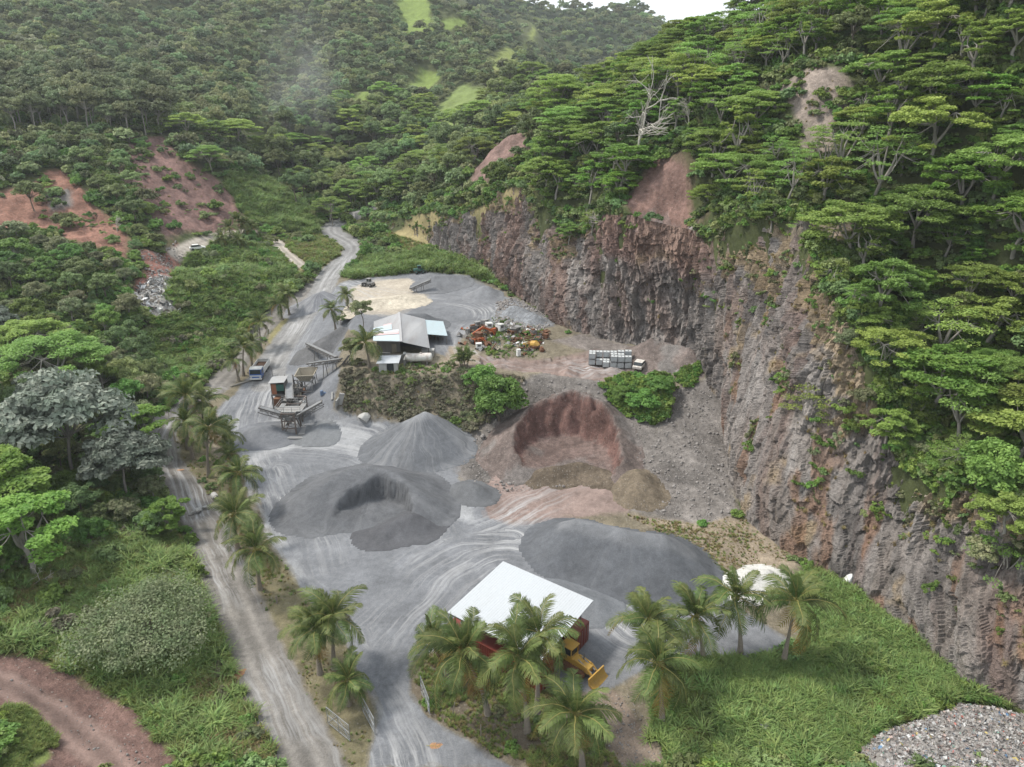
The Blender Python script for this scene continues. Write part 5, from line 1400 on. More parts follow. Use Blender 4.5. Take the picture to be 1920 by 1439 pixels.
grass('mid_slope_grass', 'grass on the slope left of the haul road end', [(420, 330), (520, 340), (590, 400), (600, 440), (480, 420), (430, 380)], 3000, K_CANE + K_TUFT, .8, 1.6, 31)
grass('red_earth_weeds', 'green weeds along the red earth track', [(-40, 1325), (60, 1335), (110, 1390), (120, 1460), (-60, 1460)], 1200, K_TUFT, .4, .8, 32, bare_max=2, clump=-.15)
grass('creeper', 'bright green creeper spreading over the rubble right of the red dirt heap', [(1125, 725), (1200, 708), (1310, 690), (1310, 718), (1255, 738), (1248, 785), (1215, 798), (1180, 785), (1145, 760)], 420, [K_LOW[0], K_SHRUB[0], K_SHRUB[2]], .4, .8, 36, bare_max=2, clump=-.15)
grass('bank_scrub', 'dusty scrub covering the steep bank below the workshop', [(640, 700), (690, 702), (800, 712), (900, 700), (990, 712), (930, 790), (880, 815), (760, 795), (650, 785)], 620, [K_DUST, K_LOW[2], K_LOW[1], K_DRYG[0], K_SHRUB[3]], .25, .55, 34, weights=[.3, .2, .05, .35, .1], bare_max=.6)
grass('yard_edge_scrub', 'weeds in front of the workshop', [(700, 690), (850, 680), (900, 700), (800, 714), (690, 712)], 120, K_LOW + K_DRYG, .4, .8, 35, bare_max=2)
# plants hanging on the quarry face
tt, ss_ = CLIFF.shape[:2]
ci = rg.integers(int(tt * .25), int(tt * .97), 26000); cj = rg.integers(0, ss_, 26000)
ck = cj / ss_; ct = ci / tt
tanm = CLIFFC[ci, cj, 0] > CLIFFC[ci, cj, 2] * 1.75
_px = CLIFF[ci, cj]; _sc = (_px[:, 0] > 15) & (_px[:, 0] < 34) & (_px[:, 1] > 120) & (_px[:, 1] < 150)
pr = np.where(tanm & ~_sc, .30, .008) + .22 * (ct > .86) * ~_sc + .35 * (ck < .2) * (ct > .55) + .06 * (ck > .6) * (ct > .45)
m = rg.uniform(0, 1, 26000) < pr
pc = CLIFF[ci[m], cj[m]]
scatter('cliff_plants', 'dry grass tufts and small plants clinging to the quarry face', pc, K_DRYG + K_LOW, rg.uniform(.3, .95, len(pc)), .4, 33, weights=[.28, .28, .16, .14, .14])
row0 = int(np.argmin(np.abs(np.linspace(-.06, 1.16, tt) - 1.0)))
bi = rg.integers(row0 - 4, tt - 2, 5200); bj = rg.integers(0, ss_, 5200); bc = CLIFF[bi, bj]
scr_ = (bc[:, 0] > 15) & (bc[:, 0] < 34) & (bc[:, 1] > 120) & (bc[:, 1] < 150) & (rg.uniform(0, 1, len(bc)) > .12)
bm_ = ~scr_ & (bare_at(bc[:, 0], bc[:, 1]) < .5) & in_view(bc[:, 0], bc[:, 1], bc[:, 2], 300); bc = bc[bm_]
scatter('brow_scrub', 'scrub and low plants spilling over the brow of the quarry face', bc, K_LOW + K_SHRUB[:3] + K_DRYG[:1], rg.uniform(.5, 1.2, len(bc)), .2, 37, weights=[.2, .18, .16, .12, .12, .1, .12])
# small trees rooted on the ledges and the brow of the near face
CU, CV, CF = pix(CLIFF[..., 0], CLIFF[..., 1], CLIFF[..., 2])
LEDGE = [(1555, 560), (1600, 590), (1640, 640), (1585, 660), (1655, 700), (1700, 690), (1690, 760), (1620, 770), (1740, 800), (1780, 850), (1660, 830), (1720, 870), (1800, 900), (1850, 930), (1880, 1000), (1835, 1060), (1560, 480), (1500, 450), (1445, 430), (1350, 420), (1110, 440), (1060, 430), (1020, 400)]
for k, (u, v) in enumerate(LEDGE):
    q = np.argmin((CU - u) ** 2 + (CV - v) ** 2 + (CF > 160) * 1e6); p = CLIFF.reshape(-1, 3)[q]
    plant((K_THIN + K_FLAT[4:5] + K_MIX[2:])[k % 4], 'slender_tree', p[0], p[1], [.5, .38, .62, .45][k % 4], k * 1.3, 'small thin-branched tree rooted on a ledge or the brow of the quarry face', 'small trees on the quarry face', 'tree', p[2] - .2)
for nm, pl, n, sd_ in [('scar_weeds', [(1395, 205), (1440, 165), (1500, 140), (1620, 175), (1600, 225), (1545, 300), (1500, 298), (1510, 240), (1440, 215)], 160, 51), ('slope_weeds', [(225, 330), (250, 258), (318, 258), (330, 296), (400, 330), (445, 385), (440, 415), (360, 415), (330, 435), (290, 380)], 170, 52), ('cut_weeds', [(-30, 372), (60, 350), (100, 322), (160, 372), (235, 440), (230, 470), (150, 432), (60, 405)], 160, 53)]:
    grass(nm, 'scattered weeds and small bushes on the bare earth slope', pl, n, K_LOW + K_SHRUB[:2] + K_DRYG, .5, 1.3, sd_, bare_max=2, clump=.02)
# loose rocks on the slopes
def rocks(name, label, poly, n, smin, smax, seed):
    r_ = np.random.default_rng(seed); P_ = wpoly(poly); x, y = sample_poly(P_, n / max(1, np.ptp(P_[:, 0]) * np.ptp(P_[:, 1])) * 1.6, r_)
    x, y = x[:n], y[:n]
    s = smin * (smax / smin) ** (r_.uniform(0, 1, len(x)) ** 2.2)
    scatter(name, label, np.stack([x, y, zat(x, y) + s * .12], 1), ROCKP, s, .6, seed)
rocks('talus_rocks', 'loose broken stones on the talus and the stony slope', [(860, 850), (985, 715), (1140, 715), (1240, 740), (1330, 705), (1372, 905), (1385, 985), (1200, 960), (1240, 890), (900, 930)], 3600, .10, .6, 41)
rocks('foot_rocks', 'broken blue-grey rock at the cliff foot in the upper yard', [(930, 570), (965, 558), (1045, 605), (1010, 622), (930, 612)], 1300, .3, 1.0, 42)
rocks('track_stones', 'pale stones along the ruts of the red earth track', [(-40, 1262), (60, 1285), (180, 1340), (300, 1439), (200, 1439), (80, 1330), (-40, 1300)], 420, .06, .32, 45)
rocks('strip_stones', 'pale stones scattered beside the dirt road and the dirt track', [(1120, 1290), (1180, 1310), (1270, 1445), (1150, 1445)], 260, .08, .3, 43)
rocks('rubble_stones', 'red rubble on the left ramp', [(262, 470), (330, 452), (345, 480), (320, 520), (250, 575), (235, 565), (275, 510)], 500, .25, .9, 44)

# ------------------------------------------------------------------ built things
WHITE = paint('white_roof_sheet', (.42, .44, .46), .45, 0, (.38, .39, .39), .4, .5, streak=(1, .12, 1))
GREYROOF = paint('weathered_roof_sheet', (.36, .36, .365), .6, 0, (.24, .21, .19), .6, .5, streak=(1, .15, 1))
BLUEROOF = paint('pale_blue_roof_sheet', (.38, .46, .49), .5, 0, (.4, .42, .42), .4, .6, streak=(1, .2, 1))
PINKROOF = paint('faded_pink_sheet', (.50, .36, .36), .55, 0, (.4, .38, .36), .5, .7)
REDC = paint('red_container_paint', (.17, .030, .020), .55, 0, (.10, .045, .03), .5, .7)
STEELD = paint('dark_dusty_steel', (.11, .105, .10), .7, .2, (.24, .22, .2), .6, 1.0)
STEELG = paint('grey_dusty_steel', (.25, .25, .245), .7, .2, (.17, .13, .10), .5, 1.0)
RUST = paint('rusty_steel', (.16, .075, .04), .85, .1, (.07, .045, .035), .6, 1.5)
YELLOW = paint('worn_yellow_paint', (.42, .25, .045), .6, 0, (.17, .12, .07), .65, 1.0)
RUBBER = paint('black_rubber', (.022, .022, .022), .85, 0, (.1, .09, .08), .4, 2)
GLASS = paint('dark_window_glass', (.025, .03, .032), .12, 0, (.1, .1, .1), .2, 1)
WALLG = paint('grey_weathered_wall', (.17, .165, .155), .9, 0, (.09, .08, .07), .6, .8, streak=(2, 2, .4))
CONC = paint('pale_concrete', (.36, .355, .34), .9, 0, (.2, .18, .15), .5, .8, .2)
WOOD = paint('grey_timber', (.22, .19, .155), .9, 0, (.12, .1, .08), .5, 2, streak=(1, 8, 8))
BELT = paint('conveyor_belt', (.16, .165, .17), .85, 0, (.28, .28, .28), .5, .8)
BLUE = paint('blue_truck_paint', (.03, .10, .32), .35, 0, (.12, .12, .12), .25, 1)
WHITEP = paint('white_paint', (.62, .62, .60), .45, 0, (.35, .3, .25), .35, 1)
TANK = paint('flaking_white_tank', (.58, .56, .52), .6, 0, (.22, .13, .09), .8, 1.1)
ORANGE = paint('orange_machine_paint', (.36, .085, .025), .5, 0, (.2, .08, .04), .4, 1)
BROWN = paint('brown_load', (.10, .055, .035), .95, 0, (.14, .09, .06), .6, 1)
TANS = paint('tan_dusty_plate', (.30, .27, .21), .8, .1, (.17, .13, .1), .5, .9)
PLAST = paint('translucent_tote_plastic', (.50, .52, .52), .4, 0, (.3, .3, .28), .4, 1.5)
CAGE = paint('galvanised_cage', (.30, .31, .32), .5, .5, (.2, .2, .2), .3, 1)
GREEN = paint('dark_green_sheet', (.03, .10, .08), .6, 0, (.1, .1, .1), .3, 1)

def corr_panel(mb, a, u, w, h, n, depth=.05, m=0):
    """corrugated sheet standing on a, width along u, height up, ridges along the height"""
    a = Vector(a); u = Vector(u).normalized(); nn = Vector((u.y, -u.x, 0)); pts = []
    for i in range(n):
        x = w * i / n; s = w / n
        for dx, d in ((0, 0), (s * .3, 0), (s * .5, depth), (s * .8, depth)):
            pts.append(a + u * (x + dx) + nn * d)
    pts.append(a + u * w)
    b = [p for p in pts] + [p + Vector((0, 0, h)) for p in pts]; k = len(pts)
    mb.add(b, [(i, i + 1, k + i + 1, k + i) for i in range(k - 1)], m)
def corr_roof(mb, a, b, c, d, n, amp=.04, m=0, th=.05):
    """roof sheet a-b along the eave, d-c along the ridge, ribs running a->d"""
    a, b, c, d = map(Vector, (a, b, c, d)); nn = (b - a).cross(d - a).normalized(); lo = []; hi = []
    for i in range(n):
        for f, o in ((0, 0), (.62, 0), (.72, amp), (.9, amp)):
            t = (i + f) / n; lo.append(a + (b - a) * t + nn * o); hi.append(d + (c - d) * t + nn * o)
    lo.append(b); hi.append(c); k = len(lo)
    mb.add(lo + hi, [(i, i + 1, k + i + 1, k + i) for i in range(k - 1)], m)
    lo2 = [p - nn * th for p in (a, b, c, d)]
    mb.add(lo2, [(3, 2, 1, 0)], m)
    for p, q in ((a, b), (b, c), (c, d), (d, a)): mb.add([p - nn * th, q - nn * th, q, p], [(0, 1, 2, 3)], m)

# --- white open shed on two red containers
ux, uy = .816, -.578
SHC = np.array([.94, 60.8]); SHR = math.atan2(uy, ux)
def sh(l, w): return (SHC[0] + ux * l - uy * w * -1 * -1, SHC[1] + uy * l + ux * w)      # l along, w away from camera
def container(l, w, label):
    x, y = sh(l, w); r = empty('shipping_container', (x, y, float(zat(x, y))), SHR, label, 'container')
    L, W, Hh = 12.19, 2.44, 2.6; mb = MB()
    mb.box((0, 0, .1), (L - .1, W - .1, .2)); mb.box((0, 0, Hh - .06), (L - .1, W - .1, .1))
    corr_panel(mb, (-L / 2 + .1, -W / 2 + .02, .15), (1, 0, 0), L - .2, Hh - .25, 40, -.05)
    corr_panel(mb, (L / 2 - .1, W / 2 - .02, .15), (-1, 0, 0), L - .2, Hh - .25, 40, -.05)
    corr_panel(mb, (-L / 2 + .02, W / 2 - .1, .15), (0, -1, 0), W - .2, Hh - .25, 8, -.05)
    mb.build('body', REDC, r)
    fr = MB()
    for sx in (-1, 1):
        for sy in (-1, 1): fr.box((sx * (L / 2 - .06), sy * (W / 2 - .06), Hh / 2), (.12, .12, Hh))
    for sy in (-1, 1):
        for z in (.08, Hh - .06): fr.box((0, sy * (W / 2 - .05), z), (L - .24, .1, .12))
    for sx in (-1, 1):
        for z in (.08, Hh - .06): fr.box((sx * (L / 2 - .05), 0, z), (.1, W - .24, .12))
    fr.build('frame', REDC, r)
    for s in (-1, 1):
        d = MB(); corr_panel(d, (L / 2 - .03, (-W / 2 + .12) if s < 0 else .02, .18), (0, 1, 0), W / 2 - .14, Hh - .35, 4, .035)
        do = d.build('door', REDC, r)
        b = MB()
        for k in (.3, .8): b.tube([(L / 2 + .05, s * k, .2), (L / 2 + .05, s * k, Hh - .25)], .022, 6)
        b.build('locking_bar', STEELG, do)
container(-.4, 3.55, 'red shipping container under the back right edge of the white shed roof')
container(-.5, -3.45, 'red shipping container behind the palms under the front left edge of the white shed roof')
r = empty('open_shed', (SHC[0], SHC[1], 0), SHR, 'open shed with a flat white sheet roof standing on two red containers', 'shed')
mb = MB(); corr_roof(mb, (-5.95, -5.0, 4.75), (5.95, -5.0, 4.75), (5.95, 5.0, 5.25), (-5.95, 5.0, 5.25), 40, .018); mb.build('roof', WHITE, r)
for l in (-5.3, 0, 5.3):
    for w in (-3.5, 3.55):
        p = MB(); p.tube([(l, w, 2.6), (l, w, 4.95 + w * .05 - .2)], .06, 8); p.box((l, w, 2.64), (.3, .3, .04)); p.build('post', STEELD, r)
mb = MB()
for l in (-5.3, 0, 5.3):
    mb.bar((l, -4.9, 4.55), (l, 4.9, 5.05), .08, .16)
for w in np.linspace(-4.8, 4.8, 8): mb.bar((-5.85, w, 4.66 + w * .05 + .02), (5.85, w, 4.66 + w * .05 + .02), .06, .09)
mb.build('roof_frame', STEELD, r)

# --- yellow tracked loader parked beside it
b = P(1078, 1252, z=0); r = empty('tracked_loader', (b[0], b[1], float(zat(b[0], b[1]))), math.radians(-42), 'yellow tracked loader with its bucket blade toward the dirt track, beside the red container', 'loader')
mb = MB(); mb.box((-.5, 0, 1.15), (3.2, 1.1, .8)); mb.prism([(.6, -.5, 1.5), (2.0, -.5, 1.35), (2.0, -.5, .7), (.6, -.5, .7)], (0, 1.0, 0)); mb.box((-1.7, 0, 1.5), (.9, 1.2, .5)); mb.build('body', YELLOW, r, bevel=.05)
c = MB(); c.box((-.75, 0, 1.62), (1.35, 1.25, .25))
for x in (-1.36, -.14):
    for y in (-.57, .57): c.box((x, y, 2.2), (.09, .09, .95))
c.box((-.75, 0, 2.74), (1.55, 1.4, .12)); cab_ = c.build('cab', YELLOW, r, bevel=.02)
g = MB(); g.box((-.75, 0, 2.2), (1.18, 1.1, .9)); g.build('window', GLASS, cab_)
for s in (-1, 1):
    t = MB(); pr = []
    for k in range(9): pr.append((-1.7 - .42 * math.sin(math.pi * k / 8), s * .78, .48 + .42 * math.cos(math.pi * k / 8)))
    for k in range(9): pr.append((1.3 + .42 * math.sin(math.pi * k / 8), s * .78, .48 - .42 * math.cos(math.pi * k / 8)))
    t.prism([(p[0], p[1] - .24, p[2]) for p in pr], (0, .48, 0))
    for k in range(14): t.box((-1.8 + k * .25, s * .78, .92), (.1, .5, .05)); t.box((-1.8 + k * .25, s * .78, .04), (.1, .5, .05))
    t.build('track', RUST, r)
    a = MB(); a.bar((.2, s * .45, 1.5), (1.7, s * .45, 1.35), .16, .28); a.bar((1.7, s * .45, 1.38), (2.75, s * .45, .55), .16, .26); a.build('lift_arm', YELLOW, r)
    a = MB(); a.tube([(.6, s * .3, 1.7), (2.3, s * .3, 1.0)], .07, 8); a.build('ram', STEELG, r)
mb = MB(); mb.prism([(2.7, -1.25, .95), (2.9, -1.25, .5), (3.4, -1.25, .15), (3.1, -1.25, .12), (2.65, -1.25, .3), (2.55, -1.25, .9)], (0, 2.5, 0)); mb.box((2.65, 0, 1.05), (.14, 2.6, .22)); mb.build('bucket', YELLOW, r)
mb = MB(); mb.tube([(.9, .25, 1.5), (.9, .25, 2.3)], .06, 8); mb.build('exhaust', STEELD, r)

# --- the old workshop on the bench
z0 = 8.4
def W3(u, v, z): return Vector(P(u, v, z=z))
Fl, Fr_, Fp = W3(700, 640, 11.4), W3(806, 653, 11.0), W3(752, 641, 13.2)
Bl, Br_, Bp = W3(701, 603, 11.6), W3(797, 599, 11.6), W3(748, 587, 13.2)
cx = (Fl + Fr_ + Bl + Br_) / 4; org = Vector((cx.x, cx.y, float(zat(cx.x, cx.y))))
r = empty('workshop', org, 0, 'old open-fronted workshop with a grey corrugated gable roof on the bench', 'workshop')
q = lambda p: Vector(p) - org
mb = MB(); corr_roof(mb, q(Fr_), q(Br_), q(Bp), q(Fp), 40, .05); corr_roof(mb, q(Bl), q(Fl), q(Fp), q(Bp), 40, .05)
rf = mb.build('roof', GREYROOF, r)
mb = MB(); mb.bar(q(Fp) + Vector((0, -.1, .08)), q(Bp) + Vector((0, .1, .08)), .5, .08); mb.build('ridge_cap', GREYROOF, rf)
def patch(t0, t1, s0, s1, mat, nm):
    """replacement sheets on the left roof plane; s from ridge (0) to eave (1), t from front (0) to back (1)"""
    f = lambda t, s: q((Fp.lerp(Fl, s)).lerp(Bp.lerp(Bl, s), t)) + Vector((-.03, 0, .07))
    m_ = MB(); m_.sheet(f(t0, s1), f(t0, s0), f(t1, s0), f(t1, s1), .03); m_.build(nm, mat, rf)
patch(0, .22, .02, 1, BLUEROOF, 'blue_roof_sheet'); patch(.24, .32, .05, .98, PINKROOF, 'pink_roof_sheet'); patch(.32, .40, .02, .62, WHITE, 'white_roof_sheet'); patch(.42, .62, .30, 1, BLUEROOF, 'blue_roof_sheet'); patch(.62, .67, .3, .62, PINKROOF, 'pink_roof_sheet')
mb = MB(); zl = 0
a, b2 = q(Fl), q(Bl); i0 = Vector((.4, .5, 0))
mb.prism([(a.x + .5, a.y + .6, -1), (a.x + .5 + 4.6, a.y + .1, -1), (a.x + .5 + 4.6, a.y + .1, q(Fl).z + .9), (a.x + .5, a.y + .6, a.z - .15)], (0, .15, 0))
wb = lambda p, z: Vector((p.x, p.y, z))
mb.prism([wb(a, -1) + Vector((.5, .7, 0)), wb(b2, -1) + Vector((.5, -.5, 0)), wb(b2, b2.z - .2) + Vector((.5, -.5, 0)), wb(a, a.z - .2) + Vector((.5, .7, 0))], (.15, 0, 0))
br = q(Br_); mb.prism([wb(b2, -1) + Vector((.5, -.6, 0)), wb(br, -1) + Vector((-.5, -.6, 0)), wb(br, br.z - .2) + Vector((-.5, -.6, 0)), wb(b2, b2.z - .2) + Vector((.5, -.6, 0))], (0, .15, 0))
mb.build('wall', WALLG, r)
mb = MB(); mb.box((a.x + 3.9, a.y + .16, 1.0), (.9, .1, 2.0)); mb.build('door', TANS, r)
for p in (q(Fr_), q(Br_), q(Fr_).lerp(q(Br_), .5)):
    m_ = MB(); m_.box((p.x - .3, p.y + (.4 if p.y < 0 else -.4), (p.z - .2) / 2 - .4), (.2, .2, p.z + .6)); m_.build('post', STEELD, r)
# lean-to on its right side
Lq = [W3(797, 600, 11.4), W3(831, 603, 10.9), W3(839, 630, 10.9), W3(802, 627, 11.3)]
mb = MB(); corr_roof(mb, q(Lq[3]), q(Lq[2]), q(Lq[1]), q(Lq[0]), 24, .04)
lt_ = mb.build('lean_to_roof', BLUEROOF, r)
for p in (q(Lq[1]), q(Lq[2])):
    m_ = MB(); m_.box((p.x - .2, p.y + .1, (p.z - .1) / 2), (.14, .14, p.z - .1)); m_.build('post', STEELD, r)
pb = q(Lq[0]).lerp(q(Lq[1]), .5); m_ = MB(); m_.box((pb.x, pb.y - .3, (pb.z - .3) / 2 - .3), (3.2, .12, pb.z - .3 + .6)); m_.build('back_wall', WALLG, r)
# machines standing under the lean-to
for k, (u, mt, lb) in enumerate([(811, YELLOW, 'rusty yellow hopper on legs under the blue lean-to, left one'), (825, TANS, 'pale hopper on legs under the blue lean-to, right one')]):
    bq = P(u, 646, z=8.5); bq[1] += 1.5
    rr = empty('small_hopper', (bq[0], bq[1], float(zat(bq[0], bq[1]))), .1 * k, lb, 'hopper', None, .72)
    m_ = MB(); m_.add([(-.7, -.7, 2.0), (.7, -.7, 2.0), (.7, .7, 2.0), (-.7, .7, 2.0), (-.2, -.2, 1.1), (.2, -.2, 1.1), (.2, .2, 1.1), (-.2, .2, 1.1)], [(0, 1, 5, 4), (1, 2, 6, 5), (2, 3, 7, 6), (3, 0, 4, 7), (4, 5, 6, 7)]); m_.box((0, -.72, 2.05), (1.5, .06, .14)); m_.box((0, .72, 2.05), (1.5, .06, .14)); m_.build('bin', mt, rr)
    for sx in (-1, 1):
        for sy in (-1, 1):
            m_ = MB(); m_.bar((sx * .7, sy * .7, 0), (sx * .66, sy * .66, 2.0), .09); m_.build('leg', RUST, rr)
# white-roofed shack, tank, masonry block in front of the workshop
bq = hit(730, 697); rr = empty('small_shack', bq, .06, 'small shack with a bright white roof below the workshop', 'shack')
m_ = MB(); corr_roof(m_, (-2.1, -1.5, 2.1), (2.0, -1.5, 2.1), (2.2, 1.6, 2.5), (-1.7, 1.6, 2.5), 16, .03); m_.build('roof', WHITE, rr)
m_ = MB(); m_.box((-1.0, -1.1, 1.0), (1.4, .12, 2.0)); m_.box((1.35, -1.1, 1.0), (.7, .12, 2.0)); m_.box((-1.64, .1, 1.05), (.12, 2.3, 2.1)); m_.box((1.64, .1, 1.05), (.12, 2.3, 2.1)); m_.box((0, 1.2, 1.15), (3.2, .12, 2.3)); m_.build('wall', CONC, rr)
m_ = MB(); m_.box((.35, -.95, .95), (1.2, .06, 1.9)); m_.build('doorway', GLASS, rr)
bq = hit(738, 683); m_ = MB(); m_.box((0, 0, .9), (5.2, .35, 1.8)); m_.box((2.4, -1.2, .8), (.35, 2.4, 1.6)); m_.box((-1.5, 0, 1.95), (1.9, .3, .4)); m_.box((-.2, .9, .6), (4.2, 1.4, .12))
tag(m_.build('block_wall', WALLG, None, loc=bq), 'grey block wall corner behind the white-roofed shack', 'wall')
bq = hit(786, 683); rr = empty('storage_tank', bq, .07, 'horizontal white cylindrical tank with flaking rusty paint in front of the workshop', 'tank')
m_ = MB(); L_ = 4.6; prof = [(-L_ / 2 - .28, .15), (-L_ / 2 - .22, .45), (-L_ / 2 - .08, .68), (-L_ / 2 + .1, .8)] + [(x, .8) for x in np.linspace(-L_ / 2 + .2, L_ / 2 - .2, 12)] + [(L_ / 2 - .1, .8), (L_ / 2 + .08, .68), (L_ / 2 + .22, .45), (L_ / 2 + .28, .15)]
m_.tube([(x, 0, 1.35) for x, _ in prof], [v for _, v in prof], 20); m_.tube([(.4, 0, 2.1), (.4, 0, 2.3)], .22, 12); m_.build('shell', TANK, rr, smooth=True)
for x in (-1.5, 1.5):
    m_ = MB(); m_.box((x, 0, .35), (.3, 1.3, .7)); m_.build('saddle', STEELD, rr)
bq = hit(763, 680); m_ = MB(); m_.box((0, 0, .8), (1.3, 1.0, 1.6)); m_.box((.1, -.52, 1.2), (.5, .06, .3)); m_.box((-.35, 0, 1.75), (.4, .4, .3)); tag(m_.build('white_cabinet', WHITEP, None, loc=bq), 'white metal cabinet at the left end of the white tank', 'cabinet')
bq = hit(803, 668); m_ = MB(); m_.box((0, 0, .6), (2.2, 1.2, 1.2)); m_.box((0, 0, 1.3), (2.4, 1.4, .1)); m_.box((.7, -.62, .7), (.5, .05, .7)); tag(m_.build('utility_box', CONC, None, loc=bq), 'pale concrete box at the right front corner of the workshop', 'box')

# --- blue and white tipper truck
bq = hit(481, 716); bq2 = hit(493, 694)
hd = math.atan2(bq[1] - bq2[1], bq[0] - bq2[0])
rr = empty('tipper_truck', bq, hd, 'tipper truck with blue and white cab and brown bed on the haul road', 'truck')
m_ = MB(); m_.prism([(0.1, -1.2, .75), (.1, -1.2, 1.55), (-.15, -1.2, 2.55), (-1.7, -1.2, 2.6), (-1.75, -1.2, .75)], (0, 2.4, 0)); cb = m_.build('cab', BLUE, rr, bevel=.06)
m_ = MB(); m_.prism([(-.12, -1.22, 2.5), (-.2, -1.22, 2.72), (-1.6, -1.22, 2.76), (-1.77, -1.22, 2.5)], (0, 2.44, 0)); m_.build('cab_roof', WHITEP, cb, bevel=.05)
m_ = MB(); m_.add([(.115, -1.08, 1.6), (.115, 1.08, 1.6), (-.11, 1.02, 2.45), (-.11, -1.02, 2.45)], [(0, 1, 2, 3)]); m_.build('windscreen', GLASS, cb)
for s in (-1, 1):
    m_ = MB(); m_.box((-.85, s * 1.21, 1.95), (1.1, .02, .65)); m_.build('side_window', GLASS, cb)
    m_ = MB(); m_.box((.14, s * .9, .95), (.06, .3, .2)); m_.build('headlight', WHITEP, cb)
    m_ = MB(); m_.box((.1, s * 1.38, 1.95), (.08, .2, .45)); m_.build('mirror', STEELD, cb)
m_ = MB(); m_.box((.12, 0, 1.22), (.06, 2.3, .22)); m_.build('white_stripe', WHITEP, cb)
m_ = MB(); m_.box((.16, 0, .62), (.3, 2.4, .3)); m_.build('bumper', WHITEP, rr)
m_ = MB(); m_.box((-3.9, 0, .85), (7.0, .9, .25)); m_.build('chassis', STEELD, rr)
m_ = MB(); x0_, x1_ = -2.0, -7.3
for s in (-1, 1): m_.box(((x0_ + x1_) / 2, s * 1.2, 1.7), (x0_ - x1_, .1, 1.2))
m_.box((x0_, 0, 1.85), (.1, 2.5, 1.5)); m_.box((x1_, 0, 1.7), (.1, 2.5, 1.2)); m_.box(((x0_ + x1_) / 2, 0, 1.12), (x0_ - x1_, 2.4, .1))
for k in range(6): 
    for s in (-1, 1): m_.box((x0_ - .5 - k * .85, s * 1.27, 1.7), (.1, .06, 1.2))
bd = m_.build('tipper_bed', WHITEP, rr)
m_ = MB(); m_.box(((x0_ + x1_) / 2, 0, 1.42), (x0_ - x1_ - .2, 2.28, .5)); m_.build('load', BROWN, bd)
for x in (-.75, -4.9, -6.1):
    for s in (-1, 1):
        m_ = MB(); m_.tube([(x, s * .85, .5), (x, s * 1.2, .5)], .5, 18); w_ = m_.build('wheel', RUBBER, rr)
        m_ = MB(); m_.tube([(x, s * 1.17, .5), (x, s * 1.215, .5)], .24, 12); m_.build('rim', STEELG, w_)

# --- conveyors
def conveyor(mb, a, b, w=.9, truss=.55, belt_m=1, st_m=0, rollers=True):
    a = Vector(a); b = Vector(b); d = b - a; L = d.length; dn = d.normalized(); side = dn.cross(Vector((0, 0, 1))).normalized(); up = side.cross(dn)
    for s in (-1, 1):
        mb.bar(a + side * s * w / 2, b + side * s * w / 2, .09, .26, st_m); mb.bar(a + side * s * w / 2 - up * truss, b + side * s * w / 2 - up * truss, .09, .1, st_m)
        n = max(3, int(L / .9))
        for i in range(n):
            p = a + d * (i / n) + side * s * w / 2; q_ = a + d * ((i + 1) / n) + side * s * w / 2
            mb.bar(p - up * (truss if i % 2 else 0), q_ - up * (0 if i % 2 else truss), .07, .07, st_m)
    mb.prism([a + side * w * .42 + up * .07, a - side * w * .42 + up * .07, b - side * w * .42 + up * .07, b + side * w * .42 + up * .07], up * .05, belt_m)
    for e, f in ((a, 1), (b, -1)): mb.tube([e + side * w * .45, e - side * w * .45], .16, 10, st_m)
    return side, up
DBLUE = paint('dusty_blue_paint', (.08, .13, .22), .7, 0, (.2, .19, .18), .5, 2)
DUSTC = paint('dusty_concrete', (.22, .22, .22), .9, 0, (.15, .14, .13), .5, .8)
ROOFD = paint('dusty_white_sheet', (.33, .33, .325), .6, 0, (.3, .28, .26), .5, .8)
OPAN = paint('faded_orange_panel', (.26, .10, .05), .7, 0, (.25, .18, .14), .5, 1.5)
STEELR = paint('dusty_rusted_steel', (.13, .10, .085), .8, .1, (.24, .22, .2), .6, 1.2)
# --- crushing plant
pb_ = P(546, 812, z=0); PZ = float(zat(pb_[0], pb_[1]))
PX, PY = pb_[0], pb_[1]
rr = empty('crushing_plant', (PX, PY, PZ), 0, 'dusty grey crushing and screening plant with a white-roofed cabin beside the haul road', 'crusher')
def Q3(u, v, dy):
    """a point of the plant dy metres behind its front"""
    p = P(u, v, Y=PY + dy); return Vector((p[0] - PX, p[1] - PY, p[2] - PZ))
def frame(mb, x0, x1, y0, y1, z0_, z1_, w=.16, brace=True, m=0):
    for x in (x0, x1):
        for y in (y0, y1): mb.bar((x, y, z0_), (x, y, z1_), w, w, m)
    for z in (z1_,):
        for x in (x0, x1): mb.bar((x, y0, z), (x, y1, z), w, w, m)
        for y in (y0, y1): mb.bar((x0, y, z), (x1, y, z), w, w, m)
    if brace:
        mb.bar((x0, y0, z0_), (x1, y0, z1_), w * .6, w * .6, m); mb.bar((x0, y0, z0_), (x0, y1, z1_), w * .6, w * .6, m); mb.bar((x1, y1, z0_), (x1, y0, z1_), w * .6, w * .6, m)
m_ = MB(); frame(m_, -1.4, .9, 0, 3.0, 0, 4.2, .22); frame(m_, -1.5, 1.0, 4, 7.5, 0, 4.4, .2); m_.bar((-1.4, 0, 1.4), (.9, 0, 1.4), .18); m_.bar((-1.4, 0, 2.8), (.9, 0, 2.8), .18)
m_.build('front_frame', STEELR, rr)
m_ = MB(); m_.box((2.0, 2.2, .3), (1.1, 6, .8)); m_.box((-2.3, 2.2, .3), (.9, 6, .8)); m_.box((-.15, -1.3, .12), (5.2, 1.0, .5)); m_.build('footing', DUSTC, rr)
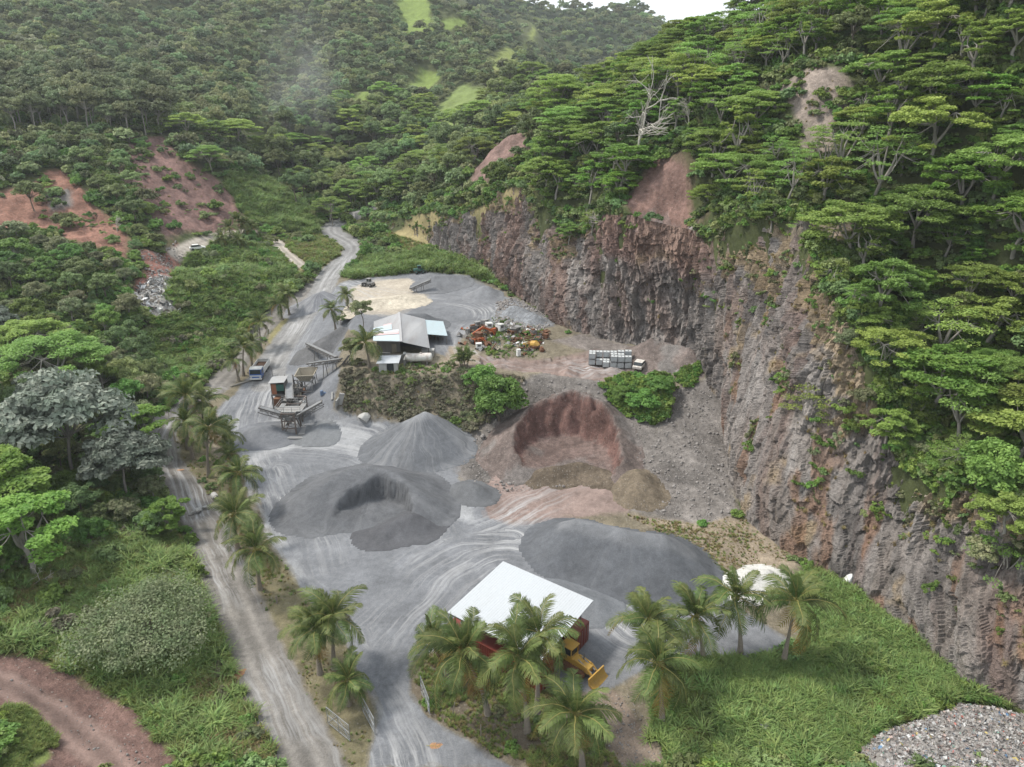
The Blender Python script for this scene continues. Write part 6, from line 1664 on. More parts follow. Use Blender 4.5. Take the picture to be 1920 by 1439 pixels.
m_ = MB(); m_.box((-.2, 1.7, 3.95), (2.7, 2.6, .9)); m_.box((-.2, .35, 3.5), (3.4, .5, .25)); m_.box((-.2, 5.6, 3.2), (2.2, 2.2, 1.1)); m_.tube([(-1.7, 1.8, 3.9), (-1.5, 1.8, 3.9)], .5, 14); m_.tube([(1.2, 1.2, 3.9), (1.45, 1.2, 3.9)], .4, 14)
for k in range(6): m_.box((-1.3 + k * .45, .36, 3.95), (.08, .1, .9))
m_.box((.9, 5.0, 4.1), (.8, .9, .8)); m_.box((-.9, 6.4, 4.0), (.7, .7, .6)); m_.prism([(-1.0, .3, 3.4), (.6, .3, 3.4), (.2, .3, 2.3), (-.6, .3, 2.3)], (0, 1.6, 0)); m_.build('screen_box', [STEELG], rr)
m_ = MB(); m_.box((1.6, 2.4, 4.42), (.9, 3.6, .08)); m_.box((-2.0, 2.4, 4.42), (.9, 3.6, .08))
for y in (.2, 4.2): m_.bar((-2.4, y, 5.4), (2.0, y, 5.4), .06); m_.bar((-2.4, y, 4.95), (2.0, y, 4.95), .05)
for x in (-2.4, -.9, .5, 2.0):
    for y in (.2, 4.2): m_.bar((x, y, 4.4), (x, y, 5.4), .06)
for x in (-2.4, 2.0): m_.bar((x, .2, 5.4), (x, 4.2, 5.4), .06); m_.bar((x, .2, 4.95), (x, 4.2, 4.95), .05)
m_.build('walkway_rail', STEELG, rr)
m_ = MB(); conveyor(m_, Q3(541, 779, .5), Q3(487, 764, .5), 1.0, .85); m_.build('stacker_conveyor', [STEELD, BELT], rr)
m_ = MB(); conveyor(m_, Q3(556, 779, .5), Q3(603, 753, 1.5), 1.0, .85); m_.build('stacker_conveyor', [STEELD, BELT], rr)
m_ = MB(); conveyor(m_, Q3(543, 748, 4.5), Q3(541, 703, 15), 1.3); m_.build('feed_conveyor', [STEELG, BELT], rr)
m_ = MB(); p = Q3(541, 703, 14.5); 
for s in (-.8, .8): m_.bar((p.x + s, p.y, 0), (p.x + s, p.y, p.z), .16); m_.bar((p.x + s, p.y - 5, 0), (p.x + s, p.y - 4.5, p.z - 2.4), .14)
m_.build('trestle', STEELD, rr)
# cabin on tall legs
cb0 = Q3(523, 722, 10)
cx_, cy_, cz_ = cb0.x, cb0.y, 4.0
m_ = MB(); m_.box((cx_, cy_, cz_ - .06), (2.5, 2.3, .12)); m_.bar((cx_ - 1.2, cy_ - 1.1, 1.8), (cx_ + 1.2, cy_ - 1.1, 1.8), .12); m_.bar((cx_ - 1.2, cy_ + 1.1, 1.8), (cx_ + 1.2, cy_ + 1.1, 1.8), .12); m_.bar((cx_ - 1.2, cy_ - 1.1, 1.8), (cx_ - 1.2, cy_ + 1.1, 1.8), .12)
for sx in (-1.2, 1.2):
    for sy in (-1.1, 1.1): m_.bar((cx_ + sx, cy_ + sy, -.3), (cx_ + sx, cy_ + sy, cz_), .2)
m_.bar((cx_ - 1.2, cy_ - 1.1, .2), (cx_ + 1.2, cy_ - 1.1, cz_), .1); m_.bar((cx_ - 1.2, cy_ + 1.1, .2), (cx_ - 1.2, cy_ - 1.1, cz_), .1)
m_.build('cabin_leg_frame', STEELG, rr)
m_ = MB(); m_.box((cx_, cy_, cz_ + .08), (2.7, 2.4, .16)); m_.box((cx_, cy_ + 1.12, cz_ + 1.3), (2.6, .08, 2.3)); m_.box((cx_ - 1.28, cy_ + .2, cz_ + 1.3), (.08, 2.0, 2.3)); m_.box((cx_ + 1.28, cy_, cz_ + 1.3), (.08, 2.2, 2.3)); cbn = m_.build('cabin', STEELD, rr)
m_ = MB(); corr_roof(m_, (cx_ - 1.5, cy_ - 1.4, cz_ + 2.5), (cx_ + 1.5, cy_ - 1.4, cz_ + 2.7), (cx_ + 1.5, cy_ + 1.4, cz_ + 3.0), (cx_ - 1.5, cy_ + 1.4, cz_ + 2.8), 16, .03); m_.build('roof', ROOFD, cbn)
m_ = MB(); m_.box((cx_ - .65, cy_ - 1.08, cz_ + 1.2), (.9, .06, 2.0)); m_.build('orange_panel', OPAN, cbn)
m_ = MB(); m_.box((cx_ + .5, cy_ - 1.08, cz_ + 1.5), (1.4, .06, 1.3)); m_.build('green_panel', GREEN, cbn)
m_ = MB(); m_.tube([(cx_ - 1.4, cy_ + 1.25, 0), (cx_ - 1.4, cy_ + 1.25, cz_ + 4.6)], .05, 6); m_.build('mast', STEELD, cbn)
# ladder
m_ = MB(); p0 = Q3(534, 752, 4.5); p1 = Vector((cx_ + 1.75, cy_ - 1.4, cz_ + .2))
for s in (-.3, .3): m_.bar(p0 + Vector((s, 0, 0)), p1 + Vector((s, 0, 0)), .07, .14)
for t in np.linspace(.04, .96, 13): c0 = p0.lerp(p1, t); m_.bar(c0 - Vector((.3, 0, 0)), c0 + Vector((.3, 0, 0)), .2, .05)
m_.build('stairs', STEELG, rr)
# feed hopper at the back right
h0 = Q3(578, 742, 14); hx, hy = h0.x, h0.y
m_ = MB(); frame(m_, hx - 1.7, hx + 1.7, hy - 1.4, hy + 1.4, -.2, 3.2, .2); frame(m_, hx - 1.3, hx + 1.3, hy - 1.2, hy + 1.2, 3.2, 5.2, .16); m_.build('hopper_frame', STEELG, rr)
m_ = MB(); m_.add([(hx - 1.75, hy - 1.3, 6.3), (hx + 1.75, hy - 1.3, 6.5), (hx + 1.9, hy + 1.5, 7.1), (hx - 1.6, hy + 1.5, 6.9), (hx - .9, hy - .8, 5.1), (hx + .9, hy - .8, 5.1), (hx + .9, hy + .9, 5.1), (hx - .9, hy + .9, 5.1)],
    [(0, 1, 5, 4), (1, 2, 6, 5), (2, 3, 7, 6), (3, 0, 4, 7), (4, 5, 6, 7)])
for s in np.linspace(-1.3, 1.3, 6): m_.bar((hx + s, hy - 1.32, 6.35), (hx + s * .55, hy - .84, 5.15), .1)
m_.bar((hx - 1.8, hy - 1.35, 6.3), (hx + 1.8, hy - 1.35, 6.5), .16); m_.bar((hx - 1.65, hy + 1.55, 6.9), (hx + 1.95, hy + 1.55, 7.1), .16); m_.bar((hx - 1.8, hy - 1.35, 6.3), (hx - 1.65, hy + 1.55, 6.9), .16); m_.bar((hx + 1.8, hy - 1.35, 6.5), (hx + 1.95, hy + 1.55, 7.1), .16)
m_.build('feed_hopper', TANS, rr)
m_ = MB(); m_.box((hx, hy, 2.2), (2.4, 2.0, 1.6)); m_.tube([(hx - 1.4, hy - 1.2, 2.4), (hx - 1.7, hy - 1.2, 2.4)], .8, 16); m_.box((hx - 3.4, hy - 2, 3.0), (2.4, 2.2, 1.2)); m_.box((hx - 3.2, hy - 1.0, 1.2), (3.0, 2.0, 2.2)); m_.box((hx - 4.0, hy - 5.5, 3.0), (1.2, 1.6, 1.5)); m_.build('crusher', RUST, rr)
m_ = MB(); m_.box((hx - 3.2, hy - 2.4, 4.1), (3.6, 3.4, .12)); m_.box((hx - 3.0, hy - 5.6, 2.0), (2.4, 3.0, .12))
for x in np.linspace(-4.9, -1.5, 5): m_.bar((hx + x, hy - 4.1, 4.1), (hx + x, hy - 4.1, 5.1), .05)
m_.bar((hx - 5.0, hy - 4.1, 5.1), (hx - 1.4, hy - 4.1, 5.1), .05); m_.bar((hx - 5.0, hy - 4.1, 4.6), (hx - 1.4, hy - 4.1, 4.6), .05)
frame(m_, hx - 4.9, hx - 1.5, hy - 4.0, hy - .8, 0, 4.1, .14); m_.build('platform', STEELG, rr)
m_ = MB(); LE = Vector(hit(655, 684)) + Vector((0, 0, 1.6)) - Vector((PX, PY, PZ)); conveyor(m_, (hx + 1.8, hy - .3, 1.6), LE, .8); m_.build('long_conveyor', [STEELD, BELT], rr)
m_ = MB()
for t in (.25, .5, .75):
    c0 = Vector((hx + 1.8, hy - .3, 1.6)).lerp(LE, t); m_.bar((c0.x - .4, c0.y, -1 + 8 * t * t * 0), (c0.x, c0.y, c0.z), .1)
m_.build('trestle', STEELD, rr)
# motors, chutes, ducts and beams packed between the tower and the hopper
r_ = random.Random(21); m_ = MB()
for k in range(34):
    x_ = r_.uniform(cx_ + 1.5, hx - .6); y_ = r_.uniform(5.5, 14); z_ = r_.uniform(.4, 4.2); w_, d_, h_ = r_.uniform(.3, 1.3), r_.uniform(.3, 1.3), r_.uniform(.25, 1.1)
    m_.box((x_, y_, z_), (w_, d_, h_), r_.uniform(-.2, .2), k % 3)
    if k % 3 == 0: m_.tube([(x_, y_, z_), (x_ + r_.uniform(-1.2, 1.2), y_ - .4, z_ + r_.uniform(.3, 1.4))], r_.uniform(.08, .25), 8, (k + 1) % 3)
    m_.bar((x_, y_, 0), (x_, y_, z_), .12, .12, 0)
for x_ in np.linspace(cx_ + 1.6, hx - .4, 4):
    for y_ in (6.0, 10.0, 14.0): m_.bar((x_, y_, 0), (x_, y_, 5.0), .16, .16, 0)
for y_ in (6.0, 10.0, 14.0):
    for z_ in (2.4, 5.0): m_.bar((cx_ + 1.6, y_, z_), (hx - .4, y_, z_), .14, .14, 0)
    m_.bar((cx_ + 1.6, y_, 2.4), (hx - .4, y_, 5.0), .08, .08, 1)
m_.build('machinery', [STEELD, STEELG, TANS], rr)
# dark conveyor stretching left from the bench
def sep_conveyor(name, label, a, b, w=.9, posts=(.3, .7), ground=True, mats=None):
    a = np.array(a); o = (a[0], a[1], float(zat(a[0], a[1]))); rr_ = empty(name, o, 0, label, 'conveyor'); A_ = Vector(a) - Vector(o); B_ = Vector(b) - Vector(o)
    m2 = MB(); conveyor(m2, A_, B_, w); m2.build('belt_frame', mats or [STEELD, BELT], rr_)
    for t in posts:
        c0 = A_.lerp(B_, t); g = float(zat(c0.x + o[0], c0.y + o[1])) - o[2]
        for s in (-.35, .35):
            m3 = MB(); m3.bar((c0.x + s, c0.y + s, g - .1), (c0.x + s * .6, c0.y, c0.z - .4), .1); m3.build('leg', STEELD, rr_)
sep_conveyor('belt_conveyor', 'dark belt conveyor reaching left from the bench above the hopper', P(578, 682, Y=PY + 17), hit(640, 688) + np.array([0, 0, 1.5]), .9, (.15, .5, .8))
sep_conveyor('belt_conveyor', 'thin upper belt conveyor lying over the dark heap behind the crushing plant', hit(578, 664) + np.array([0, 0, 2.4]), hit(632, 684) + np.array([0, 0, 1.5]), .7, (.3, .75))
bq = hit(788, 549)
sep_conveyor('stacking_conveyor', 'small portable stacking conveyor in the upper yard beside the cream sand', bq + np.array([-2.6, 0, 1.0]), bq + np.array([2.6, 1.2, 3.0]), .8, (.25, .6), mats=[STEELD, BELT])
# parked machine in the far yard, small car, wheel loader shape
def wheel_machine(u, v, rz, label, cat, mat, s=1.0):
    bq = hit(u, v); r2 = empty('wheel_loader' if cat == 'loader' else cat, bq, rz, label, cat, scale=s)
    m2 = MB(); m2.box((-.9, 0, 1.2), (2.2, 1.5, .9)); m2.box((.9, 0, .95), (1.4, .8, .5)); m2.build('body', mat, r2, bevel=.08)
    m2 = MB(); m2.box((-.1, 0, 2.65), (1.3, 1.3, .1))
    for x in (-.65, .45):
        for y in (-.55, .55): m2.box((x, y, 2.1), (.1, .1, 1.0))
    cc = m2.build('cab', mat, r2); m2 = MB(); m2.box((-.1, 0, 2.1), (1.0, 1.05, .95)); m2.build('window', GLASS, cc)
    for s_ in (-1, 1):
        m2 = MB(); m2.bar((.4, s_ * .5, 1.5), (2.2, s_ * .5, .6), .15, .25); m2.build('lift_arm', mat, r2)
        for x in (-1.3, 1.0):
            m2 = MB(); m2.tube([(x, s_ * .65, .6), (x, s_ * 1.1, .6)], .6, 16); w2 = m2.build('wheel', RUBBER, r2); m2 = MB(); m2.tube([(x, s_ * 1.05, .6), (x, s_ * 1.12, .6)], .28, 12); m2.build('rim', mat, w2)
    m2 = MB(); m2.prism([(2.2, -1.2, 1.1), (2.3, -1.2, .3), (3.0, -1.2, .15), (2.9, -1.2, .1), (2.1, -1.2, .15), (2.05, -1.2, 1.1)], (0, 2.4, 0)); m2.build('bucket', STEELD, r2)
wheel_machine(692, 538, 2.6, 'small dusty grey loader parked left of the cream sand', 'loader', STEELG, .8)
wheel_machine(787, 513, .3, 'dark green machine half hidden in the far grass', 'loader', GREEN, .8)
def car(u, v, rz, label, paintm, wreck=False):
    bq = hit(u, v); r2 = empty('parked_car', bq, rz, label, 'car'); m2 = MB()
    m2.prism([(-2.1, -.85, .35), (-2.1, -.85, .85), (-1.5, -.85, .95), (1.1, -.85, .95), (2.1, -.85, .75), (2.15, -.85, .35)], (0, 1.7, 0)); bd_ = m2.build('body', paintm, r2, bevel=.08)
    m2 = MB(); m2.prism([(-1.75, -.75, .94), (-1.35, -.75, 1.45), (.3, -.75, 1.45), (1.1, -.75, .94)], (0, 1.5, 0)); m2.build('cabin_glass', GLASS, bd_)
    m2 = MB(); m2.prism([(-1.35, -.74, 1.44), (-1.3, -.74, 1.5), (.28, -.74, 1.5), (.34, -.74, 1.44)], (0, 1.48, 0)); m2.build('roof', paintm, bd_)
    for x in (-1.3, 1.35):
        for s_ in (-1, 1):
            m2 = MB(); m2.tube([(x, s_ * .68, .32), (x, s_ * .88, .32)], .32, 16); m2.build('wheel', RUBBER, r2)
car(371, 470, .5, 'white car parked at the end of the pale side road on the left', WHITEP)
car(1200, 690, 1.1, 'old white wrecked car at the right end of the plastic totes', TANK)

# --- plastic liquid totes in cages
tote_m = MB(); tote_m.box((0, 0, .62), (1.12, .94, .95)); TOTE_B = tote_m.mesh('tank', PLAST)
tm2 = MB(); tm2.tube([(0, 0, 1.08), (0, 0, 1.16)], .13, 10); TOTE_L = tm2.mesh('lid', STEELD)
tm2 = MB()
for z in (.2, .45, .7, .95, 1.1):
    for s_ in (-1, 1): tm2.bar((-.6, s_ * .5, z), (.6, s_ * .5, z), .035); tm2.bar((s_ * .6, -.5, z), (s_ * .6, .5, z), .035)
for x in np.linspace(-.6, .6, 6):
    for s_ in (-1, 1): tm2.bar((x, s_ * .5, .15), (x, s_ * .5, 1.12), .03)
for y in np.linspace(-.5, .5, 5):
    for s_ in (-1, 1): tm2.bar((s_ * .6, y, .15), (s_ * .6, y, 1.12), .03)
TOTE_C = tm2.mesh('cage', CAGE)
tm2 = MB(); tm2.box((0, 0, .12), (1.2, 1.0, .05))
for x in (-.5, 0, .5): tm2.box((x, 0, .05), (.14, 1.0, .1))
TOTE_P = tm2.mesh('pallet', STEELD)
tb = hit(1150, 690); th_ = -.12
def tote(i, j, k):
    x = tb[0] + (i - 3) * 1.32 * math.cos(th_) - j * 1.15 * math.sin(th_); y = tb[1] + (i - 3) * 1.32 * math.sin(th_) + j * 1.15 * math.cos(th_)
    rr_ = random.Random(i * 7 + j * 3 + k); z = float(zat(x, y)) + k * 1.17
    rows = ['front', 'second', 'third']; lvl = ['on the ground', 'stacked on top']
    o = empty('liquid_tote', (x + rr_.uniform(-.05, .05), y + rr_.uniform(-.05, .05), z), th_ + rr_.uniform(-.06, .06), 'caged white plastic tote, number %s from the left in the %s row, %s' % (['one', 'two', 'three', 'four', 'five', 'six'][i], rows[j], lvl[k]), 'tote', 'caged plastic totes by the red track')
    link('tank', TOTE_B, o); link('cage', TOTE_C, o); link('pallet', TOTE_P, o); link('lid', TOTE_L, o)
for i in range(2, 6):
    for k in range(2): tote(i, 0, k) if not (i == 2 and k) else None
for i in range(0, 6): tote(i, 1, 0); 
for i in range(0, 6): tote(i, 2, 0); tote(i, 2, 1)
for i in (0, 3, 4): tote(i, 1, 1)

# --- scrap yard
SC = []
def scrap(u, v, label, mat, kind, rz=None, s=1.0):
    bq = hit(u, v); r_ = random.Random(len(SC) * 13 + 5); SC.append(1); rz = r_.uniform(0, 6.28) if rz is None else rz
    m2 = MB(); nm = 'scrap_metal'; cat = 'scrap'; mats_ = [mat, RUST, RUBBER, STEELD]
    if kind == 'boom':
        m2.bar((-2.4, 0, .5), (0, 0, 2.2), .4, .55); m2.bar((0, 0, 2.2), (2.4, 0, 1.3), .34, .45); m2.bar((2.4, 0, 1.3), (2.7, 0, .4), .3, .4); m2.tube([(-1.4, 0, 1.0), (.6, 0, 2.5)], .1, 8, 3); m2.box((2.7, 0, .3), (.5, .9, .5), None, 1); nm, cat = 'excavator_boom', 'boom'
    elif kind == 'sheet':
        P0 = [(x * .45, y * .4, .25 + .35 * math.sin(x * 1.3 + y) + r_.uniform(-.12, .12)) for y in range(5) for x in range(6)]
        m2.add(P0, [(y * 6 + x, y * 6 + x + 1, y * 6 + x + 7, y * 6 + x + 6) for y in range(4) for x in range(5)]); nm, cat = 'crumpled_sheet', 'sheet'
    elif kind == 'drum':
        m2.tube([(-.9, 0, .5), (-.6, 0, .75), (.2, 0, .8), (.9, 0, .5)], [.35, .7, .75, .4], 14); m2.tube([(.9, 0, .5), (.95, 0, .5)], [.42, .3], 14, 3); m2.bar((-.9, -.5, 0), (.8, -.5, .1), .1, .1, 1); m2.bar((-.9, .5, 0), (.8, .5, .1), .1, .1, 1); nm, cat = 'mixer_drum', 'drum'
    elif kind == 'cab':
        m2.box((0, 0, .8), (1.5, 1.3, 1.4)); m2.box((.76, 0, 1.05), (.03, 1.0, .6), None, 3); m2.box((0, -.66, 1.05), (.9, .03, .6), None, 3); m2.box((0, 0, 1.54), (1.6, 1.4, .1)); nm, cat = 'machine_cab', 'cab'
    elif kind == 'frame':
        frame(m2, -1.1, 1.1, -.5, .5, 0, .9, .12); m2.box((.3, 0, .6), (.9, .7, .6), None, 1); m2.tube([(-1.2, -.4, .3), (-1.2, .4, .3)], .35, 12, 2); nm = 'broken_chassis'
    elif kind == 'engine':
        m2.box((0, 0, .45), (1.1, .7, .7)); m2.tube([(.55, 0, .5), (.75, 0, .5)], .32, 12); m2.tube([(-.3, .4, .3), (-.3, .75, .3)], .12, 8, 1); m2.box((0, 0, .88), (.8, .4, .2), None, 1); nm, cat = 'old_engine', 'engine'
    elif kind == 'beams':
        for k in range(4): m2.bar((r_.uniform(-1.5, -1), r_.uniform(-.6, .6), .1 + k * .14), (r_.uniform(1, 1.7), r_.uniform(-.6, .6), .2 + k * .2), .12, .16, k % 2)
        nm = 'bent_beams'
    elif kind == 'tyre':
        for k in range(20):
            a = k * math.pi / 10; a2 = a + math.pi / 10
            m2.tube([(.5 * math.cos(a), .5 * math.sin(a), .2), (.5 * math.cos(a2), .5 * math.sin(a2), .2)], .2, 6, 2, False)
        nm, cat = 'scrap_tyre', 'tyre'
    elif kind == 'fridge':
        m2.box((0, 0, .8), (.8, .75, 1.5)); m2.box((0, -.39, 1.15), (.76, .04, .7)); m2.box((.3, -.43, 1.1), (.04, .04, .4), None, 3); nm, cat = 'old_fridge', 'fridge'
    o = m2.build(nm, mats_, None, loc=bq); o.rotation_euler = (r_.uniform(-.15, .15), r_.uniform(-.15, .15), rz); o.scale = (s, s, s)
    tag(o, label, cat)
scrap(905, 632, 'orange excavator boom lying in the left part of the scrap yard', ORANGE, 'boom', .25, .9)
scrap(897, 644, 'orange bent frame at the lower left of the orange boom', ORANGE, 'frame', .6)
scrap(925, 628, 'orange machine cab right of the excavator boom', ORANGE, 'cab', .1, .8)
scrap(880, 632, 'dark crumpled sheet at the left tip of the scrap yard', STEELD, 'sheet')
scrap(888, 620, 'dark engine block behind the left tip of the scrap yard', STEELD, 'engine', None, 1.3)
scrap(885, 640, 'pile of dark bent beams at the left end of the scrap yard', STEELD, 'beams')
scrap(916, 618, 'white machine cab at the back of the scrap yard', WHITEP, 'cab', .4, .9)
scrap(937, 622, 'white panelled cab leaning among the weeds at the back of the scrap yard', WHITEP, 'cab', .9, 1.0)
scrap(898, 655, 'white metal box in front of the left end of the scrap yard', WHITEP, 'cab', .2, .75)
scrap(927, 658, 'weathered wooden-looking pile of beams in front of the scrap yard', TANS, 'beams', 1.2, 1.2)
scrap(933, 660, 'tan bent plates beside the weathered beams', TANS, 'sheet', 1.0, 1.0)
scrap(972, 668, 'small white fridge lying at the front of the scrap yard', WHITEP, 'fridge', .5, .9)
scrap(1004, 622, 'pale grey crumpled sheet topmost at the right of the scrap yard', WHITEP, 'sheet', None, 1.0)
scrap(1000, 630, 'black engine at the right end of the scrap yard', STEELD, 'engine', None, 1.5)
scrap(1008, 642, 'dark broken chassis right of the yellow mixer drum', STEELD, 'frame', 1.3, 1.1)
scrap(1003, 655, 'yellow and white mixer drum at the right end of the scrap yard', YELLOW, 'drum', -.6, 1.05)
scrap(993, 652, 'yellow bent frame left of the mixer drum', YELLOW, 'frame', .5, 1.0)
scrap(1000, 643, 'rusty brown tangle of beams behind the mixer drum', RUST, 'beams', None, 1.3)
scrap(985, 633, 'rusty crumpled plates among the weeds right of the yard centre', RUST, 'sheet', None, 1.3)
scrap(1015, 660, 'rusty engine at the far right corner of the scrap yard', RUST, 'engine', None, 1.0)
scrap(960, 628, 'rusty chassis half hidden in the middle of the scrap yard', RUST, 'frame', None, 1.0)
scrap(947, 636, 'dark grey plate in the middle of the scrap weeds', STEELG, 'sheet', None, .9)
scrap(912, 645, 'maroon crumpled sheet under the orange boom', RUST, 'sheet', None, .9)
scrap(982, 650, 'white bent panel left of the yellow frame', WHITEP, 'sheet', None, .7)
scrap(890, 628, 'old black tyre at the left end of the scrap yard', RUBBER, 'tyre', None, 1.1)
scrap(992, 626, 'old black tyre at the back right of the scrap yard', RUBBER, 'tyre', None, 1.2)

# --- gates of the front entrance: tubular frames with wire
def gate(u0, v0, u1, v1, label, h=2.1):
    a = hit(u0, v0); b2_ = hit(u1, v1); o = empty('wire_gate', a, 0, label, 'gate'); d = Vector(b2_) - Vector(a); up = Vector((0, 0, h)); z = Vector((0, 0, 0)); lo = Vector((0, 0, .15))
    m2 = MB()
    for p, q_ in ((lo, up), (d + lo, d + up), (lo, d + lo), (up, d + up), (d * .5 + lo, d * .5 + up), (up * .55, d + up * .55), (lo, d * .5 + up), (d * .5 + up, d + lo)): m2.tube([p, q_], .035, 6)
    m2.build('gate_frame', CAGE, o)
    m2 = MB(); n = int(d.length / .3)
    for i in range(1, n): m2.tube([d * (i / n) + lo, d * (i / n) + up], .007, 3, 0, False)
    for i in range(1, 7): m2.tube([up * (i / 7) + lo * .5, d + up * (i / 7) + lo * .5], .007, 3, 0, False)
    m2.build('wire_mesh', CAGE, o)
gate(616, 1362, 657, 1392, 'tubular wire gate left of the entrance under the young palm'); gate(681, 1338, 704, 1382, 'tubular wire gate swung open on the left side of the entrance track')
gate(790, 1302, 806, 1342, 'tubular wire gate swung open on the right side of the entrance track')
# posts, pole, pipe, boulder, fallen fronds, slabs
def post(u, v, h, label, rad=.07, mat=WOOD, lean=0):
    m2 = MB(); m2.tube([(0, 0, -.2), (lean * .5, 0, h * .5), (lean, 0, h)], [rad, rad * .95, rad * .85], 8); m2.tube([(lean, 0, h), (lean, 0, h + .02)], [rad * .85, rad * .5], 8)
    tag(m2.build('fence_post', mat, None, loc=hit(u, v)), label, 'post')
post(520, 1135, 1.1, 'weathered wooden fence post on the verge between the roads', .12); post(902, 1385, 1.6, 'grey wooden stake among the weeds below the leaning palm', .06); post(848, 1345, 1.7, 'thin wooden stake left of the leaning palm trunk', .05, WOOD, .3)
m2 = MB(); m2.tube([(0, 0, -.3), (0, 0, 8)], [.14, .1], 8); m2.bar((-.9, 0, 7.4), (.9, 0, 7.4), .1)
for x in (-.8, 0, .8): m2.tube([(x, 0, 7.45), (x, 0, 7.7)], .05, 6)
tag(m2.build('utility_pole', WOOD, None, loc=hit(624, 425)), 'wooden utility pole with a crossarm beside the haul road bend', 'pole')
def pipe(u, v, rz, label, L=1.2, Ro=.45):
    m2 = MB(); n = 18
    for rr_, fl in ((Ro, 0), (Ro * .8, 1)):
        vs_ = [(x, rr_ * math.cos(2 * math.pi * k / n), rr_ * math.sin(2 * math.pi * k / n) + Ro) for x in (-L / 2, L / 2) for k in range(n)]
        m2.add(vs_, [(k, (k + 1) % n, n + (k + 1) % n, n + k) for k in range(n)])
    b0 = 0
    for e in (0, n): m2.f += [(b0 + e + k, b0 + e + (k + 1) % n, 2 * n + e + (k + 1) % n, 2 * n + e + k) for k in range(n)]; m2.m += [0] * n
    o = m2.build('concrete_pipe', CONC, None, loc=hit(u, v)); o.rotation_euler = (0, 0, rz); tag(o, label, 'pipe')
pipe(404, 938, -.9, 'short concrete drain pipe lying on the verge beside the dirt road')
def boulder(u, v, s, label, mat=None, k=0, sc_=(1, 1, .8)):
    me = ROCKP[k % 5].copy(); me.materials.clear(); me.materials.append(mat or CONC); bq = hit(u, v)
    o = link('boulder', me, None, (bq[0], bq[1], bq[2] + s * .25)); o.scale = (s * sc_[0], s * sc_[1], s * sc_[2]); o.rotation_euler = (.3 * k, .2, k); tag(o, label, 'boulder')
boulder(683, 792, 2.6, 'big pale boulder at the foot of the brushy bank left of the tall gravel cone', CONC, 1)
boulder(372, 962, 1.4, 'pale broken concrete lump on the dirt road edge, larger one', CONC, 2, (1.4, 1, .5)); boulder(386, 955, 1.0, 'pale broken concrete lump on the dirt road edge, smaller one', CONC, 3, (1.3, 1, .5)); boulder(360, 968, .9, 'pale concrete chunk at the left of the lumps on the dirt road', CONC, 4, (1.2, 1, .4))
boulder(790, 1025 - 210, 1.0, 'grey rock at the right foot of the tall gravel cone', ROCKM, 0); boulder(905, 822, 1.2, 'grey rock on the stony slope below the bushy tree', ROCKM, 2)
boulder(1588, 1098, 2.0, 'upright white lump of dumped rubble against the cliff foot', WHITEP, 1, (.6, .6, 1.2)); boulder(1583, 1103, .8, 'small white rubble lump beside the upright one at the cliff foot', WHITEP, 3)
boulder(1428, 1376, 1.7, 'white lump of bagged rubbish in the cane grass', CONC, 3); boulder(1296, 690, 1.4, 'dark grey rock on the bench by the cliff foot, larger', ROCKM, 1); boulder(1270, 700, 1.0, 'dark grey rock on the bench by the cliff foot, smaller', ROCKM, 4)
m2 = MB(); 
for c_, d_ in (((0, .45, .4), (1.3, .1, .8)), ((0, -.45, .4), (1.3, .1, .8)), ((-.6, 0, .4), (.1, .8, .8)), ((.6, 0, .4), (.1, .8, .8)), ((0, 0, .05), (1.1, .8, .1))): m2.box(c_, d_)
o = m2.build('concrete_trough', CONC, None, loc=hit(1430, 1412)); o.rotation_euler = (.2, .25, -.5); tag(o, 'tilted empty concrete trough in the grass beside the rubbish', 'trough')
def fallen_frond(u, v, label, s=.8, rz=.2):
    bq = hit(u, v); bq[2] += .12; o = link('fallen_frond', FROND_OLD[0], None, bq); o.rotation_euler = (.2, .25, rz); o.scale = (s, s, s * .15); tag(o, label, 'palm frond')
FALL = leafmat('dead_frond', (.42, .22, .10), (.36, .2, .1), .1, .5, .1, .01)
DEADF = frond_mesh(230, 3.2, .3, FALL, 26)
for u, v, s, rz, lb in [(800, 1404, .62, -.05, 'orange dead palm frond lying on the entrance track'), (330, 885, .4, .4, 'dried palm frond on the dirt road bend'), (420, 1290, .9, 1.0, 'heap of dry fronds beside the dirt road'), (435, 1275, .8, 2.0, 'dry straw-coloured frond on the strip left of the dirt road')]:
    bq = hit(u, v); o = link('fallen_frond', DEADF, None, (bq[0], bq[1], bq[2] + .1)); o.rotation_euler = (.1, .12, rz); o.scale = (s, s, s * .25); tag(o, lb, 'palm frond')
m2 = MB(); m2.tube([(-2.2, 0, .2), (0, .1, .22), (2.2, 0, .18)], [.16, .2, .14], 8); o = m2.build('driftwood_log', BARK_PALE, None, loc=hit(452, 722)); o.rotation_euler = (0, 0, .85); tag(o, 'pale fallen trunk lying on the verge left of the truck', 'log')
r_ = random.Random(66)
kinds_ = ['beams', 'sheet', 'frame', 'engine', 'sheet', 'beams', 'cab', 'tyre']; cols_ = [(RUST, 'rusty brown'), (STEELD, 'dark'), (ORANGE, 'orange'), (STEELD, 'dark'), (RUST, 'rusty brown'), (STEELG, 'grey'), (RUST, 'rusty brown')]
for k in range(54):
    a_ = r_.uniform(0, 6.28); lft = k % 2; cu, cv, ru, rv = ((903, 632, 34, 20) if lft else (992, 640, 34, 24)); q_ = math.sqrt(r_.random()); kd = kinds_[r_.randrange(8)]; mt, cn = cols_[r_.randrange(7)] if kd != 'tyre' else (RUBBER, 'black')
    scrap(cu + ru * q_ * math.cos(a_), cv + rv * q_ * math.sin(a_), 'piece of %s scrap in the jumble at the %s end of the scrap yard' % (cn, 'left' if lft else 'right'), mt, kd, None, r_.uniform(.5, 1.0))
for o in bpy.data.objects:
    if o.get('label', '').startswith('piece of '): o['group'] = 'jumbled scrap pieces'
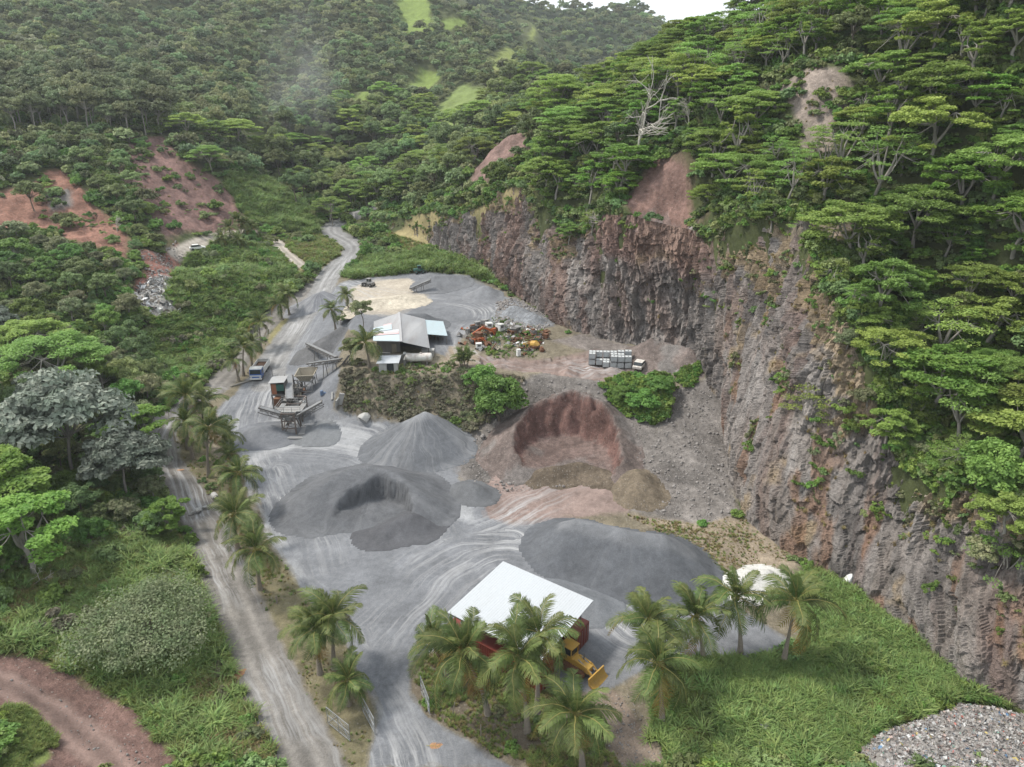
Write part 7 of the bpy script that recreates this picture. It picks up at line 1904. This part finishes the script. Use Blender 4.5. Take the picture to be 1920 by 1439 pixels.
for k, (u, v, h, tl, lb) in enumerate([(637, 762, 3.0, .35, 'leaning concrete slab against the bank right of the crushing plant, taller one'), (632, 768, 2.2, -.3, 'leaning concrete slab against the bank right of the crushing plant, shorter one'), (622, 752, 1.6, .9, 'broken concrete slab lying right of the crushing plant')]):
    m2 = MB(); m2.box((0, 0, h / 2), (.9, .22, h)); m2.box((.2, .02, h + .05), (.35, .16, .2)); o = m2.build('concrete_slab', CONC, None, loc=hit(u, v)); o.rotation_euler = (.4, tl, k * 1.1); tag(o, lb, 'slab')
m2 = MB(); m2.tube([(0, 0, 0), (0, 0, .9)], .3, 14); m2.tube([(0, 0, .9), (0, 0, .95)], [.31, .25], 14); m2.box((.6, .1, .3), (.7, .5, .6)); tag(m2.build('oil_drum', DBLUE, None, loc=hit(604, 744)), 'blue drum standing right of the crushing plant', 'drum')
for k, (u, v, lb) in enumerate([(338, 533, 'white plastic sheet on the grassy bank, upper one'), (364, 533, 'white scrap board on the grassy bank beside the debris'), (334, 660, 'white bag on the grass patch in the gully'), (437, 632, 'white board at the edge of the left dirt road'), (318, 640, 'pale plank on the grassy bank below the debris')]):
    m2 = MB(); m2.prism([(-.5, -.3, .1), (.5, -.35, .16), (.45, .3, .3), (-.1, .45, .28), (-.5, .25, .2)], (.02, 0, .06)); o = m2.build('white_board', WHITEP, None, loc=hit(u, v)); o.rotation_euler = (0, 0, k); tag(o, lb, 'litter')

# --- heap of shredded rubbish at the lower right corner
def rubbish():
    pl = [(1612, 1408), (1640, 1378), (1700, 1362), (1760, 1338), (1790, 1326), (1850, 1332), (1925, 1350), (2040, 1380), (2040, 1520), (1600, 1520)]
    Pw = wpoly(pl); r_ = np.random.default_rng(8)
    x0, y0 = Pw[:, :2].min(0); x1, y1 = Pw[:, :2].max(0)
    xs = np.arange(x0 - .5, x1 + .5, .2); ys = np.arange(y0 - .5, y1 + .5, .2); X, Y = np.meshgrid(xs, ys)
    edge = np.zeros(X.shape); 
    ed, _, _ = line_dist(np.vstack([Pw, Pw[:1]]), X, Y); ins = inpoly(Pw, X, Y)
    Z = zat(X, Y) + np.where(ins, np.minimum(ed * .9, 1.3 + .05 * ed), -.4) + .22 * fbm(X / .9, Y / .9, 4, 91)
    ny, nx = X.shape; i, j = np.meshgrid(np.arange(nx - 1), np.arange(ny - 1)); a = (j * nx + i).ravel(); Q = np.stack([a, a + 1, a + nx + 1, a + nx], 1); Q = Q[ins.ravel()[Q].any(1)]
    V = np.stack([X.ravel(), Y.ravel(), Z.ravel()], 1); nV = len(V)
    pal = np.array([(.30, .285, .27), (.36, .345, .33), (.23, .21, .195), (.17, .145, .13), (.46, .46, .45), (.36, .27, .24), (.10, .10, .1), (.12, .22, .36), (.4, .12, .09), (.16, .3, .24), (.45, .36, .12)])
    pr = np.array([.22, .2, .16, .13, .12, .08, .04, .018, .012, .012, .008]); pr /= pr.sum()
    n = 22000; sx = r_.uniform(x0, x1, n); sy = r_.uniform(y0, y1, n); m = inpoly(Pw, sx, sy); sx, sy = sx[m], sy[m]; n = len(sx)
    ix = ((sx - xs[0]) / .2).astype(int); iy = ((sy - ys[0]) / .2).astype(int)
    cen = np.stack([sx, sy, Z[iy, ix] + r_.uniform(0, .08, n)], 1); nm = r_.normal(size=(n, 3)) * .8 + [0, 0, .6]
    sz = .05 + .22 * r_.uniform(0, 1, n) ** 4
    v2, q2 = leaves(cen, nm, sz, r_, .7)
    cs = pal[r_.choice(len(pal), n, p=pr)] * r_.uniform(.8, 1.15, (n, 1))
    C = np.concatenate([np.tile((.22, .205, .19), (nV, 1)) * r_.uniform(.7, 1.1, (nV, 1)), np.repeat(cs, 4, 0)])
    V = np.concatenate([V, v2]); Q = np.concatenate([Q, q2 + nV])
    m_, nt, b, out = _nodes('shredded_rubbish'); at = N(nt, "ShaderNodeAttribute"); at.attribute_name = 'cover'; nt.links.new(at.outputs['Color'], b.inputs['Base Color']); b.inputs['Roughness'].default_value = .7
    o = link('rubbish_heap', np_mesh('rubbish_heap', V, Q, [m_], attrs={'cover': ('FLOAT_COLOR', np.concatenate([C, np.ones((len(C), 1))], 1))}))
    tag(o, 'flat heap of pale shredded rubbish in the lower right corner', None, None, 'stuff')
rubbish()
# debris tipped at the left bank
def debris(name, label, pix_, n, seed, smax=.5):
    P_ = wpoly(pix_); r_ = np.random.default_rng(seed); x, y = sample_poly(P_, n / max(1, np.ptp(P_[:, 0]) * np.ptp(P_[:, 1])) * 2, r_); x, y = x[:n], y[:n]; n = len(x)
    cen = np.stack([x, y, zat(x, y) + r_.uniform(0, .35, n)], 1); v, q_ = leaves(cen, r_.normal(size=(n, 3)), .1 + smax * r_.uniform(0, 1, n) ** 3, r_, .6)
    pal = np.array([(.5, .5, .48), (.6, .6, .6), (.3, .29, .28), (.2, .17, .14), (.08, .08, .08)]); C = np.repeat(pal[r_.integers(0, 5, n)], 4, 0)
    m_ = bpy.data.materials['shredded_rubbish']
    tag(link(name, np_mesh(name, v, q_, [m_], attrs={'cover': ('FLOAT_COLOR', np.concatenate([C, np.ones((len(C), 1))], 1))})), label, None, None, 'stuff')
debris('tipped_debris', 'tipped pale debris and rubbish at the end of the left ramp', [(240, 560), (300, 515), (330, 525), (310, 560), (350, 590), (290, 605)], 700, 92, .9)
debris('scrap_litter', 'small loose metal scraps among the scrap yard weeds', [(870, 625), (930, 605), (1015, 615), (1020, 660), (960, 650), (900, 655)], 500, 93, .6)

# ------------------------------------------------------------------ the air: far slopes fade a little
m2 = MB(); m2.box((40, 540, 95), (1500, 1240, 220))
HAZE = bpy.data.materials.new('haze'); HAZE.use_nodes = True; nt = HAZE.node_tree; nt.nodes.clear()
ho = nt.nodes.new("ShaderNodeOutputMaterial"); hv = nt.nodes.new("ShaderNodeVolumePrincipled")
hv.inputs['Color'].default_value = (.86, .90, .93, 1); hv.inputs['Density'].default_value = .00014; hv.inputs['Anisotropy'].default_value = .2
nt.links.new(hv.outputs[0], ho.inputs['Volume'])
tag(m2.build('haze', HAZE), None, None, None, 'stuff')

# thin smoke drifting over the far valley
import bmesh
c_ = P(562, 170, Y=335)
bm = bmesh.new(); bmesh.ops.create_icosphere(bm, subdivisions=3, radius=1)
me = bpy.data.meshes.new('smoke'); bm.to_mesh(me); bm.free()
SMK = bpy.data.materials.new('smoke'); SMK.use_nodes = True; nt = SMK.node_tree; nt.nodes.clear()
ho = nt.nodes.new("ShaderNodeOutputMaterial"); hv = nt.nodes.new("ShaderNodeVolumePrincipled"); hv.inputs['Color'].default_value = (.9, .92, .94, 1)
tco = N(nt, "ShaderNodeTexCoord").outputs['Object']
gr_ = N(nt, "ShaderNodeTexGradient"); gr_.gradient_type = 'SPHERICAL'; nt.links.new(tco, gr_.inputs[0])
nz = noise_node(nt, tco, 2.6, 3, .6)
nt.links.new(mathn(nt, 'MULTIPLY', mathn(nt, 'MULTIPLY', gr_.outputs['Fac'], maprange(nt, nz.outputs['Fac'], .38, .68, 0, 1)), .019), hv.inputs['Density'])
nt.links.new(hv.outputs[0], ho.inputs['Volume']); me.materials.append(SMK)
o = link('smoke', me, None, c_); o.scale = (22, 18, 42); o.rotation_euler = (0, .3, 0)
tag(o, None, None, None, 'stuff')
